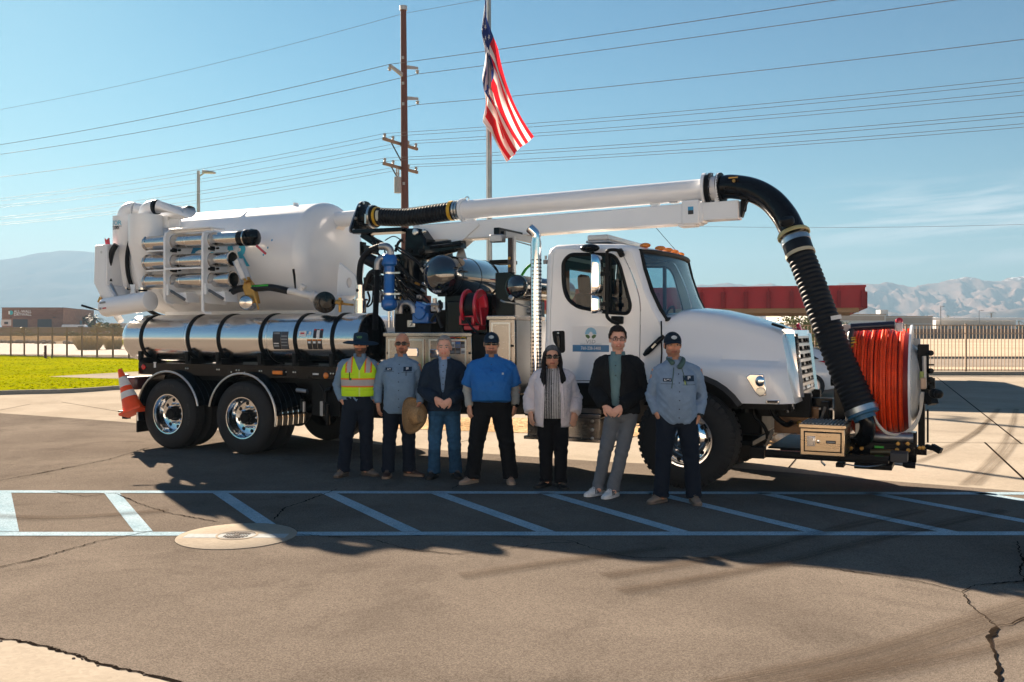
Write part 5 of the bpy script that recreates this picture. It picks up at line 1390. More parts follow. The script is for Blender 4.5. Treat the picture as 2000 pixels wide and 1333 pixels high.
# ---- gate valve, hoses and fittings in front of the rack
gvv = .12
q = MB(); a_, b_ = T(464, 508, gvv), T(480, 545, gvv); q.beam(a_, b_, .11, .11); ac = q.build('valve_actuator', mat('actuator_white', (.70, .68, .66), .4), TK, bevel=.02)
for o_ in ((-.05, -.05), (.05, -.05), (-.05, .05), (.05, .05)):
    q = MB(); dd = (b_ - a_).normalized(); xx, yy = frame(dd); q.cyl(a_ + xx * o_[0] + yy * o_[1], b_ + xx * o_[0] + yy * o_[1] + dd * .05, .009, n=6); q.build('tie_rod', SILVERB, ac)
q = MB(); q.prism([T(476, 549, gvv), T(484, 546, gvv), T(494, 560, gvv), T(498, 576, gvv), T(502, 594, gvv), T(490, 590, gvv), T(478, 580, gvv), T(472, 562, gvv)], (0, .09, 0)); gvb = q.build('gate_valve', BRASS, TK, bevel=.02)
q = MB(); q.tube([T(482, 545, gvv), T(485, 551, gvv)], .05, 10); q.tube([T(501, 590, gvv), T(505, 605, gvv)], .015, 6); q.build('valve_stem', BRASS, gvb)
q = MB(); c = T(480, 591, .02); q.lathe(c, (.45, -.85, 0), [(-.25, .11), (-.04, .11), (0, .09), (.015, .04), (.02, .001)], 28); q.build('valve_cap', STEEL, gvb)
hp = smooth_path([T(452, 571, .22), T(470, 564, .2), T(505, 563, .16), T(530, 562, .15), T(564, 569, .2)], 8)
q = MB(); q.tube(hp, .052, 14); gh = q.build('drain_hose', HOSE2, TK)
q = MB(); c = T(513, 562, .1); n_ = 10
for i in range(n_): c = hp[14 + i] + V(0, -.046, .028); q.beam(c - V(.012, 0, 0), c + V(.01, 0, .0), .006, .024)
q.build('green_print', mat('print_green', (.03, .42, .03), .5), gh, smooth=0)
q = MB(); q.tube([T(562, 569, .2), T(575, 570, .2), T(600, 577, .2), T(612, 580, .2)], [.05, .048, .055, .05], 16); q.cyl(T(590, 560, .2), T(588, 575, .2), .035, n=12); q.tube([T(583, 566, .2), T(590, 558, .2), T(597, 562, .2)], .028, 10); q.lathe(T(612, 580, .2), (1, 0, -.1), [(0, .05), (0, .085), (.025, .085), (.05, .06), (.1, .06)], 18); wv_ = q.build('valve_pipe', mat('valve_white', (.68, .66, .63), .4), TK)
q = MB(); q.tube([T(577, 566, .2), T(575, 540, .2), T(573, 526, .2)], [.012, .018, .018], 10); q.build('valve_lever', BLACKM, wv_)
q = MB(); c = T(640, 591, .2); q.lathe(c + V(-.05, 0, 0), (.75, -.65, 0), [(-.25, .08), (-.04, .08), (-.04, .15), (.03, .15), (.035, .09), (.08, .085), (.085, .001)], 28); q.build('pump_flange', BLACK, TK)
q = MB(); c = T(664, 590, .2); q.tube([T(664, 610, .2), T(664, 582, .2)], .022, 10); q.tube([T(655, 592, .2), T(690, 596, .22)], .016, 8); q.cyl(T(658, 590, .18), T(668, 592, .18), .035, n=10); q.build('brass_fitting', BRASS, TK)
# ---- vent column, corrugated hoses and blue filter
vv = .22
q = MB(); a_, b_ = T(704, 612, vv), T(704, 586, vv); q.cyl(a_, b_, .078, n=28); q.lathe(b_, (0, 0, 1), [(-.01, .105), (.012, .105), (.013, .07)], 28); c = T(704, 557, vv); q.cyl(b_, c, .062, n=28); vc = q.build('vent_column', STEEL, TK)
q = MB(); h_ = T(702, 568, vv); q.lathe(h_ + V(.01, -.0625, 0), (0.1, -1, 0), [(0, .001), (.002, .022)], 14); q.build('hole', BLACKM, vc)
def corrug(pts, r, pitch, name, mm, parent=None, depth=.12, n=18, res=4):
    P = smooth_path(pts, 24); L = [0]
    for a, b in zip(P, P[1:]): L.append(L[-1] + (b - a).length)
    k = max(8, int(L[-1] / pitch * res)); Q, rs = [], []; j = 0
    for i in range(k + 1):
        s = L[-1] * i / k
        while j < len(L) - 2 and L[j + 1] < s: j += 1
        t = (s - L[j]) / max(1e-6, L[j + 1] - L[j]); Q.append(P[j].lerp(P[j + 1], t))
        ph = (i % res) / res; rs.append((r if not callable(r) else r(i / k)) * (1 - depth * (.5 - .5 * cos(2 * pi * ph)) ** 1.5))
    q = MB(); q.tube(Q, rs, n); return q.build(name, mm, parent or TK, smooth=70), P
corrug([T(704, 560, vv), T(702, 540, vv), T(706, 510, vv), T(722, 490, vv), T(742, 482, vv), T(750, 481, vv)], .042, .02, 'corrugated_hose', HOSE)
corrug([T(733, 644, .15), T(734, 600, .15), T(736, 560, .15), T(737, 525, .15)], .042, .016, 'corrugated_hose', HOSE, depth=.2)
q = MB(); q.tube(smooth_path([T(737, 527, .15), T(738, 512, .15), T(744, 505, .18), T(754, 507, .22)], 5), .045, 14); q.tube(smooth_path([T(743, 482, vv), T(755, 482, .22), T(762, 489, .24), T(762, 498, .24)], 5), .05, 14); q.build('hose_elbow', ALU_D, TK)
fv_ = .26; cT, cB = T(762, 492, fv_), T(758, 608, fv_); cx_ = (cT.x + cB.x) / 2
zz0, zz1 = cB.z, cT.z; Lf = zz1 - zz0
q = MB(); q.lathe((cx_, fv_, zz0), (0, 0, 1), [(0, .03), (.02, .08), (.06, .105), (.10, .105), (.145, .098), (.16, .078), (.17, .072), (Lf - .20, .072), (Lf - .19, .085), (Lf - .17, .105), (Lf - .08, .105), (Lf - .04, .08), (Lf - .02, .035), (Lf, .03)], 32); fb = q.build('blue_filter', FBLUE, TK, smooth=40)
for y in (534, 575):
    z = T(762, y, fv_).z; q = MB(); q.lathe((cx_, fv_, z - .014), (0, 0, 1), [(0, .073), (0, .078), (.028, .078), (.028, .073)], 28); q.box((cx_ + .06, fv_ - .03, z - .012), (cx_ + .19, fv_ - .01, z + .012)); q.build('clamp', SILVERB, fb)
q = MB(); q.tube([T(760, 608, fv_), T(760, 640, fv_)], .018, 8); q.tube([T(768, 608, fv_), T(769, 640, fv_)], .014, 8); q.build('drain_tap', SILVERB, TK)
# ---- boom pedestal and black structure
q = MB(); pv2 = .85
pd = [T(791, 446, pv2), T(816, 446, pv2), T(830, 466, pv2), T(831, 502, pv2), T(788, 502, pv2)]
q.prism(pd, (0, .8, 0)); ped = q.build('boom_pedestal', BLACK, TK, bevel=.03)
for p_, r_ in (((812, 454), .05), ((829, 452), .03), ((824, 491), .045), ((802, 490), .04)):
    disc(p_[0], p_[1], pv2, r_, SILVERB if p_[1] < 470 else BLACKM, 'pivot_pin', .03, ped)
q = MB(); a_ = T(792, 545, 1.0); b_ = T(792, 500, 1.0); q.cyl(V(a_.x, 1.15, 1.3), V(a_.x, 1.15, b_.z + .02), .23, n=32); q.lathe((a_.x, 1.15, b_.z - .06), (0, 0, 1), [(0, .23), (0, .3), (.06, .3), (.06, .2)], 32); q.build('pedestal_column', BLACK, TK)
q = MB(); q.beam(T(700, 455, .9), T(795, 450, .9), .3, .06); q.beam(T(709, 458, .9), T(740, 478, .9), .1, .1); q.box(T(704, 500, .75), T(714, 474, .9)); q.beam(T(712, 486, .8), T(740, 492, .9), .12, .1); q.build('boom_support', BLACK, TK, bevel=.01)
q = MB(); q.tube(smooth_path([T(716, 505, .8), T(745, 520, .8), T(775, 535, .8)], 4), .09, 14); q.tube(smooth_path([T(715, 560, .75), T(725, 535, .75), T(752, 527, .75)], 5), .05, 10); q.tube(smooth_path([T(772, 492, .6), T(778, 475, .6), T(786, 468, .6)], 5), .02, 8); q.tube(smooth_path([T(752, 470, .7), T(770, 462, .7), T(790, 475, .7)], 5), .008, 6); q.build('hydraulic_line', HOSE2, TK)
q = MB(); q.beam(T(715, 556, 1.1), T(860, 540, 1.1), .12, .2); q.beam(T(772, 560, .9), T(850, 556, .9), .2, .08); q.build('cross_member', BLACKM, TK)
q = MB(); q.beam(T(835, 490, .9), T(905, 478, .9), .16, .1); q.tube([T(835, 498, .95), T(890, 483, .95)], .07, 12); q.tube([T(840, 483, .8), T(905, 476, .8)], .022, 8); q.tube([T(838, 478, 1.0), T(880, 473, 1.0)], .03, 8); q.build('lift_cylinder', BLACK, TK)
# ---- flange plate and upper hose
uf = Tu(707, VD)
fl_ = [T(733, 403, .98), T(738, 405, .98)]
pts2 = round_poly([(VD - .34, zo - .24), (VD + .34, zo - .24), (VD + .2, zo + .27), (VD - .05, zo + .27)], .12, 5)
q = MB(); q.prism([V(uf, a_, b_) for a_, b_ in pts2], (.035, 0, 0)); fp_ = q.build('flange_plate', BLACK, TK, bevel=.008)
q = MB(); q.prism([V(uf - .022, a_ * 1.0, b_) for a_, b_ in pts2], (.02, 0, 0)); q.build('flange_gasket', ALU_D, fp_)
q = MB()
for a_, b_ in [(VD - .27, zo - .2), (VD + .27, zo - .2), (VD - .22, zo - .02), (VD + .24, zo - .0), (VD - .12, zo + .17), (VD + .12, zo + .2), (VD - .02, zo + .235)]: q.lathe((uf + .035, a_, b_), (1, 0, 0), [(0, .022), (.014, .022), (.016, .001)], 8)
q.build('bolt', SILVERB, fp_)
q = MB(); q.lathe((uf + .03, VD, zo + .01), (1, 0, .05), [(0, .21), (.03, .2), (.05, .15), (.16, .14), (.17, .165), (.22, .165), (.23, .13)], 32); q.build('hose_coupling', BLACK, TK)
q = MB(); q.lathe((uf + .19, VD, zo + .018), (1, 0, .05), [(0, .166), (0, .176), (.035, .176), (.035, .166)], 32); q.beam(V(uf + .2, VD - .17, zo - .1), V(uf + .2, VD - .17, zo + .04), .03, .06); q.build('hose_clamp', SILVERB, TK)
ha, hb = V(uf + .23, VD, zo + .02), T(897, 411, VD)
h1, _ = corrug([ha, T(790, 425, VD), T(845, 418, VD), hb], .135, .05, 'boom_hose', HOSE, depth=.10, n=28, res=6)
dh = (hb - ha).normalized()
for c, mm, w, nm in ((ha + dh * .03, YEL, .04, 'yellow_band'), (ha + dh * .10, mat('hose_label', (.5, .5, .42), .6), .05, 'hose_label'), (hb - dh * .14, YEL, .05, 'yellow_band'), (hb - dh * .06, SILVERB, .03, 'hose_clamp'), (hb - dh * .015, SILVERB, .03, 'hose_clamp')):
    q = MB()
    if nm == 'hose_label': q.lathe(c + V(0, 0, 0), dh, [(0, .139), (w, .139)], 10, a0=radians(150), a1=radians(215), up=(0, 0, 1))
    else: q.lathe(c, dh, [(0, .13), (0, .142), (w, .142), (w, .13)], 28)
    q.build(nm, mm, TK)
# ---- boom: round tube above, box arm below
ta, tb = T(905, 411, VD), T(1382, 370, VD); dt_ = (tb - ta).normalized()
q = MB(); q.tube([ta, tb], .135, 40); bt_ = q.build('boom_tube', WHITE, TK, smooth=40)
q = MB(); q.lathe(ta, dt_, [(-.02, .1), (-.02, .165), (.02, .165), (.02, .13)], 36); q.build('tube_flange', WHITE, bt_)
q = MB(); q.lathe(tb, dt_, [(-.045, .13), (-.045, .205), (-.01, .205), (-.01, .1)], 40); q.build('tube_flange', WHITE, bt_)
q = MB(); q.lathe(tb, dt_, [(-.008, .1), (-.008, .18), (.03, .18), (.03, .20), (.055, .20), (.055, .1)], 40); q.build('swivel_ring', BLACKM, bt_)
q = MB()
for k in range(12):
    a = 2 * pi * k / 12; xx, yy = frame(dt_); c = tb + (xx * cos(a) + yy * sin(a)) * .188; q.cyl(c + dt_ * .055, c + dt_ * .075, .011, n=6)
q.build('bolt', SILVERB, bt_)
q = MB(); q.lathe(tb, dt_, [(.056, .12), (.056, .15), (.14, .15)], 36); q.lathe(tb, dt_, [(.14, .12), (.14, .19), (.165, .19), (.165, .12)], 36); q.build('tube_collar', WHITE, bt_)
q = MB(); c = ta + dt_ * .06 + V(0, 0, .155); q.tube([c + V(.03 * cos(a), 0, .03 * sin(a)) for a in [2 * pi * k / 12 for k in range(12)]], .008, 6, closed=True); q.build('lifting_eye', SILVERB, bt_)
ba, bb = T(822, 459, VD), T(1378, 417, VD); db = (bb - ba).normalized(); upb = db.cross(V(0, 1, 0)).normalized()
if upb.z < 0: upb = -upb
bs = .5 * abs(T(1100, 415, 1.13).z - T(1100, 447, 1.13).z) * 2
q = MB(); q.beam(ba - db * .06, bb, .25, .255, upb); bm_ = q.build('boom_arm', WHITE, TK, bevel=.02)
q = MB(); q.beam(T(1337, 418, VD), T(1371, 416, VD), .285, .30, upb); bc_ = q.build('boom_collar', WHITE, bm_, bevel=.015)
q = MB(); q.beam(T(1371, 416, VD), T(1446, 411, VD), .22, .225, upb); q.build('boom_extension', WHITE, bm_, bevel=.012)
q = MB(); c = T(1349, 411, VD - .1435); q.beam(c - db * .035, c + db * .035, .003, .09, upb); q.build('decal', LBLUE, bc_, smooth=0)
q = MB(); c = T(1349, 415, VD - .1455); q.beam(c - db * .033, c + db * .033, .003, .05, upb); q.build('decal', LBLACK, bc_, smooth=0)
q = MB(); c = T(1347, 440, VD); q.beam(c - db * .12, c + db * .1, .22, .05, upb); q.build('collar_shoe', WHITE, bc_, bevel=.01)
# gusset plate at the boom root
gp = [T(819, 440, VD - .13), T(935, 436, VD - .13), T(937, 441, VD - .13), T(893, 480, VD - .13), T(884, 482, VD - .13), T(877, 474, VD - .13), T(876, 468, VD - .13), T(828, 470, VD - .13)]
for off in (-.02, .27):
    q = MB(); q.prism([p + V(0, off, 0) for p in gp], (0, .018, 0)); q.build('boom_gusset', WHITE, bm_, bevel=.005)
disc(879, 477, VD - .151, .032, SILVERB, 'pivot_pin', .025, bm_); disc(829, 453, VD - .151, .025, SILVERB, 'pivot_pin', .02, bm_)
for px, py in ((909, 424), (1270, 396)):
    q = MB(); c1_ = T(px, py, VD); q.prism([T(px - 5, py - 2, VD - .04), T(px + 17, py - 4, VD - .04), T(px + 15, py + 12, VD - .04), T(px + 5, py + 12, VD - .04)], (0, .08, 0)); q.build('tube_support', WHITE, bm_)
q = MB(); c = T(1317, 388, VD); q.prism([c + V(-.09, -.05, .1), c + V(.09, -.05, .1), c + V(.05, -.05, -.06), c + V(-.05, -.05, -.06)], (0, .1, 0)); q.build('roller_support', ALU_D, bm_)
q = MB(); q.beam(T(1404, 385, VD), T(1404, 399, VD), .06, .05, (1, 0, 0)); q.beam(T(1401, 380, VD), T(1402, 399, VD), .16, .04, (1, 0, 0)); q.build('end_support', WHITE, bm_)
q = MB(); q.prism([T(1446, 394, VD - .05), T(1450, 384, VD - .05), T(1462, 386, VD - .05), T(1457, 397, VD - .05), T(1449, 424, VD - .05), T(1446, 424, VD - .05)], (0, .1, 0)); q.build('end_bracket', BLACKM, bm_)
# ---- black elbow, cuff and drop hose
VH = VD
el = smooth_path([tb + dt_ * .165, T(1430, 365, VD - .02), T(1470, 372, VD - .08), T(1505, 391, VD - .15), T(1531, 420, VD - .22), T(1545, 446, VD - .28), T(1549, 456, VD - .30)], 8)
q = MB(); q.tube(el, [.148] * len(el), 40); eb = q.build('boom_elbow', BLACK, TK, smooth=60)
q = MB(); q.lathe(el[0], el[1] - el[0], [(-.01, .14), (-.01, .19), (.025, .19), (.025, .14)], 32); q.build('elbow_flange', BLACKM, eb)
q = MB(); c = T(1455, 360, VD - .2); q.lathe(el[10] + V(0, -.14, .05), (0, -1, .2), [(-.02, .02), (.03, .02), (.03, .001)], 8); q.beam(el[10] + V(-.06, -.17, .09), el[10] + V(.05, -.17, .09), .02, .016); q.build('brass_fitting', BRASS, eb)
q = MB(); q.lathe(T(1537, 436, VD - .47), (-.1, -.45, 1), [(-.03, .06), (-.01, .085), (.03, .09), (.06, .08), (.07, .001)], 16); q.build('elbow_knob', BLACKM, eb)
q = MB(); q.tube(smooth_path([T(1457, 395, VD - .15), T(1466, 388, VD - .15), T(1490, 396, VD - .2), T(1510, 415, VD - .25), T(1526, 437, VD - .3)], 6), .014, 8); q.tube(smooth_path([T(1450, 408, VD - .12), T(1456, 413, VD - .12), T(1458, 398, VD - .12)], 6), .01, 6); q.build('cable', HOSE2, eb)
hs = [T(1551, 462, VD - .32), T(1562, 494, VD - .38), T(1583, 548, VD - .45), T(1607, 615, VD - .53), T(1635, 690, VD - .6), T(1665, 760, VD - .67), T(1682, 800, VD - .71)]
dn = (hs[1] - hs[0]).normalized()
dhose, _ = corrug([hs[0] + dn * .06] + hs[1:], lambda t: .158 + .012 * t, .055, 'drop_hose', HOSE, depth=.075, n=32, res=6)
q = MB(); q.lathe(hs[0] - dn * .02, dn, [(-.03, .14), (-.03, .178), (-.01, .19), (.015, .19), (.02, .178)], 36); q.build('cuff_ring', mat('cuff_yellow', (.42, .38, .18), .5), dhose)
q = MB(); q.lathe(hs[0] + dn * .02, dn, [(0, .15), (0, .16), (.02, .168), (.075, .168), (.08, .15)], 36); q.build('hose_clamp', SILVERB, dhose)
q = MB(); q.lathe(hs[0] + dn * .08, dn, [(0, .15), (.01, .163), (.17, .165), (.18, .15)], 36); q.build('hose_cuff', HOSE2, dhose)
c = hs[0] + dn * .225; q = MB(); q.lathe(c, dn, [(0, .16), (0, .170), (.04, .170), (.04, .16)], 36); q.build('hose_label', mat('label_cream', (.52, .46, .32), .6), dhose)
q = MB(); c2_ = T(1634, 622, VD - .75); q.beam(c2_ - V(.06, 0, .0), c2_ + V(.05, 0, .02), .006, .045); q.build('hose_label', LWHITE, dhose, smooth=0)
de = (hs[-1] - hs[-2]).normalized()
q = MB(); q.lathe(hs[-1], de, [(-.02, .16), (-.02, .178), (.04, .178), (.04, .16)], 36); q.lathe(hs[-1], de, [(.0, .178), (.0, .184), (.016, .184), (.016, .178)], 36); q.build('hose_clamp', SILVERB, dhose)
q = MB(); q.lathe(hs[-1] + de * .04, de, [(0, .17), (.03, .17), (.035, .12), (.08, .12)], 32); q.build('hose_end', mat('cuff_blue', (.03, .12, .22), .4), dhose)
q = MB(); q.tube(smooth_path([hs[-1] + de * .06, T(1694, 826, VD - .72), T(1693, 845, VD - .7), T(1684, 858, VD - .6), T(1665, 862, VD - .3)], 6), .085, 20); q.build('suction_pipe', BLACK, TK)
# ---- polished receiver tank and muffler lying across
cS = T(855, 537, .42)
q = MB(); q.lathe((cS.x, .42 - .07, cS.z), (0, 1, 0), [(0, .001), (.01, .1), (.035, .18), (.075, .235), (.13, .265), (.18, .275), (1.85, .275), (1.95, .2), (1.97, .001)], 56); rt = q.build('receiver_tank', mat('black_mirror', (.008, .009, .012), .03, var=.02, coat=1.0, spec=1.0), TK, smooth=50)
for v in (.62, 1.15, 1.7):
    q = MB(); q.lathe((cS.x, v, cS.z), (0, 1, 0), [(0, .275), (.004, .279), (.012, .279), (.016, .275)], 48); q.build('weld_seam', BLACKM, rt)
q = MB(); c = V(cS.x, 1.05, cS.z + .27); q.prism([c + V(-.09, 0, -.02), c + V(.09, 0, -.02), c + V(.03, 0, .16), c + V(-.03, 0, .16)], (0, .02, 0)); q.build('lifting_eye', ALU_D, rt)
q = MB(); q.text('Vactor', .05, lambda x, y: V(cS.x + x, .42 - .02, cS.z - .235 + y)); q.build('tank_print', LWHITE, rt, smooth=0)
cM = T(1006, 560, .3)
q = MB(); q.lathe((cM.x, .3 - .03, cM.z), (0, 1, 0), [(0, .001), (.015, .08), (.04, .125), (.07, .145), (1.7, .145)], 44); q.lathe((cM.x, .33, cM.z), (0, 1, 0), [(0, .146), (.0, .152), (.02, .152), (.02, .146)], 44); q.build('muffler', MATS['black_mirror'], TK)
# ---- machinery block: panels, pump, reel, lines
mid = MB(); a_ = T(895, 640, .55); 
mid.box((Tu(868, .6), .6, 1.3), (Tu(952, .6), 1.9, T(900, 575, .6).z)); mid.box((Tu(870, .4), .42, 1.3), (Tu(905, .42), .7, T(880, 588, .42).z)); mid.build('engine_housing', BLACK, TK, bevel=.02)
q = MB(); q.box((Tu(967, .45), .45, 1.3), (Tu(1004, .45), .5, T(967, 533, .45).z)); q.box((Tu(958, .6), .62, 1.3), (Tu(1003, .6), 1.6, T(967, 575, .6).z)); q.build('shroud_panel', BLACK, TK, bevel=.008)
q = MB(); q.box((Tu(770, .5), .5, 1.34), (Tu(842, .5), 1.6, T(800, 605, .5).z)); q.build('pump_box', BLACKM, TK, bevel=.02)
q = MB(); q.lathe(T(818, 612, .35), (0, 1, 0), [(0, .001), (0, .09), (.5, .09)], 20); q.box((Tu(806, .4), .38, T(806, 632, .4).z), (Tu(838, .4), .6, T(806, 612, .4).z)); q.beam(T(815, 598, .45), T(835, 606, .45), .15, .14); q.build('water_pump', FBLUE, TK, bevel=.015)
q = MB(); q.tube(smooth_path([T(782, 612, .38), T(785, 597, .38), T(795, 592, .38), T(806, 598, .38), T(809, 612, .38)], 5), .045, 16); q.build('pipe_elbow', ALU_D, TK)
q = MB(); q.tube([T(849, 583, .33), T(850, 600, .33)], .03, 10); q.cyl(T(843, 595, .3), T(858, 597, .3), .022, n=8); q.tube([T(852, 596, .33), T(858, 610, .33)], .026, 10); q.build('drain_valve', mat('valve_alloy', (.5, .45, .4), .35, .9), TK)
q = MB(); q.beam(T(833, 595, .3), T(845, 594, .3), .014, .02); q.build('valve_handle', FBLUE, TK)
q = MB(); q.tube(smooth_path([T(858, 588, .4), T(862, 600, .38), T(850, 615, .36), T(842, 628, .36)], 5), .022, 8); q.tube(smooth_path([T(852, 610, .36), T(857, 625, .36), T(863, 640, .36)], 5), .024, 8); q.tube(smooth_path([T(795, 575, .5), T(812, 585, .5), T(825, 600, .45)], 5), .016, 8); q.tube(smooth_path([T(800, 560, .5), T(822, 575, .5), T(838, 590, .45)], 5), .014, 8); q.tube(smooth_path([T(715, 600, .5), T(722, 585, .5), T(718, 570, .5)], 5), .015, 8); q.tube(smooth_path([T(718, 600, .5), T(727, 590, .5), T(729, 560, .5)], 5), .012, 8); q.build('fluid_line', HOSE2, TK)
q = MB(); q.box((Tu(845, 1.3), 1.3, 1.5), (Tu(872, 1.3), 1.6, T(850, 612, 1.3).z)); q.build('plastic_reservoir', mat('milky_plastic', (.55, .55, .5), .5), TK, bevel=.03)
q = MB(); q.box((Tu(826, 1.0), 1.0, T(826, 600, 1).z), (Tu(835, 1.0), 1.1, T(826, 578, 1).z)); q.build('faded_red_plate', mat('faded_red', (.45, .16, .15), .5), TK)
# bundles of thin hoses and fittings between the pedestal and the pump
rh = random.Random(21)
for k in range(22):
    x0, y0 = rh.uniform(716, 790), rh.uniform(462, 560); x1, y1 = x0 + rh.uniform(10, 75), y0 + rh.uniform(25, 80); v0_, v1_ = rh.uniform(.55, .8), rh.uniform(.5, .8)
    x1, y1 = min(x1, 866), min(y1, 636)
    pts = [T(x0, y0, v0_), T(x0 * .7 + x1 * .3 + rh.uniform(-12, 12), y0 * .6 + y1 * .4 - rh.uniform(0, 14), v0_ - .04), T(x0 * .3 + x1 * .7 + rh.uniform(-12, 12), y0 * .25 + y1 * .75, v1_ - .03), T(x1, y1, v1_)]
    q = MB(); q.tube(smooth_path(pts, 6), rh.choice((.009, .012, .016)), 7); hh_ = q.build('hydraulic_hose', HOSE2, TK)
    q = MB(); a_ = V(pts[-1]); b_ = a_ + (a_ - V(pts[-2])).normalized() * .07; q.cyl(a_, b_, .02, .016, 8); q.build('hose_fitting', rh.choice((SILVERB, BRASS, SILVERB)), hh_)
for k in range(14):
    c = T(rh.uniform(725, 865), rh.uniform(560, 640), rh.uniform(.42, .6)); w_ = rh.uniform(.03, .07)
    q = MB(); q.box(c - V(w_, .03, w_ * rh.uniform(.5, 1.2)), c + V(w_, .03, w_ * .8)); q.cyl(c + V(0, -.03, 0), c + V(0, -.06, 0), w_ * .4, n=8); q.build('valve_block', rh.choice((BLACK, ALU_D, BLACKM, SILVERB, BLACKM)), TK, bevel=.006)
# hose reel (small, red)
rc = T(926, 600, .35); ax = V(.97, .10, 0).normalized()
rl = empty('small_hose_reel', rc, parent=TK)
def red_disc(off, name):
    q = MB(); q.lathe(ax * off, ax, [(-.012, .08), (-.012, .205), (-.02, .225), (0.004, .235), (.02, .225), (.008, .2), (.006, .1), (.03, .06)], 36); return q.build(name, REDP, rl)
red_disc(-.09, 'reel_disc'); red_disc(.09, 'reel_disc')
q = MB(); q.lathe(ax * -.08, ax, [(0, .1), (0, .165), (.02, .185), (.14, .185), (.16, .165), (.16, .1)], 32); q.build('reel_hose', HOSE, rl)
q = MB(); q.beam(ax * .12 + V(0, -.05, .02), ax * .14 + V(.02, -.05, -.24), .12, .03); q.beam(ax * .12 + V(.0, -.08, .04), ax * .16 + V(.06, -.10, .07), .05, .12, w2=.05, h2=.18); q.box((-.10, -.10, -.30), (.12, .10, -.24)); q.build('reel_arm', REDP, rl, bevel=.012)
c = T(911, 626, .2) - rc; q = MB(); q.box(c - V(.11, .0, .06), c + V(.11, .05, .06)); rg_ = q.build('hose_guide', REDP, rl, bevel=.01)
q = MB(); q.box(c - V(.07, .01, .045), c + V(.075, .001, .04)); q.build('guide_plate', BLACKM, rg_)
q = MB(); q.tube(smooth_path([T(912, 626, .18), T(922, 640, .14), T(932, 652, .12), T(934, 672, .12), T(934, 690, .12)], 6), .014, 8); q.build('jet_lead', HOSE2, TK)
q = MB(); q.tube([T(934, 680, .12), T(934, 700, .12)], .018, 8); q.build('lead_fitting', SILVERB, TK)
# work light post with black arm
q = MB(); lp = T(1000, 535, .5); q.box((lp.x - .06, .5, lp.z), (lp.x + .03, .56, T(1000, 462, .5).z)); q.build('light_post', mat('post_grey', (.40, .40, .40), .4, .3), TK)
q = MB(); q.box((Tu(992, .47), .47, T(992, 535, .47).z), (Tu(999, .47), .499, T(992, 465, .47).z)); pp_ = q.build('post_strip', mat('dark_brown', (.03, .02, .02), .5), TK)
for y in (505, 520): disc(995, y, .47, .022, BRASS, 'bolt', .012, pp_)
q = MB(); q.box((Tu(964, .42), .42, T(964, 460, .42).z), (Tu(975, .42), 1.6, T(964, 445, .42).z)); q.build('light_arm', BLACK, TK, bevel=.006)
q = MB(); q.beam(T(985, 458, .55), T(1042, 470, 1.0), .06, .08); q.beam(T(1005, 471, 1.1), T(1038, 480, 1.1), .05, .015); q.build('light_brace', mat('post_grey', (.4, .4, .4), .4), TK)
c = T(972, 466, .42); q = MB(); q.box((c.x - .1, .38, c.z - .05), (c.x + .08, .5, c.z + .05)); wl_ = q.build('work_light', ALU_D, TK, bevel=.012)
q = MB(); q.box((c.x - .085, .372, c.z - .04), (c.x + .065, .379, c.z + .035)); q.build('lens', mat('lamp_lens', (.6, .62, .62), .2), wl_)
q = MB(); q.tube(smooth_path([T(1018, 540, 1.2), T(1028, 525, 1.2), T(1040, 515, 1.2)], 5), .02, 8); q.build('green_hose', mat('hose_green', (.03, .35, .02), .4), TK)
q = MB(); q.prism([T(1005, 608, .9), T(1006, 592, .9), T(1012, 590, .9), T(1015, 608, .9)], (0, .1, 0)); q.build('warning_bag', YEL, TK)
q = MB(); q.cyl(T(1030, 609, .6), T(1042, 609, .6), .035, n=12); q.build('pipe_stub', ALU_D, TK)
q = MB(); q.tube(smooth_path([T(978, 587, .3), T(985, 590, .3), T(1000, 592, .4), T(1035, 600, .6)], 5), .012, 8); q.cyl(T(995, 580, .26), T(1001, 584, .26), .03, n=10); q.build('tap_line', SILVERB, TK)
q = MB(); q.box(T(955, 516, .9), T(992, 507, .9) + V(0, .3, 0)); q.build('top_fitting', BLACKM, TK, bevel=.01)
# ---- tool boxes
def toolbox(px0, px1, ytop, zbot, v0, v1, doors, name='tool_box'):
    a_ = T(px0, ytop, v0); b_ = T(px1, ytop, v0); z1_ = .5 * (a_.z + b_.z)
    q = MB(); q.box((a_.x, v0, zbot), (b_.x, v1, z1_ - .02)); bx = q.build(name, ALU, TK, bevel=.006)
    q = MB(); q.box((a_.x - .02, v0 - .035, z1_ - .055), (b_.x + .015, v1, z1_)); q.build('lid_lip', ALU, bx, bevel=.008)
    for (d0, d1) in doors:
        ua, ub = Tu(d0, v0), Tu(d1, v0); q = MB(); q.box((ua, v0 - .014, zbot + .04), (ub, v0 - .001, z1_ - .085)); dd = q.build('door', ALU, bx, bevel=.004)
        for e0, e1, f0, f1 in ((ua, ua + .02, zbot + .04, z1_ - .085), (ub - .02, ub, zbot + .04, z1_ - .085), (ua + .021, ub - .021, z1_ - .105, z1_ - .085)):
            q = MB(); q.box((e0, v0 - .021, f0), (e1, v0 - .0145, f1)); q.build('door_edge', SILVERB, dd)
    return bx, z1_
tb1, zt1 = toolbox(753, 921, 650, .98, .10, .8, [(760, 829), (839, 912)])
q = MB(); q.box((Tu(921, .1) + .018, .1, .98), (Tu(952, .1) - .01, .75, zt1 - .03)); q.build('box_side', BLACKM, TK)
tb2, zt2 = toolbox(955, 1006, 617, .98, .10, 1.0, [(961, 998)])
q = MB(); q.box((Tu(1006, .1) + .018, .104, 1.0), (Tu(1006, .1) + .024, 1.0, zt2 - .06)); q.build('box_end', ALU_D, tb2)
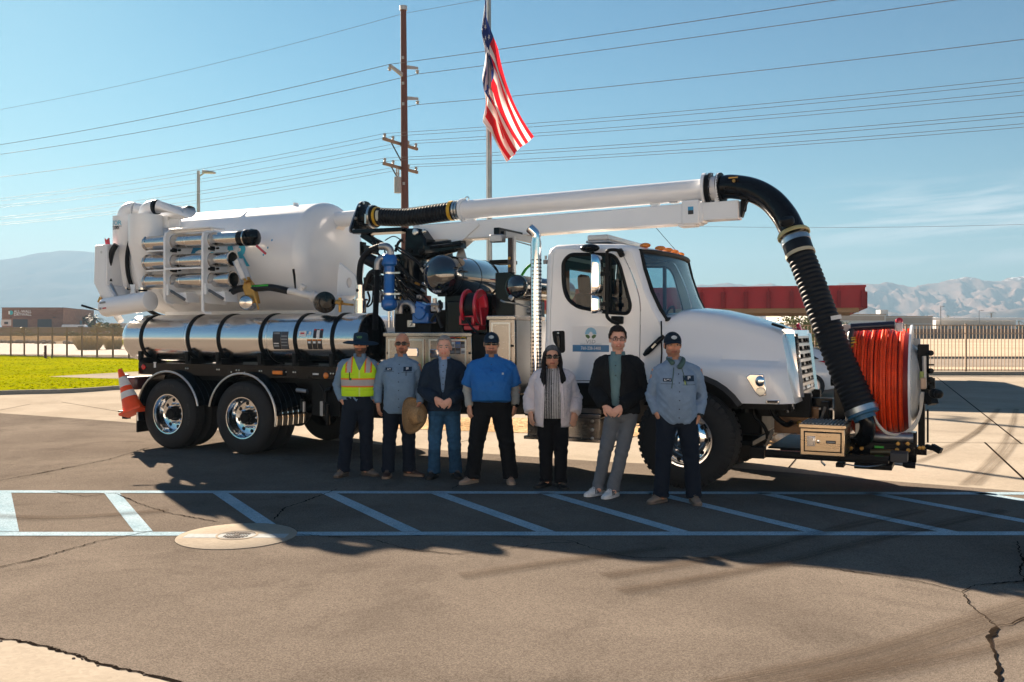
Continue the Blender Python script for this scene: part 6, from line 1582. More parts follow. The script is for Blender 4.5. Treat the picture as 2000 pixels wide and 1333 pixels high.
for p_, v_ in (((1000, 676), .10), ((917, 690), .10), ((757, 690), .10)): disc(p_[0], p_[1], v_ - .014, .014, BLACKM, 'latch', .008, tb1 if p_[0] < 950 else tb2)
c = T(832, 688, .085); q = MB(); q.box((c.x - .3, .07, c.z - .06), (c.x - .12, .085, c.z + .05)); lk = q.build('paddle_latch', MATS['chrome'], tb1, bevel=.012)
c = T(844, 690, .085); q = MB(); q.box((c.x - .03, .07, c.z - .06), (c.x + .1, .085, c.z + .05)); q.build('paddle_latch', MATS['chrome'], tb1, bevel=.012)
for r_, row in enumerate((('tk_red', 'tk_org', 'tk_yel'), ('tk_wht', 'tk_blu', 'tk_blk'), ('tk_blk', 'tk_blk', 'tk_wht'))):
    cols = {'tk_red': (.5, .04, .04), 'tk_org': (.55, .14, .02), 'tk_yel': (.6, .42, .02), 'tk_wht': (.6, .6, .6), 'tk_blu': (.05, .15, .4), 'tk_blk': (.03, .03, .035)}
    for k, cn in enumerate(row):
        c = T(884 + 10.5 * k, 661 + 12.5 * r_, .085); q = MB(); q.box((c.x - .034, .0815, c.z - .038), (c.x + .034, .0855, c.z + .038)); q.build('warning_decal', mat(cn, cols[cn], .5), tb1, smooth=0)
        q = MB(); q.box((c.x - .028, .0795, c.z - .03), (c.x + .028, .081, c.z + .005)); q.build('warning_decal', mat('tk_blk', (.03, .03, .035), .5) if r_ == 0 else mat('tk_grey', (.2, .2, .21), .5), tb1, smooth=0)
q = MB(); q.box((Tu(740, .3), .3, .72), (Tu(1000, .3), .9, .97)); q.build('under_box', BLACKM, TK)
q = MB(); q.box((Tu(600, .1), .2, .60), (Tu(655, .1), .6, 1.1)); q.tube([T(640, 790, .12), T(640, 830, .12)], .03, 8); q.tube(smooth_path([T(624, 750, .15), T(632, 765, .15), T(630, 790, .15)], 5), .012, 6); q.tube(smooth_path([T(636, 785, .1), T(637, 765, .1), T(648, 760, .1)], 5), .03, 8); q.tube([T(590, 780, .15), T(590, 800, .15)], .03, 8); q.build('air_valves', BLACKM, TK)
q = MB(); c = T(630, 790, .1); q.box((c.x - .03, .08, c.z - .16), (c.x + .02, .12, c.z + .04)); q.cyl(T(580, 762, .1), T(600, 765, .1), .03, n=10); q.tube([T(594, 785, .1), T(594, 805, .1)], .02, 8); q.build('fitting', ALU_D, TK)
q = MB(); q.cyl((Tu(700, .5), .55, .75), (Tu(760, .5), .55, .75), .19, n=20); q.build('air_tank', BLACKM, TK)
# step box below the cab
sb_, zsb = toolbox(1030, 1172, 806, .5, .06, .7, [], 'step_box')
for i, o_ in enumerate(sb_.children): pass
q = MB(); q.box((Tu(1030, .06) - .02, .0, .46), (Tu(1172, .06) + .03, .35, .498)); q.build('step_edge', ALU, sb_)
for y in (823, 840, 857): disc(1157, y, .06, .02, SILVERB, 'bolt', .012, sb_)
q = MB(); q.box((Tu(1120, .05), .02, T(1120, 806, .02).z), (Tu(1176, .05), .5, T(1120, 797, .02).z)); q.build('step_tread', ALU, sb_)
q = MB(); q.box((Tu(1030, .3), .3, .95), (Tu(1250, .3), .7, 1.12)); q.build('cab_mount', BLACKM, TK)
# ---- exhaust stack
xv = .16; ea, et = T(1047, 750, xv), T(1047, 472, xv)
q = MB(); q.cyl(V(ea.x, xv, 1.0), et, .055, n=28); q.tube(smooth_path([et - V(0, 0, .02), et + V(-.0, 0, .06), et + V(-.02, -.01, .11), et + V(-.075, -.03, .165)], 6), .060, 24); ex = q.build('exhaust_stack', MATS['chrome'], TK)
q = MB(); c = et + V(-.078, -.031, .168); q.lathe(c, V(-.72, -.26, .70), [(.004, .001), (.004, .055)], 24); q.build('exhaust_mouth', BLACKM, ex)
zA, zB = ea.z, T(1047, 505, xv).z
q = MB(); q.lathe((ea.x, xv, zA), (0, 0, 1), [(0, .062), (0, .068), (et.z - zA, .068), (et.z - zA, .062)], 30); sh = q.build('heat_shield', MATS['chrome'], ex)
q = MB(); ns_ = 34
for k in range(ns_):
    z = zA + (zB - zA) * (k + .5) / ns_
    for aa in range(-100, 250, 22):
        if -18 < ((aa + 90 + 180) % 360) - 180 - 8 < 20: continue
        a = radians(aa); r_ = .0686
        q.add([V(ea.x + cos(a + s_) * r_, xv + sin(a + s_) * r_, z + t_) for s_, t_ in ((-.13, -.0095), (.13, -.0095), (.13, .0095), (-.13, .0095))], [(0, 1, 2, 3)])
so_ = q.build('shield_slots', BLACKM, sh, smooth=0)
q = MB(); q.beam(T(1062, 512, .2), T(1073, 512, .25), .04, .05); q.cyl(T(1066, 507, .2), T(1066, 500, .2), .015, n=8); q.build('stack_bracket', ALU_D, TK)
# ------------------------------------------------------------------ cab
def glass_mat(name, tint, refl=1.45):
    m = bpy.data.materials.new(name); m.use_nodes = True; n, l = m.node_tree.nodes, m.node_tree.links
    n.remove(n['Principled BSDF'])
    tr = n.new('ShaderNodeBsdfTransparent'); tr.inputs[0].default_value = tint + (1,)
    gl = n.new('ShaderNodeBsdfGlossy'); gl.inputs['Roughness'].default_value = .015
    fr = n.new('ShaderNodeFresnel'); fr.inputs[0].default_value = refl
    nz = n.new('ShaderNodeTexNoise'); nz.inputs['Scale'].default_value = 1.2; tc_ = n.new('ShaderNodeTexCoord'); l.new(tc_.outputs['Object'], nz.inputs['Vector'])
    bp = n.new('ShaderNodeBump'); bp.inputs['Strength'].default_value = .02; l.new(nz.outputs[0], bp.inputs['Height']); l.new(bp.outputs[0], gl.inputs['Normal'])
    mx = n.new('ShaderNodeMixShader'); l.new(fr.outputs[0], mx.inputs[0]); l.new(tr.outputs[0], mx.inputs[1]); l.new(gl.outputs[0], mx.inputs[2])
    l.new(mx.outputs[0], n['Material Output'].inputs[0]); MATS[name] = m; return m
M_GLS = glass_mat('cab_glass', (.50, .68, .74), 1.36); M_WSC = glass_mat('windscreen_glass', (.60, .74, .78), 2.1)
CV0, CV1 = .12, 2.38
def uz(lst, v=CV0): return [(T(x, y, v).x, T(x, y, v).z) for x, y in lst]
cab_px = [(1061, 748), (1062, 640), (1064, 520), (1066, 498), (1072, 485), (1084, 478), (1120, 476), (1170, 475.5), (1210, 476.5), (1232, 480), (1241, 489), (1249, 525), (1263, 570), (1279, 605), (1290, 624), (1291, 640), (1291, 690), (1291, 715), (1290, 748)]
rin = [.0, .07, .08, .08, .08, .08, .08, .08, .08, .07, .05, .03, .03, .03, .03, .0, 0, 0, 0]
bul = [0, 0, 0, 0, 0, 0, 0, 0, .06, .14, .20, .21, .22, .23, .24, .1, .0, 0, 0]
CP = [Vector(p) for p in uz(cab_px)]; NP = len(CP)
def inward(i):
    a, b = CP[i] - CP[i - 1], CP[(i + 1) % NP] - CP[i]
    t = (a.normalized() + b.normalized())
    t = t.normalized() if t.length > 1e-6 else a.normalized()
    n_ = Vector((t.y, -t.x)); return n_
cen = sum(CP, Vector((0, 0))) / NP
IN = []
for i in range(NP):
    n_ = inward(i)
    if n_.dot(cen - CP[i]) < 0: n_ = -n_
    IN.append(n_)
RV = .09
rows = []   # list of (v offset, inset factor)
for k in range(5):
    a = radians(22.5 * k); rows.append((RV * (1 - cos(a)), 1 - sin(a)))
prof = []
for vo, ins in rows: prof.append((CV0 + vo, ins))
for k in range(1, 9): prof.append((CV0 + RV + (CV1 - CV0 - 2 * RV) * k / 9, 0))
for vo, ins in reversed(rows): prof.append((CV1 - vo, ins))
def cab_pt(i, v, ins):
    p = CP[i] + IN[i] * rin[i] * ins; s = (v - 1.25) / (1.25 - CV0)
    return V(p.x + bul[i] * (1 - abs(s) ** 2.2), v, p.y)
WS = range(10, 14)      # polygon edges that are windscreen
q = MB(); nr = len(prof); vs = [cab_pt(i, v, ins) for v, ins in prof for i in range(NP)]; fs = []
for r_ in range(nr - 1):
    for i in range(NP):
        if i in WS and 4 <= r_ < nr - 5: continue
        if i == NP - 1: continue
        if i == 1 and 6 <= r_ < nr - 7: continue
        fs.append((r_ * NP + i, r_ * NP + (i + 1) % NP, (r_ + 1) * NP + (i + 1) % NP, (r_ + 1) * NP + i))
q.add(vs, fs); cabo = q.build('cab_shell', WHITE, TK, smooth=40)
# windscreen with black gasket
q = MB(); cols = list(range(4, nr - 4)); sub = [10, 11, 12, 13, 14]
vs = [cab_pt(i, prof[c_][0], 0) - V(.012, 0, .006) for c_ in cols for i in sub]
q.add(vs, [(a * 5 + b, a * 5 + b + 1, (a + 1) * 5 + b + 1, (a + 1) * 5 + b) for a in range(len(cols) - 1) for b in range(4)])
ws = q.build('windscreen', M_WSC, TK, smooth=80)
q = MB(); per = [cab_pt(i, prof[4][0], 0) for i in sub] + [cab_pt(14, prof[c_][0], 0) for c_ in cols[1:]] + [cab_pt(i, prof[nr - 5][0], 0) for i in reversed(sub[:-1])] + [cab_pt(10, prof[c_][0], 0) for c_ in reversed(cols[1:-1])]
q.tube(per, .028, 10, closed=True); q.build('gasket', BLACKM, ws)
q = MB()
for v0_, v1_ in ((.5, 1.15), (1.35, 2.0)):
    a_, b_ = cab_pt(14, v0_, 0), cab_pt(14, v1_, 0); q.tube([a_ + V(.05, 0, -.02), a_ + V(.02, .1, .05), (a_ + b_) / 2 + V(0, 0, .07), b_ + V(-.03, 0, .09)], .009, 6); q.tube([(a_ + b_) / 2 + V(0, -.3, .05), b_ + V(-.04, 0, .10)], .006, 6)
q.build('wiper', BLACKM, ws)
# sides with doors and windows
door_px = [(1082, 486), (1207, 485), (1215, 493), (1229, 520), (1242, 553), (1250.5, 582), (1252, 605), (1250.5, 702), (1245, 744), (1073.5, 745), (1075.5, 600)]
win_px = [(1100.5, 512), (1114, 497.5), (1192, 497.5), (1203, 503), (1212, 520), (1233, 598), (1228, 613), (1185, 611), (1127, 600), (1107, 582), (1101, 555)]
door2 = uz(door_px); win2 = round_poly(uz(win_px), [.10, .10, .05, .05, .2, .06, .05, .3, .12, .12, .2])
side_poly = [tuple(CP[i] + IN[i] * rin[i]) for i in range(NP)]
dc = Vector((sum(p[0] for p in door2) / len(door2), sum(p[1] for p in door2) / len(door2)))
def shrink(poly, d):
    c = Vector((sum(p[0] for p in poly) / len(poly), sum(p[1] for p in poly) / len(poly)))
    return [tuple(Vector(p) - (Vector(p) - c).normalized() * d) for p in poly]
door_r = round_poly(door2, [.08, .06, .05, .1, .1, .08, .06, .06, .08, .08, .1])
for v, sgn, nm in ((CV0, 1, 'near'), (CV1, -1, 'far')):
    panel_hole(side_poly, [door_r], lambda a_, b_: V(a_, v, b_), .012, 'side_panel', WHITE, TK)
    d_ = panel_hole(shrink(door_r, .009), [win2], lambda a_, b_: V(a_, v - .004 * sgn, b_), .03, 'door', WHITE, TK, .006)
    q = MB(); g_ = [V(a_, v - .012 * sgn, b_) for a_, b_ in win2]; q.tube(g_, .024, 8, closed=True); q.build('gasket', BLACKM, d_)
    q = MB(); q.add([V(a_, v - .002 * sgn, b_) for a_, b_ in win2], [tuple(range(len(win2)))]); q.build('window', M_GLS, d_, smooth=0)
    a_, b_ = uz([(1190, 499), (1191, 611)]); q = MB(); q.box((a_[0] - .022, v - .022, b_[1]), (a_[0] + .022, v + .022, a_[1])); q.build('window_divider', BLACKM, d_)
    if sgn > 0: door = d_
q = MB(); q.add([V(a_, CV0 + .03, b_) for a_, b_ in door_r], [(i, (i + 1) % len(door_r), len(door_r) + (i + 1) % len(door_r), len(door_r) + i) for i in range(len(door_r))]); q.v += [tuple(V(p) + V(0, .06, 0)) for p in q.v[:len(door_r)]]; q.build('door_seal', BLACKM, TK)
# crease lines pressed in the door
q = MB(); a_, b_ = T(1082, 660, .117), T(1246, 660, .117)
# handle
hx = round_poly(uz([(1079, 647), (1104, 646), (1105, 688), (1096, 691), (1082, 668)], .117), .03)
q = MB(); q.prism([V(a_, .096, b_) for a_, b_ in hx], (0, .012, 0)); hd = q.build('door_handle', BLACKM, door, bevel=.006)
a_, b_ = T(1091, 655, .08), T(1092, 680, .08); q = MB(); q.beam(a_, b_, .04, .025, (0, 1, 0)); q.build('pull', BLACK, hd, bevel=.008)
disc(1090, 651, .09, .012, SILVERB, 'lock', .006, hd)
# door decal: white sheet with the round emblem, letters and blue phone strip
zc_ = lambda y: T(1155, y, .117).z
ux = lambda x: T(x, 660, .117).x
q = MB(); q.box((ux(1119.5), .0985, zc_(674)), (ux(1190.5), .1005, zc_(637))); dcl = q.build('door_sign', mat('sign_sheet', (.84, .83, .82), .35, var=.01), door, smooth=0)
q = MB(); q.box((ux(1119.5), .0985, zc_(687.5)), (ux(1190.5), .1005, zc_(674.2))); st = q.build('sign_strip', mat('sign_blue', (.018, .17, .36), .35), door, smooth=0)
ec, er = V(ux(1155), .0982, zc_(650)), .072
q = MB(); n_ = 40
for k in range(12):
    a0_, a1_ = radians(-8 + 196 * (k + .08) / 12), radians(-8 + 196 * (k + .92) / 12); seg = [er * .34, er]
    ring = [ec + V(cos(a) * r_, 0, sin(a) * r_ - .012) for r_, aa in ((er * .3, (a0_, a1_)), (er, (a1_, a0_))) for a in (aa[0], (aa[0] + aa[1]) / 2, aa[1])]
    q.add(ring, [tuple(range(6))])
q.build('emblem', mat('emblem_sky', (.12, .42, .62), .4), door, smooth=0)
q = MB()
for s_ in (-1, 1):
    q.add([ec + V(s_ * x, 0, z) for x, z in ((.008, -.055), (.03, -.075), (.06, -.055), (.07, -.028), (.045, -.022), (.02, -.034))], [tuple(range(6))])
q.build('emblem', mat('emblem_leaf', (.05, .14, .03), .4), door, smooth=0)
q = MB(); q.text('VSD', .062, lambda x, y: V(ux(1155) + x * 1.12, .0980, zc_(671) + y)); q.build('sign_lettering', LGREY, door, smooth=0)
q = MB(); q.text('VALLEY SANITARY DISTRICT', .0185, lambda x, y: V(ux(1155) + x * 1.15, .0980, zc_(673.4) + y)); q.build('sign_lettering', mat('decal_teal', (.1, .25, .33), .5), door, smooth=0)
q = MB(); q.text('760-238-5400', .055, lambda x, y: V(ux(1155) + x * .82, .0978, zc_(683.5) + y), bold=.001); q.build('sign_lettering', LWHITE, door, smooth=0)
# dark cabin fittings
CAB_IN = mat('cabin_grey', (.016, .022, .030), .85, spec=.15)
u_r, u_f = CP[2].x + .1, CP[14].x
zf, zr_ = CP[0].y, CP[7].y - .05
q = MB(); q.box((u_r - .02, CV0 + .06, zf), (u_r, CV1 - .06, CP[1].y)); q.box((u_r - .02, CV0 + .06, CP[2].y), (u_r, CV1 - .06, zr_ - .1)); q.box((u_r - .02, CV0 + .06, CP[1].y), (u_r, prof[6][0], CP[2].y)); q.box((u_r - .02, prof[nr - 7][0], CP[1].y), (u_r, CV1 - .06, CP[2].y)); q.box((u_r, CV0 + .05, zf - .02), (u_f + .05, CV1 - .05, zf)); q.box((u_r, CV0 + .08, zr_ - .05), (T(1225, 480, .5).x, CV1 - .08, zr_ - .03)); q.build('cabin_liner', CAB_IN, TK)
q = MB(); q.add([V(CP[1].x, prof[6][0], CP[1].y), V(CP[1].x, prof[nr - 7][0], CP[1].y), V(CP[2].x, prof[nr - 7][0], CP[2].y), V(CP[2].x, prof[6][0], CP[2].y)], [(0, 1, 2, 3)]); q.build('rear_window', M_GLS, TK, smooth=0)
q = MB(); q.box((u_f - .34, CV0 + .05, zf), (u_f - .03, CV1 - .05, CP[14].y - .06)); q.build('dashboard', CAB_IN, TK, bevel=.05)
for v in (.62, 1.85):
    q = MB(); b0 = V(u_r + .35, v, zf + .42); q.box(b0 + V(-.05, -.24, -.1), b0 + V(.5, .24, .06)); q.beam(b0 + V(.02, 0, 0), b0 + V(-.12, 0, .68), .48, .14, (1, 0, 0)); q.beam(b0 + V(-.12, 0, .68), b0 + V(-.14, 0, .92), .28, .10, (1, 0, 0)); q.box(b0 + V(.05, -.18, -.42), b0 + V(.4, .18, -.1)); q.build('seat', mat('seat_blue', (.010, .016, .028), .9, spec=.1), TK, bevel=.05)
q = MB(); sc_ = V(u_f - .42, 1.85, CP[14].y - .02); q.tube([sc_ + V(.06 * sin(a), .22 * cos(a), .21 * sin(a)) for a in [2 * pi * k / 24 for k in range(24)]], .016, 8, closed=True); q.beam(sc_ - V(.05, .2, .0), sc_ + V(-.05, .2, 0), .04, .03); q.tube([sc_, sc_ + V(.25, 0, -.2)], .03, 8); q.build('steering_wheel', BLACKM, TK)
# mirrors
mv = -.12
q = MB(); q.tube(smooth_path([T(1216, 493, .05), T(1205, 489, -.02), T(1190, 489, mv), T(1185, 496, mv), T(1185, 520, mv), T(1185, 570, mv), T(1185, 612, mv), T(1188, 622, mv), T(1197, 629, -.04), T(1207, 633, .06)], 6), .02, 10); ma = q.build('mirror_arm', BLACKM, TK)
q = MB(); q.beam(T(1209, 487, .1), T(1217, 502, .11), .06, .1, (0, 1, 0)); q.beam(T(1195, 625, .1), T(1218, 626, .1), .09, .10, (0, 1, 0)); q.build('mirror_bracket', BLACKM, ma, bevel=.015)
def mirror_head(px0, px1, y0, y1, v, nm):
    a_, b_ = T(px0, y0, v), T(px1, y1, v)
    q = MB(); w = .19
    q.box((a_.x, v - w * .5, b_.z), (a_.x + .012, v + w * .5, a_.z)); 
    o_ = q.build(nm, MATS['chrome'], TK, bevel=.005)
    q = MB(); rings = []
    for t, s_ in ((0, 1), (.35, .98), (.7, .88), (.9, .66), (1, .3)):
        rings.append([V(a_.x + .012 + (b_.x - a_.x) * t * .55, v + cc * w * .5 * s_, (a_.z + b_.z) / 2 + ss * (a_.z - b_.z) * .5 * (.25 + .75 * s_)) for cc, ss in [(max(-1, min(1, 1.35 * cos(a))), max(-1, min(1, 1.35 * sin(a)))) for a in [2 * pi * k / 28 for k in range(28)]]])
    q.loft(rings); q.build('mirror_shell', MATS['chrome'], o_, smooth=60); return o_
mirror_head(1160, 1186, 498, 574, mv - .03, 'mirror'); mirror_head(1160, 1184, 577, 613, mv - .03, 'mirror')
q = MB(); q.box(T(1178, 531, mv + .01), T(1190, 539, mv - .02)); q.box(T(1178, 591, mv + .01), T(1190, 598, mv - .02)); q.build('mirror_clamp', BLACKM, ma)
q = MB(); a_ = T(1152, 485, -.02); q.sphere(a_, .12, .1, .05, 18, 10); q.cyl(a_ + V(0, .02, -.03), a_ + V(.02, .14, -.09), .025, n=8); q.build('kerb_mirror', BLACK, TK)
# roof light bar, amber lamps, aerial
q = MB(); zr0 = CP[7].y; ub_ = T(1170, 470, .55).x
q.box((ub_ - .14, .5, zr0 + .075), (ub_ + .14, 2.0, zr0 + .145)); lbar = q.build('light_bar', mat('beacon_lens', (.62, .60, .56), .12, coat=.5), TK, bevel=.02)
q = MB(); q.box((ub_ - .15, .48, zr0 + .045), (ub_ + .15, 2.02, zr0 + .074)); q.prism([V(ub_ - .18, .62, zr0 - .03), V(ub_ + .2, .62, zr0 - .03), V(ub_ + .15, .62, zr0 + .044), V(ub_ - .14, .62, zr0 + .044)], (0, .2, 0)); q.prism([V(ub_ - .18, 1.7, zr0 - .03), V(ub_ + .2, 1.7, zr0 - .03), V(ub_ + .15, 1.7, zr0 + .044), V(ub_ - .14, 1.7, zr0 + .044)], (0, .2, 0)); q.build('light_bar_base', ALU_D, lbar, bevel=.008)
for v in (.5, .95, 1.25, 1.55, 2.0):
    q = MB(); c = cab_pt(9, v, 0) + V(-.03, 0, .03); q.sphere(c, .07, .05, .032, 12, 8); q.build('cab_light', AMBER, TK)
q = MB(); q.tube([cab_pt(9, 1.9, 0), cab_pt(9, 1.9, 0) + V(-.45, .1, .5)], .004, 5); q.build('aerial', BLACKM, TK)
q = MB(); q.tube([V(CP[14].x + .012, .113, CP[14].y - .02), V(CP[15].x + .012, .113, CP[16].y), V(CP[16].x + .0, .113, CP[17].y), V(CP[17].x - .03, .113, CP[17].y - .12)], .009, 6); q.build('cowl_seam', BLACKM, TK)
# black hood latch strap on the cowl
q = MB(); q.tube([T(1258, 694, .08), T(1264, 688, .07), T(1290, 663, .07), T(1297, 656, .08)], [.02, .034, .034, .018], 10); ls = q.build('intake_snorkel', BLACK, TK)
q = MB(); q.beam(T(1273, 680, .036), T(1281, 672, .036), .02, .02); q.build('latch_plate', SILVERB, ls)

# ------------------------------------------------------------------ hood
crest = [(1326, 611), (1340, 604), (1356, 602.5), (1400, 607), (1450, 618), (1500, 633), (1520, 640), (1530, 646)]
cu = [(T(x, y, .6).x, T(x, y, .6).z) for x, y in crest]
h0, h1 = CP[15].x - .004, cu[-1][0]
shift_end = T(1551, 785, .2).x - h1
ZB = T(1500, 790, .1).z
NS_ = 44; secs = []; lip = []
for i in range(NS_ + 1):
    t = i / NS_; u = h0 + (h1 - h0) * t; zs = table(cu, u) - .035
    sh_ = shift_end * t ** 1.5
    ub = u + sh_ * .9
    fu = u + sh_
    zb = ZB - .02 * (1 - t)
    da = abs(fu - UF)
    if da < .69: zb = max(zb, .555 + sqrt(.69 ** 2 - da * da))
    zc = 1.43 - .05 * t
    if da < .69: zc = max(zc, zb + .14)
    vf = .115 + (.14 * max(0, (t - .86) / .14) ** 2)
    vs_ = .16 + .24 * min(1, t * 1.15) ** 1.0; vs_ = max(vs_, vf + .03)
    pts = [(vf + .05, zb + .0), (vf + .008, zb + .004), (vf, zb + .03), (vf, zc - .10), (vf + .012, zc - .04), (vf + .05 * t + .02, zc), (vs_ - .02, zc + .04 + .02 * t), (vs_ + .0, zc + .12), (vs_ + .03, zs - .14), (vs_ + .065, zs - .05), (vs_ + .13, zs - .01), (vs_ + .30, zs + .022), (1.25, zs + .05)]
    ring = []
    for v, z in pts + [(2.5 - v, z) for v, z in reversed(pts[:-1])]:
        ring.append(V(u + sh_ * max(0, min(1, (zs - z) / (zs - ZB))), v, z))
    secs.append(ring)
q = MB(); q.loft(secs, closed=False, caps=False); hood = q.build('hood', WHITE, TK, smooth=50)
fr_ = secs[-1]; q = MB(); q.add(fr_, [tuple(range(len(fr_)))]); q.build('hood_front', WHITE, TK, smooth=0)
# grille
gu0, gz1, gz0 = fr_[12].x, fr_[12].z - .05, ZB + .05
def gfront(v, z, off=0): 
    s_ = (v - 1.25) / .85; t = (fr_[12].z - z) / (fr_[12].z - ZB)
    return V(gu0 + shift_end * t * .5 + .115 - .03 * s_ * s_ + off, v, z)
gv0, gv1 = .66, 1.84
def gout(k, n=11): return gv0 + (gv1 - gv0) * k / (n - 1)
zs5 = [gz0 + (gz1 - gz0) * k / 6 for k in range(7)]
q = MB()
for (va, vb) in ((gv0 - .03, gv0 + .07), (gv1 - .07, gv1 + .03)):
    rings = []
    for z in zs5:
        w = .05 * (z - gz0) / (gz1 - gz0)
        a_, b_ = va + (w if va < 1.25 else -w), vb + (w if va < 1.25 else -w)
        rings.append([gfront(a_, z, -.24), gfront(a_, z, .0), gfront((a_ + b_) / 2, z, .03), gfront(b_, z, .0), gfront(b_, z, -.24)])
    q.loft(rings, closed=True, caps=True)
rings = []
for k in range(13):
    v = gv0 + .02 + (gv1 - gv0 - .04) * k / 12; rings.append([gfront(v, gz1 - .0, -.2), gfront(v, gz1 + .06, -.1), gfront(v, gz1 + .04, .0), gfront(v, gz1 - .03, .01)])
q.loft(rings, closed=True, caps=True)
gr = q.build('grille_surround', MATS['chrome'], TK, smooth=40)
q = MB(); q.loft([[gfront(gout(k), z, -.1) for z in (gz0, gz1)] for k in range(11)], closed=False, caps=False); q.build('radiator_screen', BLACKM, gr)
for j in range(8):
    z = gz0 + .04 + (gz1 - gz0 - .06) * j / 7.2
    q = MB(); rings = []
    for k in range(11):
        v = gv0 + .08 + (gv1 - gv0 - .16) * k / 10; rings.append([gfront(v, z - .022, -.05), gfront(v, z - .018, .0), gfront(v, z + .018, .0), gfront(v, z + .022, -.05)])
    q.loft(rings); q.build('grille_bar', mat('grille_chrome', (.50, .48, .46), .3, 1.0), gr)
for v in (.85, 1.25, 1.65):
    q = MB(); q.loft([[gfront(v - .02, z, -.06), gfront(v - .02, z, -.03), gfront(v + .02, z, -.03), gfront(v + .02, z, -.06)] for z in zs5]); q.build('grille_post', BLACKM, gr)
q = MB(); c = gfront(1.25, gz1 + .07, -.04); q.lathe(c, V(1, 0, .35), [(-.02, .05), (.02, .05), (.025, .001)], 20); q.build('hood_badge', REDP, gr)
q = MB(); c = T(1517, 637, .62); q.beam(T(1508, 633, .6), T(1533, 641, .6), .1, .03); q.build('hood_vent', BLACKM, TK, bevel=.01)
# headlamp bezel in the fender, marker light and wheel arch flare
hl_ = [T(1457, 737, .10), T(1465, 731, .10), T(1492, 732, .10), T(1496, 760, .10), T(1497, 773, .10), T(1484, 775, .10), T(1476, 768, .10)]
q = MB(); q.prism([p + V(0, -.012, 0) for p in hl_], (0, .06, 0)); hb_ = q.build('headlight', MATS['chrome'], TK, bevel=.008)
q = MB(); q.prism([T(1474, 734, .085), T(1490, 734, .085), T(1494, 757, .085), T(1480, 757, .085)], (0, .0, .0)); 
q = MB(); c = T(1486, 765, .09); q.sphere(c, .055, .02, .045, 16, 10); q.build('lens', glass_mat('lamp_glass', (.8, .85, .88)), hb_)
q = MB(); c = T(1484, 745, .082); q.sphere(c, .05, .022, .06, 16, 10); q.build('lens', MATS['chrome'], hb_)
c = T(1509, 785, .10); q = MB(); q.box((c.x - .07, .09, c.z - .018), (c.x + .07, .112, c.z + .018)); mk = q.build('side_badge', MATS['chrome'], TK, bevel=.006)
q = MB(); q.box((c.x - .055, .084, c.z - .01), (c.x + .055, .0895, c.z + .01)); q.build('badge_face', BLACKM, mk)
q = MB(); rings = []
for k in range(15):
    a = radians(168 - 134 * k / 14); p = V(UF + cos(a) * .70, 0, .555 + sin(a) * .70); d_ = V(cos(a), 0, sin(a))
    rings.append([p + V(0, .085, 0) - d_ * .01, p + V(0, .085, 0) + d_ * .05, p + V(0, .22, 0) + d_ * .03, p + V(0, .5, 0) - d_ * .02, p + V(0, .5, 0) - d_ * .04, p + V(0, .2, 0) - d_ * .02])
q.loft(rings); q.build('wheel_arch', mat('arch_plastic', (.02, .024, .03), .5), TK)
q = MB(); q.box((UF - .72, .3, .9), (h1 + .1, 2.2, 1.25)); q.build('engine_bay', BLACKM, TK)

# ------------------------------------------------------------------ front platform with the red hose reel
def bx(px0, y0, px1, y1, v0, v1, mm, name, parent=None, bevel=.006):
    a_, b_ = T(px0, y0, v0), T(px1, y1, v0); q = MB(); q.box((a_.x, v0, a_.z), (b_.x, v1, b_.z)); return q.build(name, mm, parent or TK, bevel=bevel)
bx(1494, 880, 1735, 908, .22, .34, BLACK, 'platform_beam'); bx(1494, 889, 1735, 893, .205, .219, BLACKM, 'beam_rib')
bx(1464, 873, 1492, 897, .25, .40, BLACKM, 'beam_bracket'); bx(1430, 860, 1470, 872, .85, 1.65, BLACKM, 'cross_tube')
a_ = T(1500, 880, .3); 
q = MB()
for v in (.85, 1.6): q.box((UF + .9, v, .33), (T(1790, 870, v).x, v + .1, .46))
q.build('extension_rail', BLACK, TK, bevel=.01)
bx(1500, 873, 1570, 880, .5, 1.9, BLACKM, 'platform_deck'); bx(1512, 792, 1600, 850, .95, 1.0, mat('bronzed_plate', (.10, .06, .035), .3, .7), 'mount_plate'); bx(1575, 777, 1626, 845, 1.05, 1.15, BLACK, 'mount_plate'); bx(1603, 785, 1618, 826, .9, 1.06, BLACKM, 'mount_post')
q = MB(); q.tube(smooth_path([T(1505, 795, .7), T(1515, 815, .7), T(1535, 830, .7), T(1548, 825, .7)], 5), .03, 8); q.tube(smooth_path([T(1470, 795, .6), T(1474, 815, .6), T(1490, 830, .6), T(1500, 850, .6)], 5), .022, 8); q.tube([T(1544, 795, .6), T(1546, 805, .6)], .04, 8); q.tube([T(1458, 795, .5), T(1458, 806, .5)], .06, 10); q.build('tow_fittings', BLACKM, TK)
q = MB(); q.cyl(T(1537, 789, .6), T(1540, 806, .6), .028, n=8); q.cyl(T(1546, 790, .6), T(1548, 800, .6), .026, n=8); q.build('air_fitting', ALU_D, TK)
for px, y in ((1562, 827), (1579, 813)): disc(px, y, .94, .035, BRASS, 'bolt', .02)
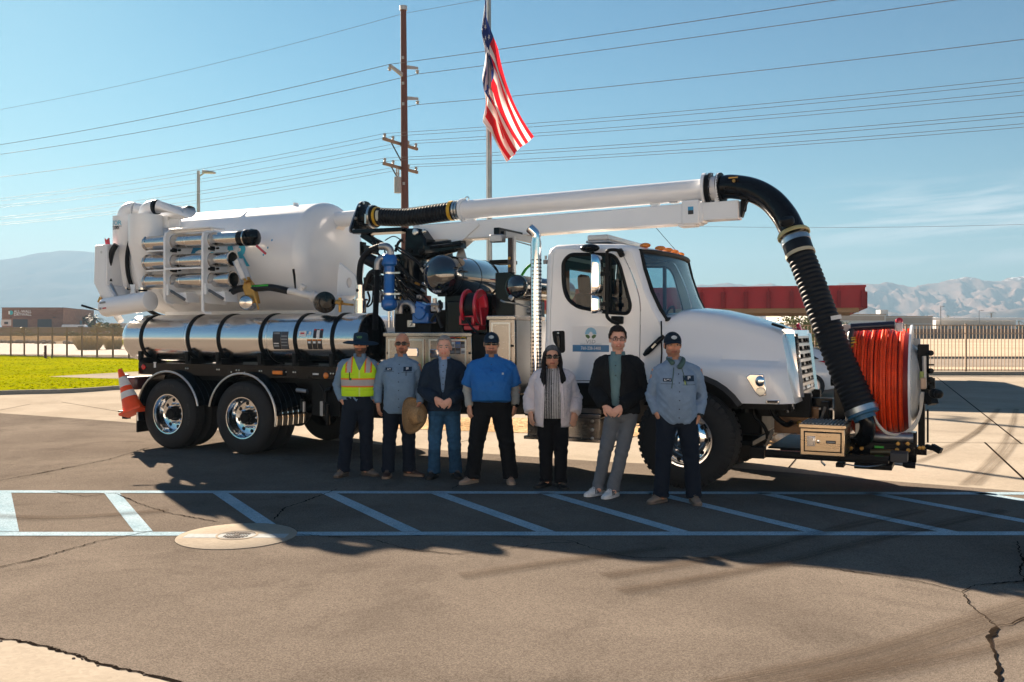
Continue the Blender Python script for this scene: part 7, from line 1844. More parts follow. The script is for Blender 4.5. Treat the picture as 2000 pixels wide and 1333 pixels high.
# front tool box
fb_ = bx(1563, 836, 1650, 893, .10, .62, mat('toolbox_aluminium', (.60, .46, .31), .28, 1.0, var=.08, scale=5, stretch=(1, 1, 9)), 'front_tool_box'); ab = T(1563, 836, .1); bb_ = T(1650, 836, .1); zt2_ = .5 * (ab.z + bb_.z)  # aluminium tinted golden, the sunlit ground's reflection put into its colour
MT = MATS['toolbox_aluminium']
q = MB(); q.box((ab.x - .015, .085, ab.z + .002), (bb_.x + .015, .64, ab.z + .045)); ld = q.build('lid', MT, fb_, bevel=.006)
q = MB()
for k in range(12):
    u = ab.x + (bb_.x - ab.x) * (k + .5) / 12; q.box((u - .01, .09, ab.z + .046), (u + .008, .63, ab.z + .060))
q.build('lid_tread', ALU_D, ld, bevel=.003)
d0 = [T(1570, 842, .1), T(1644, 886, .1)]
q = MB(); q.box((d0[0].x, .092, d0[1].z), (d0[1].x, .0985, d0[0].z)); q.build('door_gap', BLACKM, fb_)
q = MB(); q.box((d0[0].x + .012, .080, d0[1].z + .012), (d0[1].x - .012, .0915, d0[0].z - .012)); fd = q.build('door', MT, fb_, bevel=.003)
q = MB(); c = T(1587, 862, .09); q.box((c.x - .055, .072, c.z - .055), (c.x + .03, .0795, c.z + .055)); q.box((c.x - .035, .062, c.z - .045), (c.x + .015, .0715, c.z + .045)); q.lathe((c.x + .06, .079, c.z), (0, -1, 0), [(0, .02), (.008, .02), (.009, .001)], 12); q.build('paddle_latch', MATS['chrome'], fd, bevel=.003)
q = MB(); c = T(1623, 864, .09); q.box((c.x - .05, .074, c.z - .016), (c.x + .05, .0795, c.z + .016)); q.build('name_plate', LBLACK, fd)
q = MB(); q.box((c.x - .04, .071, c.z - .007), (c.x + .04, .0738, c.z + .007)); q.build('plate_print', LGREY, fd, smooth=0)
q = MB(); q.tube([T(1604, 893, .3), T(1605, 903, .3), T(1612, 910, .3)], .012, 6); q.tube(smooth_path([T(1640, 905, .25), T(1690, 912, .25), T(1735, 906, .25)], 6), .008, 6); q.build('cable', SILVERB, TK)
bx(1632, 905, 1648, 914, .2, .4, BLACKM, 'jack_foot'); bx(1668, 905, 1742, 920, .35, .9, BLACKM, 'skid_plate')
# rotating hose reel: axis along the truck
rx0, rx1 = T(1667, 745, 1.25).x, T(1779, 745, 1.25).x
zt_, zb_ = T(1722, 640, 1.25).z, T(1722, 853, 1.25).z; rz, rr_ = (zt_ + zb_) / 2, (zt_ - zb_) / 2
reel = empty('hose_reel', (0, 1.25, rz), parent=TK)
q = MB(); rj = random.Random(12); W = 18; hp = []; L_ = rx1 - rx0 - .06; hr = L_ / W * .53
offs = [0.0] + [rj.uniform(-.4, .4) for _ in range(W)]
rad_o = [rj.uniform(-.03, .016) for _ in range(W + 1)]
SG = 48
for i in range(W * SG + 1):
    w = i / SG; k = int(w); f_ = w - k; a = 2 * pi * f_ + pi / 2
    k2 = min(W, k + 1); st_ = max(0, (f_ - .55) / .45); st_ = st_ * st_ * (3 - 2 * st_)
    off = lerp(offs[k], offs[k2], st_); ro = lerp(rad_o[k], rad_o[k2], st_)
    wob = .004 * noise.noise(V(w * 6, 3, 1))
    x = rx0 + .03 + L_ * (k + st_ + .0 + off * .9) / (W + .0) + wob
    r_ = rr_ - hr + ro - .010 * abs(sin(a * 1.0)) ** 8
    hp.append(V(x, cos(a) * r_, sin(a) * r_ * (1.0 if sin(a) > 0 else 1.0)))
q.tube(hp, hr, 10); q.build('red_hose', ORANGE, reel, smooth=80)
# a looser second layer
q = MB(); hp = []
for i in range(7 * SG + 1):
    w = i / SG; a = 2 * pi * w + 1.2; x = rx0 + .1 + (L_ - .12) * (w / 7 + .035 * sin(w * 4.1)); r_ = rr_ - hr * 3.0 + .004 * noise.noise(V(w * 5, 0, 0))
    hp.append(V(x, cos(a) * r_, sin(a) * r_))
q.tube(hp, hr * .98, 8); q.lathe((rx0, 0, 0), (1, 0, 0), [(0, rr_ - hr * 3.6), (rx1 - rx0, rr_ - hr * 3.6)], 40); q.build('inner_hose', mat('hose_dark_red', (.30, .015, .012), .5), reel)
for x, nm in ((rx1 - .005, 'reel_flange'), (rx0 - .03, 'reel_flange')):
    q = MB(); q.lathe((x, 0, 0), (1, 0, 0), [(0, .1), (0, rr_ - .02), (.004, rr_ + .028), (.026, rr_ + .03), (.03, rr_ - .02), (.03, .1)], 64); q.build(nm, WHITE, reel)
q = MB(); q.lathe((rx1 + .025, 0, 0), (1, 0, 0), [(0, rr_ * .7), (.05, rr_ * .62), (.1, rr_ * .35), (.12, .001)], 40); q.build('reel_hub', mat('hub_grey', (.48, .48, .47), .4), reel)
q = MB(); q.cyl((rx0 - .25, 0, 0), (rx1 + .25, 0, 0), .06, n=14); q.build('reel_axle', BLACKM, reel)
# supports
bx(1629, 728, 1651, 840, .95, 1.15, BLACK, 'reel_post'); bx(1634, 720, 1645, 730, .93, 1.0, BLACKM, 'post_head')
bx(1792, 673, 1814, 790, 1.0, 1.16, BLACKM, 'reel_post'); bx(1793, 790, 1806, 885, 1.0, 1.16, BLACKM, 'reel_leg')
bx(1776, 662, 1797, 760, 1.3, 1.45, mat('motor_grey', (.36, .36, .36), .4), 'reel_motor')
for px, y in ((1639, 732), (1637, 752), (1790, 742), (1790, 756), (1806, 742)): disc(px, y, .93 if px < 1700 else .99, .026, BRASS, 'bolt', .014)
q = MB(); q.tube([T(1806, 758, .9), T(1805, 696, .9)], .022, 10); q.build('piston', ALU_D, TK)
q = MB(); q.tube([T(1800, 742, .88), T(1800, 726, .88)], .022, 8); q.build('green_fitting', mat('fitting_green', (.30, .36, .10), .5), TK)
q = MB(); q.box(T(1798, 760, .9), T(1809, 738, .85)); q.build('valve_block', mat('block_tan', (.45, .33, .25), .5, .5), TK, bevel=.008)
q = MB()
for k, y in enumerate((725, 742, 757, 690)): q.tube([T(1814, y, .98), T(1820, y, .95)], .03, 8)
q.tube([T(1814, 713, .98), T(1824, 713, .92)], .01, 6); q.tube([T(1812, 800, .95), T(1812, 865, .95)], .012, 6); q.tube([T(1812, 775, .95), T(1830, 763, .8)], .014, 6); q.build('control_knobs', BLACKM, TK)
q = MB(); q.sphere(T(1827, 769, .8), .07, .06, .055, 10, 8); q.sphere(T(1833, 770, .75), .05, .05, .05, 10, 8); q.beam(T(1815, 782, .9), T(1824, 778, .85), .09, .12); q.build('joystick', BLACKM, TK)
for k in range(3):
    q = MB(); q.tube(smooth_path([T(1706, 812 + k, .55), T(1716, 830 + k, .6), T(1735, 846 + k, .65), T(1765, 848 - k, .75), T(1786, 834 - k * 3, .85), T(1797, 808 - k * 2, .88), T(1802 - k * 2, 780, .88), T(1803 - k, 766, .88)], 6), .013, 6); q.build('white_cable', mat('cable_white', (.60, .56, .50), .5), TK)
q = MB(); q.cyl(T(1702, 853, .75), T(1784, 856, .75), .06, n=18); q.build('guide_roller', ALU_D, TK)
bx(1660, 862, 1786, 893, .7, .8, BLACK, 'reel_base'); bx(1772, 845, 1790, 895, .72, .9, BLACK, 'base_end'); bx(1786, 873, 1810, 890, .8, 1.0, BLACK, 'base_tip')
for px, y in ((1662, 876), (1683, 876), (1754, 867), (1773, 867), (1752, 879), (1774, 880), (1796, 875), (1803, 875)): disc(px, y, .69 if px < 1790 else .79, .022, BRASS, 'bolt', .012)
q = MB(); q.box(T(1708, 875, .685), T(1726, 872, .69)); q.build('green_strip', mat('print_green', (.03, .42, .03), .5), TK, smooth=0)
q = MB(); q.tube([T(1700, 884, .68), T(1745, 884, .68)], .035, 10); q.build('spring', mat('spring_brass', (.20, .14, .07), .4, .8), TK)
bx(1738, 885, 1772, 905, .35, .6, mat('winch_grey', (.03, .033, .04), .5), 'winch_box')
q = MB(); q.text('WARN', .03, lambda x, y: V(T(1760, 892, .347).x + x, .345, T(1760, 892, .347).z + y)) if False else None
q = MB(); q.tube([T(1747, 905, .4), T(1764, 907, .4)], .022, 10); hn_ = q.build('release_lever', SILVERB, TK)
q = MB(); q.tube([T(1763, 907, .4), T(1770, 908, .4), T(1788, 910, .4)], [.024, .036, .032], 10); q.build('grip', BLACKM, hn_)
q = MB(); q.beam(T(1808, 872, .9), T(1822, 876, .88), .06, .05); q.beam(T(1820, 872, .88), T(1838, 882, .84), .07, .06); q.tube([T(1820, 868, .88), T(1838, 876, .84)], .01, 6); q.build('tow_hook', BLACKM, TK, bevel=.008)
# level wind roller above the reel
q = MB(); q.cyl(T(1662, 640, .95), T(1748, 635, .95), .045, n=18); lw = q.build('level_wind_roller', mat('roller_black', (.03, .03, .05), .25, .3), TK)
q = MB(); q.box(T(1646, 652, .95), T(1661, 634, .9)); q.box(T(1750, 648, .95), T(1763, 631, .9)); q.build('roller_end', mat('nylon_pink', (.66, .56, .54), .5), lw, bevel=.012)
q = MB(); q.lathe(T(1756, 628, .95), (.2, -1, .3), [(-.02, .03), (0, .04), (.03, .035), (.04, .001)], 12); q.build('red_knob', REDP, lw)
q = MB(); q.tube(smooth_path([T(1664, 645, .9), T(1661, 660, .85), T(1667, 680, .85), T(1672, 700, .9)], 6), .035, 10); lh = q.build('leader_hose', mat('leader_black', (.03, .03, .035), .45), TK)
hpz = smooth_path([T(1664, 660, .85), T(1669, 680, .84), T(1674, 702, .88)], 8)
for k in range(0, 14, 2):
    q = MB(); q.tube([hpz[k], hpz[k + 1]], .0385, 10); q.build('hose_stripe', YEL, lh)
bx(1670, 810, 1690, 852, .62, .7, ALU_D, 'arm_plate'); 
q = MB(); q.tube([T(1597, 835, .9), T(1606, 812, .9), T(1612, 795, .9)], .016, 8); q.beam(T(1590, 798, 1.0), T(1628, 799, 1.0), .1, .02); q.build('step_bracket', ALU_D, TK)

# ------------------------------------------------------------------ traffic cone hung at the back
cb, ct = T(261, 802, -.06), T(234, 722, -.06)
wl_m = lambda p: P0 + V(p.x * TC + p.y * TS, -p.x * TS + p.y * TC, p.z)
B_, A_ = wl_m(cb), wl_m(ct); ax_ = (A_ - B_); Lc = ax_.length
cone = tag(empty('traffic_cone', B_), 'orange traffic cone with two white bands tilted in the holder at the truck tail', 'traffic cone')
cone.rotation_mode = 'QUATERNION'; cone.rotation_quaternion = V(0, 0, 1).rotation_difference(ax_.normalized())
M_CONE = mat('cone_orange', (.90, .085, .012), .45); M_REFL = mat('cone_white', (.72, .70, .68), .4)
rc_ = lambda t: .155 - (.155 - .032) * t
q = MB(); q.lathe((0, 0, 0), (0, 0, 1), [(0, rc_(0)), (Lc, rc_(1)), (Lc, .02), (Lc - .03, .018)], 28); q.box((-.17, -.17, -.035), (.17, .17, 0)); q.build('body', M_CONE, cone)
for t0, t1 in ((.30, .45), (.57, .80)):
    q = MB(); q.lathe((0, 0, 0), (0, 0, 1), [(Lc * t0, rc_(t0) + .003), (Lc * t1, rc_(t1) + .003)], 28); q.build('reflective_band', M_REFL, cone)
# ------------------------------------------------------------------ people
from mathutils.bvhtree import BVHTree
SKIN = mat('skin', (1, 1, 1), .5, var=.07, scale=30, attr='tint', bump=.03, bscale=160)
CLOTH = mat('cloth', (1, 1, 1), .85, var=.10, scale=14, attr='tint', bump=.22, bscale=260, spec=.2)
JERSEY = mat('jersey', (1, 1, 1), .7, var=.06, scale=9, attr='tint', bump=.1, bscale=300, spec=.3)
DENIM = mat('denim', (1, 1, 1), .9, var=.25, scale=22, attr='tint', bump=.25, bscale=320, spec=.15)
LEATHER = mat('shoe_leather', (1, 1, 1), .6, var=.15, scale=20, attr='tint', bump=.1)
HAIRM = mat('hair', (1, 1, 1), .7, spec=.15, var=.25, scale=60, attr='tint', bump=.4, bscale=120, stretch=(3, 3, .5))
M_LENS = mat('dark_lens', (.004, .004, .005), .12, spec=.3)
M_FRAME = mat('black_frame', (.012, .012, .012), .3)
M_EYE = mat('eye_white', (.62, .58, .55), .3); M_IRIS = mat('iris_dark', (.03, .018, .012), .2)
M_TEETH = mat('teeth', (.66, .62, .56), .35)

def remesh(mb, voxel, name, m, parent, color, smooth=4, disp=None, cut=None, solid=0.0):
    me = bpy.data.meshes.new('raw'); me.from_pydata(mb.v, [], mb.f)
    bm = bmesh.new(); bm.from_mesh(me); bmesh.ops.recalc_face_normals(bm, faces=bm.faces); bm.to_mesh(me); bm.free()
    o = bpy.data.objects.new('raw', me); COL.objects.link(o)
    md = o.modifiers.new('r', 'REMESH'); md.mode = 'VOXEL'; md.voxel_size = voxel
    if smooth: s_ = o.modifiers.new('s', 'SMOOTH'); s_.factor = .5; s_.iterations = smooth
    bpy.context.view_layer.update()
    dg = bpy.context.evaluated_depsgraph_get()
    out = bpy.data.meshes.new_from_object(o.evaluated_get(dg)); bpy.data.objects.remove(o); bpy.data.meshes.remove(me)
    if disp:
        ns = [v.normal.copy() for v in out.vertices]
        for v, n_ in zip(out.vertices, ns):
            d = disp(v.co, n_)
            if d: v.co += n_ * d
    if cut:
        bm = bmesh.new(); bm.from_mesh(out)
        bmesh.ops.delete(bm, geom=[f for f in bm.faces if cut(f.calc_center_median())], context='FACES')
        bd = [v for v in bm.verts if v.is_boundary]
        for _ in range(10):
            nw = {}
            for v in bd:
                nb = [e_.other_vert(v).co for e_ in v.link_edges if e_.is_boundary]
                if len(nb) == 2: nw[v] = v.co * .4 + (nb[0] + nb[1]) * .3
            for v, c_ in nw.items(): v.co = c_
        bm.to_mesh(out); bm.free()
    at = out.color_attributes.new('tint', 'FLOAT_COLOR', 'POINT')
    for i, v in enumerate(out.vertices): at.data[i].color = (*color(v.co), 1) if callable(color) else (*color, 1)
    out.materials.clear(); out.materials.append(m); out.name = name
    out.polygons.foreach_set('use_smooth', [True] * len(out.polygons)); out.update()
    o = bpy.data.objects.new(name, out); COL.objects.link(o); o.parent = parent
    if solid: md = o.modifiers.new('thickness', 'SOLIDIFY'); md.thickness = solid; md.offset = 1
    return o

def tinted(mb, name, m, parent, color, smooth=60, solid=0.0):
    o = mb.build(name, m, parent, smooth=smooth, solid=solid)
    at = o.data.color_attributes.new('tint', 'FLOAT_COLOR', 'POINT')
    for i, v in enumerate(o.data.vertices): at.data[i].color = (*color(v.co), 1) if callable(color) else (*color, 1)
    return o

def rings(mb, rs, n=28, p=2.4):
    out = []
    for (z, hw, hd, cx, cy) in rs:
        ring = []
        for k in range(n):
            a = 2 * pi * k / n; c, s_ = cos(a), sin(a)
            ring.append(V(cx + hw * (abs(c) ** (2 / p)) * (1 if c > 0 else -1), cy + hd * (abs(s_) ** (2 / p)) * (1 if s_ > 0 else -1), z))
        out.append(ring)
    mb.loft(out)

def hand(mb, w, d, nrm, thumb, curl=.35, sc=1.0, spread=1.0):
    """w wrist, d finger direction, nrm palm normal, thumb = +1/-1 side"""
    w, d = V(w), V(d).normalized(); nrm = V(nrm); nrm = (nrm - d * nrm.dot(d)).normalized(); x = d.cross(nrm) * thumb
    def ring(c, hw, ht, k=12): return [c + x * hw * cos(2 * pi * i / k) + nrm * ht * sin(2 * pi * i / k) for i in range(k)]
    mb.loft([ring(w - d * .03, .027, .021), ring(w, .029, .02), ring(w + d * .03, .038, .019), ring(w + d * .07, .043, .017), ring(w + d * .095, .041, .014)])
    for off, L, b in ((.032, .068, .085), (.0115, .078, .092), (-.0105, .072, .09), (-.031, .056, .082)):
        p = w + d * b * sc + x * off * spread; dd = d.copy(); pts = [p - d * .02, p]
        c1 = 0
        for seg, f in ((.45, 1.0), (.32, 1.3), (.23, .9)):
            c1 += curl * f; dd = d * cos(c1) + nrm * sin(c1); pts.append(pts[-1] + dd * L * seg + x * off * .08)
        mb.tube(pts, [.0105, .0102, .0096, .0088, .0072], 8)
    p = w + d * .018 + x * .03; pts = [w + d * .0 + x * .012, p, p + (d * .62 + x * .6 + nrm * .25) * .042, p + (d * .62 + x * .6 + nrm * .25) * .042 + (d * .85 + x * .22 + nrm * .4) * .034]
    pts.append(pts[-1] + (d * .9 + nrm * .35) * .016)
    mb.tube(pts, [.015, .0155, .0125, .0108, .008], 8)

def wrinkle(amp, sc=(9, 9, 5), seed=0, extra=None):
    def f(co, n_):
        w = V(co.x * sc[0] + seed * 7.3, co.y * sc[1], co.z * sc[2])
        q_ = V(co.x * 7 + co.z * 4 + seed, co.y * 7, co.z * 9 - abs(co.x) * 8)
        d = amp * (noise.noise(w) * .8 + 1.1 * (.45 - abs(noise.noise(q_ * 1.3))) + .7 * (.45 - abs(noise.noise(q_ * 2.7 + V(5, 0, 0)))) + .25 * noise.noise(w * 4.3))
        if extra: d += extra(co, n_)
        return d
    return f

def make_person(label, px, feet_y, H, spec):
    Z = EYE * FL / (feet_y - HORIZON); X = (px - 1000) / FL * Z
    e = tag(empty('person', (X, Z, .012), spec.get('yaw', 0)), label, 'person', 'seven people standing in front of the truck')
    S = H / 1.75; sk = spec['skin']; g = spec.get
    def Q(x, y, z): return V(x, y, z * S)
    hx, hy = g('head', (0, 0))[:2]; lean = g('lean', 0.0)
    topz = H - .004
    hc = V(hx, hy - .015, topz - .113)
    # ---------------- body: one continuous skin
    b = MB()
    fs = g('face', 1.0)
    def E(x, y, z, rx, ry, rz): b.sphere(hc + V(x, y, z), rx, ry, rz, 18, 12)
    E(0, .008, .018, .077, .096, .094); E(0, -.018, -.04, .066 * fs, .076, .075); E(0, -.042, -.088, .036 * fs, .036, .028); E(0, -.01, -.075, .058 * fs, .06, .035)
    E(0, -.080, .004, .056, .014, .014)                                         # brow
    for s_ in (-1, 1): E(s_ * .040, -.062, -.034, .026, .022, .022); E(s_ * (.077), .012, -.018, .011, .02, .031); E(s_ * .046, -.02, -.07, .022, .045, .03)
    b.tube([hc + V(0, -.082, .002), hc + V(0, -.094, -.022), hc + V(0, -.105, -.043)], [.010, .0125, .0155], 8); E(0, -.098, -.047, .019, .013, .010)
    E(0, -.086, -.070, .026, .012, .007); E(0, -.085, -.079, .022, .012, .008)       # lips
    nk = V(hx * .55, .005, 1.47 * S)
    b.tube([V(hx * .3, .01, 1.38 * S), nk, hc + V(0, .012, -.05)], [.075, .058 * g('neck', 1), .055 * g('neck', 1)], 16)
    bw = g('w', 1.0)
    rings(b, [(z * S, hw * bw * .82, hd * .72, cx, 0) for z, hw, hd, cx in ((.86, .165, .12, 0), (1.0, .155, .115, 0), (1.15, .16, .12, 0), (1.3, .175, .115, hx * .2), (1.4, .15, .09, hx * .3), (1.44, .08, .07, hx * .4))])
    arms = g('arms')
    for s_, (sh, el_, wr, hd_) in zip((-1, 1), arms):
        b.tube([V(sh), V(el_), V(wr)], [.048, .037, .027], 12)
        hand(b, wr, **hd_)
    legs = g('legs')
    for hip, kn, an, fyaw in legs: b.tube([V(hip), V(kn), V(an)], [.07, .05, .04], 12); b.tube([V(an), V(an) + V(0, -.06, -.04)], [.04, .03], 8)
    beard, stub = g('beard'), g('stubble', 0)
    hairc = g('hairc', (.02, .015, .012))
    def skin_col(co):
        q_ = co - hc; c = list(sk)
        if q_.z > -.2 and q_.length < .2:
            ch = max(0, 1 - ((abs(q_.x) - .035) ** 2 + (q_.z + .04) ** 2) / .0006) if q_.y < -.04 else 0
            if (q_ - V(0, -.1, -.05)).length < .03: ch = max(ch, .6)
            c = [c[0] * (1 + .12 * ch), c[1] * (1 - .08 * ch), c[2] * (1 - .06 * ch)]
            if abs(q_.x) < .026 and -.086 < q_.z < -.064 and q_.y < -.07: c = [sk[0] * .95, sk[1] * .62, sk[2] * .60]
            if q_.y < .02 and beard:
                k = beard(q_); c = [a_ * (1 - k) + h_ * k for a_, h_ in zip(c, hairc)]
            elif q_.y < .02 and q_.z < -.055 and stub: c = [a_ * (1 - stub) + .05 * stub for a_ in c]
            if g('hairpaint') and g('hairpaint')(q_): c = [a_ * .35 + h_ * .65 for a_, h_ in zip(c, hairc)]
            if abs(abs(q_.x) - .031) < .016 and abs(q_.z + .010) < .006 and q_.y < -.05: c = [a_ * .7 for a_ in c]
        return c
    body = remesh(b, .0062, 'body', SKIN, e, skin_col, 2)
    # eyes, brows, spectacles
    gl = g('glasses')
    for s_ in (-1, 1):
        if gl != 'sun':
            m_ = MB(); m_.sphere(hc + V(s_ * .031, -.0815, -.010), .0145, .008, .0068, 10, 8); ey = m_.build('eye', M_EYE, e)
            m_ = MB(); m_.sphere(hc + V(s_ * .031, -.0885, -.010), .0072, .0034, .0066, 8, 6); m_.build('iris', M_IRIS, ey)
        m_ = MB(); m_.tube([hc + V(s_ * .013, -.0935, .008), hc + V(s_ * .03, -.0925, .0145), hc + V(s_ * .05, -.080, .009)], [.0045, .006, .0035], 6); tinted(m_, 'eyebrow', HAIRM, e, g('browc', hairc))
    if gl:
        m_ = MB(); zl_ = -.012
        if gl == 'sun':
            for s_ in (-1, 1):
                m_.loft([[hc + V(s_ * (.035 + rr2 * .034 * cc), -.101 + .012 * (abs(.035 + .03 * cc) / .06) ** 2 + dy, zl_ + rr2 * .0185 * ss + (.003 if ss > 0 else 0)) for cc, ss in [(max(-.92, min(.92, 1.25 * cos(a))), max(-.9, min(.9, 1.2 * sin(a)))) for a in [2 * pi * k / 20 for k in range(20)]]] for rr2, dy in ((.6, .006), (1, .004), (1, -.002), (.7, -.005), (.05, -.006))])
            sg_ = m_.build('sunglasses', M_LENS, e, smooth=40)
        else:
            for s_ in (-1, 1):
                m_.tube([hc + V(s_ * .034 + max(-.022, min(.022, .028 * cos(a))), -.103, zl_ + max(-.0145, min(.0145, .018 * sin(a)))) for a in [2 * pi * k / 24 for k in range(24)]], .0028, 6, closed=True)
            sg_ = m_.build('spectacles', M_FRAME, e)
        m_ = MB(); m_.tube([hc + V(-.012, -.104, zl_ + .008), hc + V(.012, -.104, zl_ + .008)], .0028, 6)
        for s_ in (-1, 1): m_.tube([hc + V(s_ * .064, -.094, zl_ + .006), hc + V(s_ * .078, -.04, zl_ + .006), hc + V(s_ * .081, .02, zl_)], .003, 6)
        m_.build('temple_arm', M_FRAME, sg_)
    if g('smile'):
        m_ = MB(); m_.loft([[hc + V(x, -.0975 + abs(x) * .35, -.0735 + abs(x) * .12 + dz) for dz in (-.0035, .0035)] + [hc + V(x, -.0925 + abs(x) * .3, -.0735 + dz) for dz in (.0035, -.0035)] for x in (-.019, -.012, 0, .012, .019)]); m_.build('teeth', M_TEETH, e)
    if not g('smile'):
        m_ = MB(); m_.tube([hc + V(-.024, -.088, -.0755), hc + V(-.01, -.0975, -.0735), hc + V(.01, -.0975, -.0735), hc + V(.024, -.088, -.0755)], .0028, 6); tinted(m_, 'mouth', SKIN, e, (.12, .035, .03))
    # hair
    if g('hair'): g('hair')(e, hc, hairc)
    # ---------------- trousers
    t = MB(); tw = g('hips', 1.0)
    cx0 = g('hipx', 0.0)
    rings(t, [(1.02 * S, .165 * tw, .118 * g('bd', 1), cx0, 0), (.95 * S, .172 * tw, .122 * g('bd', 1), cx0, 0), (.88 * S, .178 * tw, .124, cx0, 0), (.82 * S, .17 * tw, .115, cx0, 0), (.78 * S, .12 * tw, .09, cx0, 0)])
    lr = g('leg_r', 1.0)
    for hip, kn, an, fyaw in legs:
        hip, kn, an = V(hip), V(kn), V(an)
        t.tube([hip + V(0, 0, .04), hip.lerp(kn, .4), kn, kn.lerp(an, .55), an + V(0, 0, .02), an + V(0, -.008, -.045)], [.102 * lr, .092 * lr, .075 * lr, .070 * lr, .070 * lr, .073 * lr], 18, flat=(1, 1.06))
    hem = legs[0][2][2]
    def fold(co, n_):
        z = co.z; d = 0
        if z < .26: d += .007 * sin(z * 95 + 3 * noise.noise(co * 9)) * (1 - z / .26) * (.4 + noise.noise(co * 6 + V(3, 1, 0)))
        k = abs(z - .47 * S)
        if k < .12: d += .005 * sin(z * 70 + co.x * 30) * (1 - k / .12)
        return d
    tm = g('trouser_mat', CLOTH)
    tc_ = g('trousers')
    def tcol(co):
        k = .8 + .35 * max(0, noise.noise(co * 5)) if tm is DENIM else 1
        if tm is DENIM and .35 < co.z < .75 and co.y < -.02: k *= 1.35
        return [c * k for c in tc_]
    to = remesh(t, .0105, 'trousers', tm, e, tcol, 4, wrinkle(.008, (10, 10, 4), spec['seed'], fold))
    # ---------------- shoes
    for hip, kn, an, fyaw in legs:
        a = V(an); dr = V(sin(fyaw), -cos(fyaw), 0); sd = V(dr.y, -dr.x, 0); base = V(a.x, a.y, 0)
        sc_ = g('shoe', dict(c=(.03, .02, .015), sole=(.02, .018, .016)))
        m_ = MB(); so2 = MB(); rs1, rs2 = [], []
        for tt, hw, h in ((-.075, .020, .07), (-.068, .032, .095), (-.035, .039, .105), (.02, .041, .102), (.06, .043, .085), (.11, .048, .065), (.15, .046, .056), (.185, .036, .046), (.205, .016, .034)):
            c = base + dr * tt; hgt = h * sc_.get('h', 1)
            rs1.append([c + sd * hw * x + V(0, 0, .022 + (hgt - .022) * z) for x, z in ((-1, 0), (-1.0, .35), (-.8, .75), (-.35, 1), (.35, 1), (.8, .75), (1, .35), (1, 0))])
            rs2.append([c + sd * (hw + .004) * x + V(0, 0, z) for x, z in ((-1, .001), (-1.02, .015), (-1, .027), (1, .027), (1.02, .015), (1, .001))])
        m_.loft(rs1); sh_ = tinted(m_, 'shoe', LEATHER, e, sc_['c'], 50); sh_.modifiers.new('s', 'SUBSURF').render_levels = 1
        so2.loft(rs2); tinted(so2, 'sole', LEATHER, sh_, sc_['sole'], 50)
        m_ = MB()
        for k in range(4):
            c = base + dr * (.055 + .022 * k) + V(0, 0, (.094 - .008 * k) * sc_.get('h', 1)); m_.tube([c - sd * .022, c + V(0, 0, .006), c + sd * .022], .0035, 5)
        tinted(m_, 'lace', LEATHER, sh_, sc_.get('lace', (.1, .08, .06)))
        if 'stripe' in sc_:
            m_ = MB()
            for k in range(3):
                for s_ in (-1, 1):
                    c = base + dr * (.045 + .024 * k) + sd * s_ * .0435; m_.beam(c + V(0, 0, .03), c - dr * .018 - sd * s_ * .008 + V(0, 0, .078), .006, .010, dr)
            tinted(m_, 'stripe', LEATHER, sh_, sc_['stripe'])
    # ---------------- upper garments
    by = g('belly', 0.0); hemz = g('hem', .80)
    def torso(mb, k=0.0, z0=hemz, zt=1.0, w=bw):
        rs = []
        for z, hw, hd, cy in ((z0, .178, .122, -.2 * by), ((z0 + .98) / 2, .180, .126, -.55 * by), (.98, .178, .127, -.85 * by), (1.10, .178, .13, -by), (1.20, .186, .134, -.8 * by), (1.30, .192, .134, -.4 * by), (1.365, .178, .118, 0), (1.41, .145, .098, 0), (1.45, .100, .083, 0), (1.475, .076, .072, 0)):
            cx = hx * max(0, (z - .9) / .6) * .6 + cx0 * max(0, 1 - (z - .8) / .5)
            rs.append((z * S, (hw * w if z < 1.4 else hw * (.5 + .5 * w)) + k, hd * g('bd', 1) + k + abs(cy) * .6, cx, cy * .6 + .01))
        rings(mb, rs)
    def sleeves(mb, k=0.0, upto=1.0, r0=.068):
        for sh, el_, wr, hd_ in arms:
            sh, el_, wr = V(sh[0] * .90, sh[1], sh[2] - .028), V(el_[0] * .94, el_[1], el_[2]), V(wr)
            if upto >= 1: pts, rr3 = [sh, sh.lerp(el_, .5), el_, el_.lerp(wr, .5), wr - (wr - el_).normalized() * .012], [r0, r0 * .93, .058, .051, .042 * g('cuff', 1)]
            else: pts, rr3 = [sh, sh.lerp(el_, .5), sh.lerp(el_, upto)], [r0, r0 * 1.0, r0 * .98]
            mb.tube(pts, [r + k for r in rr3], 16)
            mb.sphere(sh + V(0, 0, -.005), r0 + k, r0 + k, r0 + k, 14, 10)
            c_ = V(hx * .35, .01, 1.43 * S); mb.tube([c_ + (sh - c_) * .15, sh + V(0, 0, .01)], [.062 + k, r0 * .92 + k], 12)
    def arm_fold(co, n_):
        d = 0
        for sh, el_, wr, hd_ in arms:
            q_ = (co - V(el_)).length
            if q_ < .13: d += .006 * sin((co.z * 1.0 + co.x * .6) * 110 + 2 * noise.noise(co * 14)) * (1 - q_ / .13)
            q2 = (co - V(sh) + V(0, 0, .08)).length
            if q2 < .14: d += .004 * sin((co.x - co.z) * 85) * (1 - q2 / .14)
        return d
    for lay in g('layers'):
        mb2 = MB(); k = lay.get('k', 0)
        torso(mb2, k, lay.get('hem', hemz), w=lay.get('w', bw))
        if lay.get('sleeve', 1) is not None: sleeves(mb2, k, lay.get('sleeve', 1), lay.get('r0', .068))
        o_ = remesh(mb2, lay.get('vox', .0105), lay['name'], lay.get('mat', CLOTH), e, lay['col'], 4, wrinkle(lay.get('amp', .0085), (8, 8, 5), spec['seed'] + 3, arm_fold), lay.get('cut'), lay.get('solid', 0))
        lay['obj'] = o_
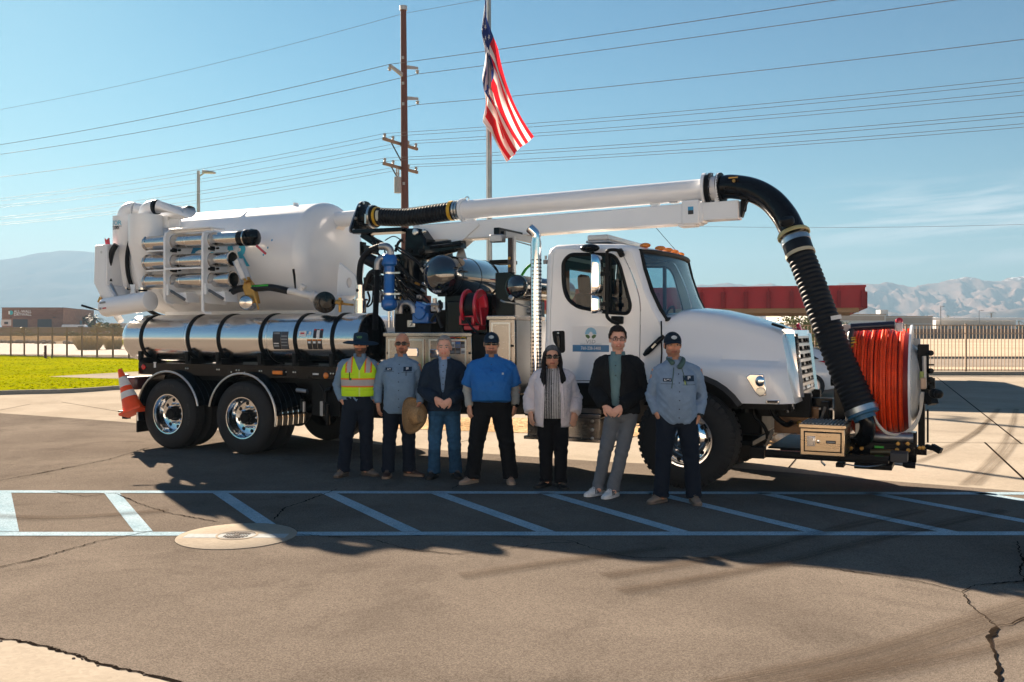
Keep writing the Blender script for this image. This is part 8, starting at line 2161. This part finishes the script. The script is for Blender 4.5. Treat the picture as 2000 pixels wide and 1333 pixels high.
    if g('collar'):
        cc, m_ = g('collar'), MB(); r0_, r1_, n_ = .064, .083, 24; rr4 = []
        cz = 1.475 * S; ccx = hx * .55
        for k in range(n_ + 1):
            a = radians(28 + 304 * k / n_); q_ = min(k, n_ - k) / n_; dp = .055 * max(0, 1 - q_ * 5)
            f = lambda r_, z: V(ccx + sin(a) * r_, .004 - cos(a) * r_ * .98, z)
            fx = .02 * max(0, 1 - q_ * 6)
            rr4.append([f(r0_, cz - .01), f(r0_ + .003, cz + .032), f(r0_ + .008, cz + .035), f(r1_ + fx, cz - .012 - dp), f(r1_ - .008 + fx, cz - .016 - dp)])
        m_.loft(rr4); tinted(m_, 'collar', CLOTH, e, cc, 50)
    # lapels / front bands of open garments
    for lay in g('layers'):
        if 'lapel' in lay:
            tr_ = BVHTree.FromPolygons([v.co for v in lay['obj'].data.vertices], [tuple(p.vertices) for p in lay['obj'].data.polygons])
            for pts, w0_, w1_ in lay['lapel']:
                P = smooth_path([V(x, 0, z) for x, z in pts], 8); m_ = MB(); sgn = 1 if pts[0][0] > lay.get('mid', 0) else -1; vs = []
                for i, q_ in enumerate(P):
                    w_ = w0_ + (w1_ - w0_) * i / (len(P) - 1); row = []
                    for f_ in (0, .5, 1):
                        x = q_.x + sgn * (w_ * f_ + .004); h_ = tr_.ray_cast(V(x, -1, q_.z), V(0, 1, 0)); row.append(V(x, (h_[0].y if h_[0] else -.1) - (.006, .012, .006)[int(f_ * 2)], q_.z))
                    vs += row
                m_.add(vs, [(3 * i + j, 3 * i + 3 + j, 3 * i + 4 + j, 3 * i + 1 + j) for i in range(len(P) - 1) for j in range(2)]); tinted(m_, 'lapel', lay.get('mat', CLOTH), lay['obj'], [min(1, c * 1.12) for c in lay['col']], solid=.004)
    # small things fixed to the clothes
    def surf(o_):
        me = o_.data; return BVHTree.FromPolygons([v.co for v in me.vertices], [tuple(p.vertices) for p in me.polygons])
    L0 = g('layers')[g('front_layer', 0)]['obj']; bv = surf(L0)
    def on(x, z, off=.004, tree=None):
        h_ = (tree or bv).ray_cast(V(x, -1, z), V(0, 1, 0))
        return V(x, (h_[0].y if h_[0] else -.14) - off, z)
    if g('buttons'):
        x0, z0_, z1_, n_ = g('buttons')
        m_ = MB(); P = [on(x0, z1_ + (z0_ - z1_) * k / 24, .0015) for k in range(25)]
        m_.add([p + V(s_ * .014, 0, 0) for p in P for s_ in (-1, 1)], [(2 * i, 2 * i + 2, 2 * i + 3, 2 * i + 1) for i in range(24)]); tinted(m_, 'placket', CLOTH, L0, g('layers')[g('front_layer', 0)]['col'] if not callable(g('layers')[g('front_layer', 0)]['col']) else (.1, .1, .1))
        for k in range(n_):
            c = on(x0, z0_ + (z1_ - z0_) * (k + .5) / n_, .004); m_ = MB(); m_.lathe(c, (0, -1, 0), [(-.002, .0065), (.002, .0065), (.003, .001)], 8); tinted(m_, 'button', CLOTH, L0, (.03, .035, .05))
    for (x, z, w_, h_, c_, nm) in g('patches', ()):
        m_ = MB(); P = [[on(x + w_ * (i / 4 - .5), z + h_ * (j / 2 - .5), .005 + (.002 if nm != 'pocket_flap' else 0)) for j in range(3)] for i in range(5)]
        m_.add([p for r_ in P for p in r_], [(3 * i + j, 3 * i + 3 + j, 3 * i + 4 + j, 3 * i + 1 + j) for i in range(4) for j in range(2)]); tinted(m_, nm, CLOTH, L0, c_)
    if g('watch') is not None:
        sh, el_, wr, hd_ = arms[g('watch')]; w_ = V(wr); d_ = (w_ - V(el_)).normalized(); m_ = MB(); m_.lathe(w_ - d_ * .012, d_, [(0, .034), (0, .038), (.022, .038), (.022, .034)], 20); wt_ = m_.build('watch', M_FRAME, e)
        m_ = MB(); c = w_ + V((1 if g('watch') else -1) * .022, -.034, .0); m_.lathe(c, V((1 if g('watch') else -1) * .5, -1, .1), [(-.006, .02), (.006, .02), (.008, .016), (.008, .001)], 16); m_.build('watch_face', M_LENS, wt_)
    if g('after'): g('after')(e, hc, on, S)
    # heads a touch larger, scaled about the base of the neck
    pv_ = V(hx * .5, 0, 1.49 * S); z0_, z1_ = 1.485 * S, 1.545 * S
    for ch in e.children_recursive:
        if ch.type != 'MESH': continue
        for v in ch.data.vertices:
            if v.co.z > z0_:
                t_ = min(1, (v.co.z - z0_) / (z1_ - z0_)); v.co = pv_ + (v.co - pv_) * (1 + .085 * t_)
    return e

def cap_hat(col, logo):
    def f(e, hc, hairc):
        m_ = MB(); c = hc + V(0, .008, .020); R_ = []
        for t in range(9):
            a = pi / 2 * t / 8; R_.append([c + V(.0845 * cos(a) * sin(b_), .103 * cos(a) * cos(b_), .096 * sin(a)) for b_ in [2 * pi * k / 32 for k in range(32)]])
        R_.insert(0, [p + V(0, 0, -.012) for p in R_[0]])
        m_.loft(R_[:-1] + [[c + V(0, 0, .0965)] * 32], caps=False); cp_ = tinted(m_, 'cap', CLOTH, e, col)
        m_ = MB(); g1 = []
        for k in range(15):
            b_ = radians(-62 + 124 * k / 14); g1.append([c + V(.083 * sin(b_), -.100 * cos(b_), .0), c + V(.083 * sin(b_) * 1.0, -.10 * cos(b_) - .075 * cos(b_ * 1.2), -.008 - .022 * (1 - cos(b_ * 1.3)) - .006)])
        m_.loft([[a_, b_, b_ + V(0, 0, .006), a_ + V(0, 0, .006)] for a_, b_ in g1]); tinted(m_, 'bill', CLOTH, cp_, col)
        m_ = MB(); m_.loft([[c + V(x, -sqrt(max(0, 1 - (x / .09) ** 2)) * .1 * (1 - .25 * (z / .07) ** 2) - .004, z) for z in (.022 + h, .045, .060 - h)] for x, h in ((-.028, .016), (-.018, .005), (0, 0), (.018, .005), (.028, .016))], closed=False, caps=False); tinted(m_, 'cap_emblem', CLOTH, cp_, logo)
        m_ = MB()
        for s_ in (-1, 1): m_.sphere(hc + V(s_ * .066, .02, -.01), .014, .05, .045, 12, 8)
        m_.sphere(hc + V(0, .06, -.015), .062, .05, .05, 14, 10); tinted(m_, 'hair', HAIRM, e, hairc)
    return f
def short_hair(front, side=1.0, lift=1.07):
    def f(e, hc, hairc):
        m_ = MB(); m_.sphere(hc + V(0, .010, .020), .080 * lift * side, .101 * lift, .097 * lift, 40, 28)
        keep = []
        for fc in m_.f:
            c = sum((V(m_.v[i]) for i in fc), V(0, 0, 0)) / len(fc) - hc
            hl = front + .007 * noise.noise(V(c.x * 70, c.y * 70, 2)) - .5 * max(0, c.y + .06) - 1.6 * max(0, abs(c.x) - .056)
            if c.z > hl and c.z > -.075: keep.append(fc)
        m_.f = keep; m_.m = [0] * len(keep)
        m_.v = [tuple(V(p) + (V(p) - hc).normalized() * (.007 * noise.noise(V(p[0] * 45, p[1] * 90, p[2] * 45)) + .004 * noise.noise(V(p) * 130))) for p in m_.v]
        o_ = tinted(m_, 'hair', HAIRM, e, hairc, 80, solid=.009)
    return f
def boonie(e, hc, hairc):
    m_ = MB(); c = hc + V(0, .006, .022); R_ = []
    for r_, z in ((.188, -.034), (.18, -.027), (.14, -.012), (.092, -.002), (.089, .02), (.086, .06), (.078, .085), (.05, .094), (.001, .096)):
        R_.append([c + V(cos(a) * r_ * (1.08 if r_ > .1 else .93), sin(a) * r_ * 1.12, z + (.010 * sin(2 * a + .4) - .018 * cos(a) * .3 if r_ > .1 else 0)) for a in [2 * pi * k / 40 for k in range(40)]])
    m_.loft(R_, caps=False); o_ = tinted(m_, 'sun_hat', CLOTH, e, (.010, .030, .055), solid=.004)
    m_ = MB(); m_.text('VSD', .034, lambda x, y: c + V(x, -.1035 + x * x * 4, .032 + y), bold=.001); tinted(m_, 'hat_print', CLOTH, o_, (.12, .30, .12), 0)
    m_ = MB()
    for s_ in (-1, 1): m_.sphere(hc + V(s_ * .068, .02, -.01), .013, .045, .04, 12, 8)
    m_.sphere(hc + V(0, .06, -.015), .06, .05, .05, 14, 10); tinted(m_, 'hair', HAIRM, e, hairc)
def long_hair(e, hc, hairc):
    m_ = MB(); m_.sphere(hc + V(0, .014, .018), .085, .104, .099, 24, 16)
    m_.sphere(hc + V(0, .055, -.04), .085, .07, .10, 18, 12)
    rh_ = random.Random(3)
    for s_ in (-1, 1):
        for k in range(15):
            f_ = k / 14; x0 = s_ * (.066 + .016 * (1 - abs(f_ - .5))); y0 = -.035 + .095 * f_
            xe = s_ * (.105 + .10 * (f_ if s_ > 0 else f_ * .7) + rh_.uniform(-.012, .012)); ye = -.165 + .14 * f_; ze = (-.43 if s_ < 0 else -.36) + rh_.uniform(-.03, .07) + .05 * f_
            P_ = smooth_path([hc + V(x0 * .9, y0, .04), hc + V(x0 * 1.13, y0 - .005, -.06), hc + V(x0 * 1.28, (y0 * .6 + ye * .4), -.15), hc + V((x0 * 1.3 + xe) * .5, ye * .9, -.22), hc + V(xe * .97, ye, (ze - .22) * .55), hc + V(xe, ye, ze)], 4)
            m_.tube(P_, [.020] * (len(P_) - 5) + [.017, .014, .011, .008, .004], 8)
    m_.tube([hc + V(0, .06, -.03), hc + V(0, .085, -.2), hc + V(0, .10, -.36)], [.08, .1, .09], 16, flat=(1.2, .6))
    def cut(c):
        q_ = c - hc; return q_.y < -.035 and abs(q_.x) < .060 + .10 * max(0, -.02 - q_.z) * 0 and q_.z < .062 - q_.x * q_.x * 7 and q_.z > -.15
    def hcol(co):
        q_ = co - hc; k = max(0, min(1, (q_.z + .0) / .09)) * (1 if abs(q_.x) < .06 else .5); k *= .45 + .6 * noise.noise(V(q_.x * 60, q_.y * 30, 1)); k = max(0, k)
        return [a_ * (1 - k) + .27 * k for a_ in hairc]
    remesh(m_, .007, 'hair', HAIRM, e, hcol, 2, lambda co, n_: .005 * noise.noise(V(co.x * 70, co.y * 70, co.z * 7)), cut)

def stand(S, xs, ys, yaws, hipx=0.0, hw=.088, kb=-.015):
    out = []
    for s_, x, y, a in zip((-1, 1), xs, ys, yaws):
        hip = (hipx + s_ * hw, .0, .87 * S); an = (x, y, .095); kn = ((hip[0] * .45 + x * .55) + s_ * .006, y * .5 + kb, .47 * S)
        out.append((hip, kn, an, a))
    return out
WORK = (.16, .25, .36); NAVY = (.008, .013, .024); PATCH_D = (.012, .03, .06); PATCH_W = (.5, .52, .55)
TAN = (.55, .26, .155); MID = (.62, .32, .20); PINK = (.74, .40, .29)

# 1: hat and hi-vis vest
S = 1.755 / 1.75
def vest_cut(c): return (abs(c.x - .035) < max(0, (c.z - 1.285)) * .47 and c.y < .0 and c.z > 1.285) or (c.z > 1.465)
def vest_col(co):
    lime, org, sil = (.52, .80, .015), (.85, .16, .02), (.42, .40, .39); x, z = co.x - .02, co.z
    if 1.085 < z < 1.20: return sil if 1.104 < z < 1.181 else org
    for c0 in (-.118, .118):
        if z > 1.27 + 0 and abs(x - c0) < .043 and co.y < .1: return sil if abs(x - c0) < .026 else org
    if abs(co.x - .035) < .007 and co.y < 0: return (.62, .78, .2)
    return lime
p = make_person('man in a navy sun hat, sunglasses and lime safety vest with orange trim', 700, 930, 1.735, dict(seed=1, skin=MID, hairc=(.018, .012, .01), head=(.03, 0),
    beard=lambda q: .82 if (q.z < -.058 and not (abs(q.x) < .021 and -.084 < q.z < -.066) and q.y < .0) else 0, glasses='sun', hair=boonie,
    arms=[((-.205, .0, 1.375), (-.285, .04, 1.10), (-.195, -.03, .915), dict(d=(.42, .05, -.9), nrm=(1, .3, 0), thumb=-1, curl=.2)), ((.205, .0, 1.375), (.275, .05, 1.10), (.19, -.02, .915), dict(d=(-.42, .05, -.9), nrm=(-1, .3, 0), thumb=1, curl=.2))],
    legs=stand(S, (-.17, .10), (-.06, .0), (-.35, .9)), trousers=NAVY, hem=.85, w=1.02, leg_r=1.02,
    shoe=dict(c=(.16, .125, .10), sole=(.08, .06, .045), lace=(.2, .15, .1)), collar=WORK,
    layers=[dict(name='work_shirt', col=WORK), dict(name='safety_vest', k=.016, hem=.985, sleeve=None, w=1.12, col=vest_col, vox=.0085, mat=JERSEY, cut=vest_cut, amp=.003)], front_layer=1,
    patches=[(-.09, 1.245, .12, .008, (.40, .62, .02), 'pocket_flap'), (-.08, 1.055, .15, .006, (.38, .6, .02), 'pocket_flap'), (.13, 1.055, .12, .006, (.38, .6, .02), 'pocket_flap'), (-.085, 1.225, .012, .10, (.02, .02, .02), 'pen'), (-.075, 1.155 + .035, .028, .03, (.02, .2, .06), 'badge_clip')]))
# 2: bald man with straw hat
S = 1.735 / 1.75
def goatee(q): return .75 if ((abs(q.x) < .028 and -.066 < q.z < -.054 and q.y < -.07) or (abs(q.x) < .024 and q.z < -.09 and q.y < -.05)) else (.25 if q.z < -.07 else 0)
p = make_person('bald man in a blue work shirt and sunglasses holding a straw hat', 780, 932, 1.735, dict(seed=2, skin=TAN, hairc=(.02, .015, .012), head=(.035, 0), beard=goatee, glasses='sun', hairpaint=lambda q: False,
    arms=[((-.21, .0, 1.37), (-.285, .03, 1.09), (-.255, -.04, .885), dict(d=(.12, -.12, -.98), nrm=(.8, .5, 0), thumb=-1, curl=.3)), ((.21, .0, 1.37), (.285, .03, 1.09), (.255, -.10, .895), dict(d=(-.35, -.45, -.75), nrm=(-.7, .2, .3), thumb=1, curl=.55))],
    legs=stand(S, (-.13, .12), (-.05, .03), (-.05, 1.15)), trousers=NAVY, hem=.78, w=1.06, belly=.05, leg_r=1.03,
    shoe=dict(c=(.05, .028, .022), sole=(.22, .15, .10), lace=(.08, .06, .05)), collar=WORK,
    layers=[dict(name='work_shirt', col=WORK)], buttons=(.012, .80, 1.42, 6),
    patches=[(-.115, 1.315, .085, .035, PATCH_D, 'name_patch'), (-.115, 1.315, .06, .02, PATCH_W, 'name_label'), (.115, 1.315, .10, .055, PATCH_D, 'logo_patch'), (.112, 1.322, .03, .03, PATCH_W, 'logo_mark'), (-.11, 1.285, .13, .006, (.08, .12, .17), 'pocket_flap'), (.11, 1.275, .13, .006, (.08, .12, .17), 'pocket_flap'), (.10, 1.26, .008, .05, (.01, .01, .01), 'pen')]))
# 3: older man, navy jacket, jeans
S = 1.70 / 1.75
def open_cut(x0, wt, wb, zb, ztop):
    def f(c): 
        if c.z < zb or c.y > .01: return c.z > ztop
        return abs(c.x - x0) < wb + (wt - wb) * max(0, min(1, (c.z - zb) / (1.40 - zb))) or c.z > ztop
    return f
p = make_person('older grey haired man in a navy jacket and jeans with hands clasped', 868, 934, 1.695, dict(seed=3, skin=PINK, hairc=(.30, .28, .26), browc=(.2, .18, .16), smile=True, hair=short_hair(.078, .97, 1.035), face=.95,
    arms=[((-.19, .0, 1.335), (-.275, .02, 1.05), (-.085, -.185, .965), dict(d=(.80, -.12, -.6), nrm=(.2, 1, -.1), thumb=-1, curl=.45)), ((.19, .0, 1.335), (.275, .02, 1.05), (.085, -.20, .955), dict(d=(-.78, -.28, -.6), nrm=(-.1, 1, -.1), thumb=1, curl=.5))],
    legs=stand(S, (-.125, .135), (-.03, .0), (-.3, .35)), trousers=(.028, .085, .165), trouser_mat=DENIM, hem=.86, w=.96,
    shoe=dict(c=(.010, .010, .012), sole=(.01, .01, .01)), collar=(.20, .31, .48),
    layers=[dict(name='dress_shirt', col=(.22, .34, .52), sleeve=.3, w=.9), dict(name='jacket', k=.018, hem=.845, w=.98, r0=.068, col=(.012, .024, .045), cut=open_cut(-.01, .055, .012, 1.03, 1.47), lapel=[([(-.075, 1.425), (-.07, 1.36), (-.06, 1.30)], .045, .07), ([(.06, 1.425), (.055, 1.36), (.045, 1.30)], .045, .07), ([(-.028, 1.18), (-.02, 1.0), (-.015, .87)], .012, .012)], mid=-.01, vox=.009, solid=.008, amp=.010)], buttons=(-.008, 1.02, 1.40, 5)))
# 4: big man in blue polo
S = 1.75 / 1.75
p = make_person('heavy man in a bright blue polo shirt over pale sleeves and a navy cap', 960, 944, 1.745, dict(seed=4, skin=MID, hairc=(.02, .014, .011), glasses='sun', smile=True, hair=cap_hat((.008, .02, .04), (.42, .48, .50)), face=1.06, neck=1.12,
    beard=lambda q: .62 if ((q.z < -.083 and q.y < -.02 and abs(q.x) < .05) or (abs(q.x) < .03 and -.066 < q.z < -.055 and q.y < -.07)) else 0,
    arms=[((-.235, .0, 1.365), (-.305, .03, 1.09), (-.255, -.05, .885), dict(d=(.05, -.15, -.98), nrm=(.75, .6, 0), thumb=-1, curl=.5)), ((.235, .0, 1.365), (.305, .03, 1.09), (.275, .0, .90), dict(d=(-.12, .1, -.98), nrm=(-.8, .5, 0), thumb=1, curl=.4))],
    legs=stand(S, (-.22, .22), (-.05, -.03), (-.75, .1), hw=.105), trousers=(.006, .007, .009), hem=.955, w=1.24, belly=.13, hips=1.22, bd=1.12, leg_r=1.16, watch=1, cuff=1.1,
    shoe=dict(c=(.36, .25, .18), sole=(.28, .22, .17), lace=(.3, .2, .15), h=.95), collar=(.016, .13, .38),
    layers=[dict(name='polo_shirt', col=(.015, .135, .42), mat=JERSEY, k=.006, sleeve=.82, r0=.080, amp=.009), dict(name='undershirt', col=(.36, .37, .34), w=1.0, hem=1.0, k=-.004)], buttons=(0, 1.29, 1.42, 2),
    patches=[(.135, 1.285, .022, .022, (.6, .62, .62), 'logo_mark')]))
# 5: woman in pale cardigan
S = 1.615 / 1.75
def stripes(co): return (.58, .57, .57) if sin(co.x * 330) > -.1 else (.012, .012, .015)
p = make_person('woman with long grey and dark hair, sunglasses and a pale lilac cardigan', 1080, 952, 1.60, dict(seed=5, skin=(.62, .33, .22), hairc=(.014, .010, .010), head=(-.01, 0), glasses='sun', hair=long_hair, face=1.05, stubble=0,
    arms=[((-.19, .0, 1.26), (-.275, .03, 1.00), (-.255, -.06, .85), dict(d=(.05, -.2, -.97), nrm=(.8, .5, 0), thumb=-1, curl=.3)), ((.19, .0, 1.26), (.265, .03, 1.00), (.235, -.10, .845), dict(d=(-.05, -.15, -.97), nrm=(-.5, .8, 0), thumb=1, curl=.25))],
    legs=stand(S, (-.075, .085), (.0, -.06), (-.75, .25), hw=.08), trousers=(.006, .006, .008), hem=.86, w=1.08, belly=.06, bd=1.1, hips=1.08, leg_r=.98,
    shoe=dict(c=(.008, .008, .009), sole=(.008, .008, .008), h=.62),
    layers=[dict(name='blouse', col=stripes, sleeve=.3, vox=.0062, amp=.002, w=1.0), dict(name='cardigan', k=.020, hem=.765, w=1.02, r0=.058, col=(.66, .61, .63), mat=JERSEY, cut=open_cut(-.015, .075, .105, .5, 1.355), lapel=[([(-.092, 1.30), (-.105, 1.15), (-.118, .95), (-.12, .80)], .035, .035), ([(.065, 1.30), (.078, 1.15), (.09, .95), (.092, .80)], .035, .035)], mid=-.015, vox=.009, solid=.009, amp=.010)]))
# 6: tall man in black jacket
S = 1.80 / 1.75
p = make_person('tall young man with dark hair and spectacles in a black jacket and grey trousers', 1208, 970, 1.805, dict(seed=6, skin=PINK, hairc=(.022, .015, .012), head=(-.01, 0), glasses='clear', smile=True, hair=short_hair(.066, 1.0, 1.09), stubble=.12,
    arms=[((-.195, .0, 1.43), (-.255, .02, 1.14), (-.165, -.19, .975), dict(d=(.72, -.12, -.66), nrm=(.2, 1, -.1), thumb=-1, curl=.45)), ((.2, .0, 1.43), (.265, .02, 1.13), (.0, -.215, .975), dict(d=(-.75, -.2, -.62), nrm=(-.1, 1, -.1), thumb=1, curl=.5))],
    legs=stand(S, (-.215, -.065), (.03, -.08), (-.85, -.65), hipx=.045, hw=.085, kb=-.03), leg_r=.88, trousers=(.13, .145, .165), hem=.90, w=1.0, hipx=.035, hips=1.02,
    shoe=dict(c=(.70, .70, .69), sole=(.66, .66, .65), lace=(.7, .7, .7), stripe=(.03, .03, .035)), collar=(.125, .225, .25),
    layers=[dict(name='polo_shirt', col=(.125, .225, .25), sleeve=.3, w=.92, mat=JERSEY), dict(name='jacket', k=.018, hem=.865, w=1.02, r0=.068, col=(.008, .009, .011), cut=open_cut(-.05, .065, .035, .98, 1.515), lapel=[([(-.118, 1.46), (-.112, 1.40), (-.108, 1.34)], .03, .055), ([(.02, 1.46), (.016, 1.40), (.012, 1.34)], .03, .055)], mid=-.05, vox=.009, solid=.008, amp=.009)], buttons=(-.045, 1.25, 1.46, 2), front_layer=0))
# 7: man in work shirt and cap at the front wheel
S = 1.75 / 1.75
def hood_ring(e, hc, on, S):
    m_ = MB(); m_.tube(smooth_path([V(-.055, -.10, 1.44), V(-.078, -.03, 1.475), V(-.075, .06, 1.49), V(0, .10, 1.495), V(.035, .06, 1.49), V(.06, -.03, 1.475), V(.03, -.10, 1.43), V(-.01, -.128, 1.395)], 5), [.012] + [.026] * 33 + [.018, .012], 12)
    tinted(m_, 'hood', JERSEY, e, (.06, .115, .105))
    m_ = MB()
    for x0, x1, z1 in ((-.05, -.085, 1.19), (.03, .075, 1.22)):
        m_.tube([on(x0, 1.40, .01), on((x0 * .6 + x1 * .4), 1.32, .008), on(x1, z1, .008)], .005, 6)
    tinted(m_, 'drawstring', JERSEY, e, (.07, .13, .12))
p = make_person('man in grey blue shirt over green hoodie and navy cap by the front wheel', 1322, 982, 1.75, dict(seed=7, skin=(.57, .28, .17), hairc=(.018, .013, .011), head=(-.045, 0), hair=cap_hat((.008, .016, .03), (.5, .54, .56)), stubble=.35, face=1.02, neck=1.05,
    arms=[((-.215, .0, 1.375), (-.285, .04, 1.10), (-.215, -.04, .915), dict(d=(.42, .05, -.9), nrm=(1, .3, 0), thumb=-1, curl=.2)), ((.215, .0, 1.375), (.285, .04, 1.10), (.225, -.05, .90), dict(d=(-.35, -.0, -.94), nrm=(-1, .3, 0), thumb=1, curl=.3))],
    legs=stand(S, (-.17, .165), (-.03, -.06), (-.85, .05), hw=.1), trousers=NAVY, hem=.82, w=1.12, belly=.05, hips=1.08, leg_r=1.06, watch=1,
    shoe=dict(c=(.22, .165, .125), sole=(.13, .10, .08), lace=(.2, .15, .1)), collar=(.15, .21, .285),
    layers=[dict(name='work_shirt', col=(.20, .285, .40), amp=.010)], buttons=(-.005, .84, 1.38, 6), after=hood_ring,
    patches=[(-.125, 1.275, .085, .034, PATCH_D, 'name_patch'), (-.125, 1.275, .062, .02, PATCH_W, 'name_label'), (.095, 1.29, .12, .06, PATCH_D, 'logo_patch'), (.10, 1.297, .03, .034, PATCH_W, 'logo_mark'), (-.12, 1.235, .14, .006, (.09, .13, .18), 'pocket_flap'), (.10, 1.225, .14, .006, (.09, .13, .18), 'pocket_flap'), (.055, 1.25, .008, .045, (.45, .55, .02), 'pen')]))
# straw hat held by the bald man
hatc = V((806 - 1000) / FL * 11.1, 11.1, EYE + (HORIZON - 812) / FL * 11.1)
hat = tag(empty('straw_hat', hatc), 'wide brimmed woven straw hat held in the hand of the bald man', 'hat')
M_STRAW = mat('straw', (.42, .26, .12), .8, var=.35, scale=70, bump=.5, bscale=150)
axh = V(.80, -.58, .06).normalized(); m_ = MB(); R_ = []; xx, yy = frame(axh)
for r_, d_ in ((.215, .0), (.21, -.006), (.17, -.012), (.12, -.004), (.098, .005), (.094, .05), (.088, .095), (.07, .122), (.04, .118), (.001, .112)):
    R_.append([axh * (d_ + (.035 * cos(2 * a) if r_ > .15 else 0)) + (xx * cos(a) * (1.0 if r_ > .1 else .9) + yy * sin(a) * (1.0 if r_ > .1 else 1.08)) * r_ for a in [2 * pi * k / 48 for k in range(48)]])
m_.loft(R_, caps=False); m_.build('woven_body', M_STRAW, hat, smooth=60, solid=.006)
m_ = MB(); m_.tube([p * 1.0 for p in R_[0]], .008, 8, closed=True); m_.build('brim_edge', mat('straw_dark', (.28, .16, .07), .8), hat)

for o_ in bpy.data.objects:
    if o_.parent and o_.name.split('.')[0] in ('lug_nut', 'rivet', 'valve_stem', 'fitting', 'mirror_bracket', 'bolt', 'shield_slots', 'lid_rib', 'lid_tread', 'control_knobs', 'fluid_line', 'tow_fittings', 'air_valves', 'hydraulic_line', 'blade', 'frond', 'crown'): o_['kind'] = 'stuff'
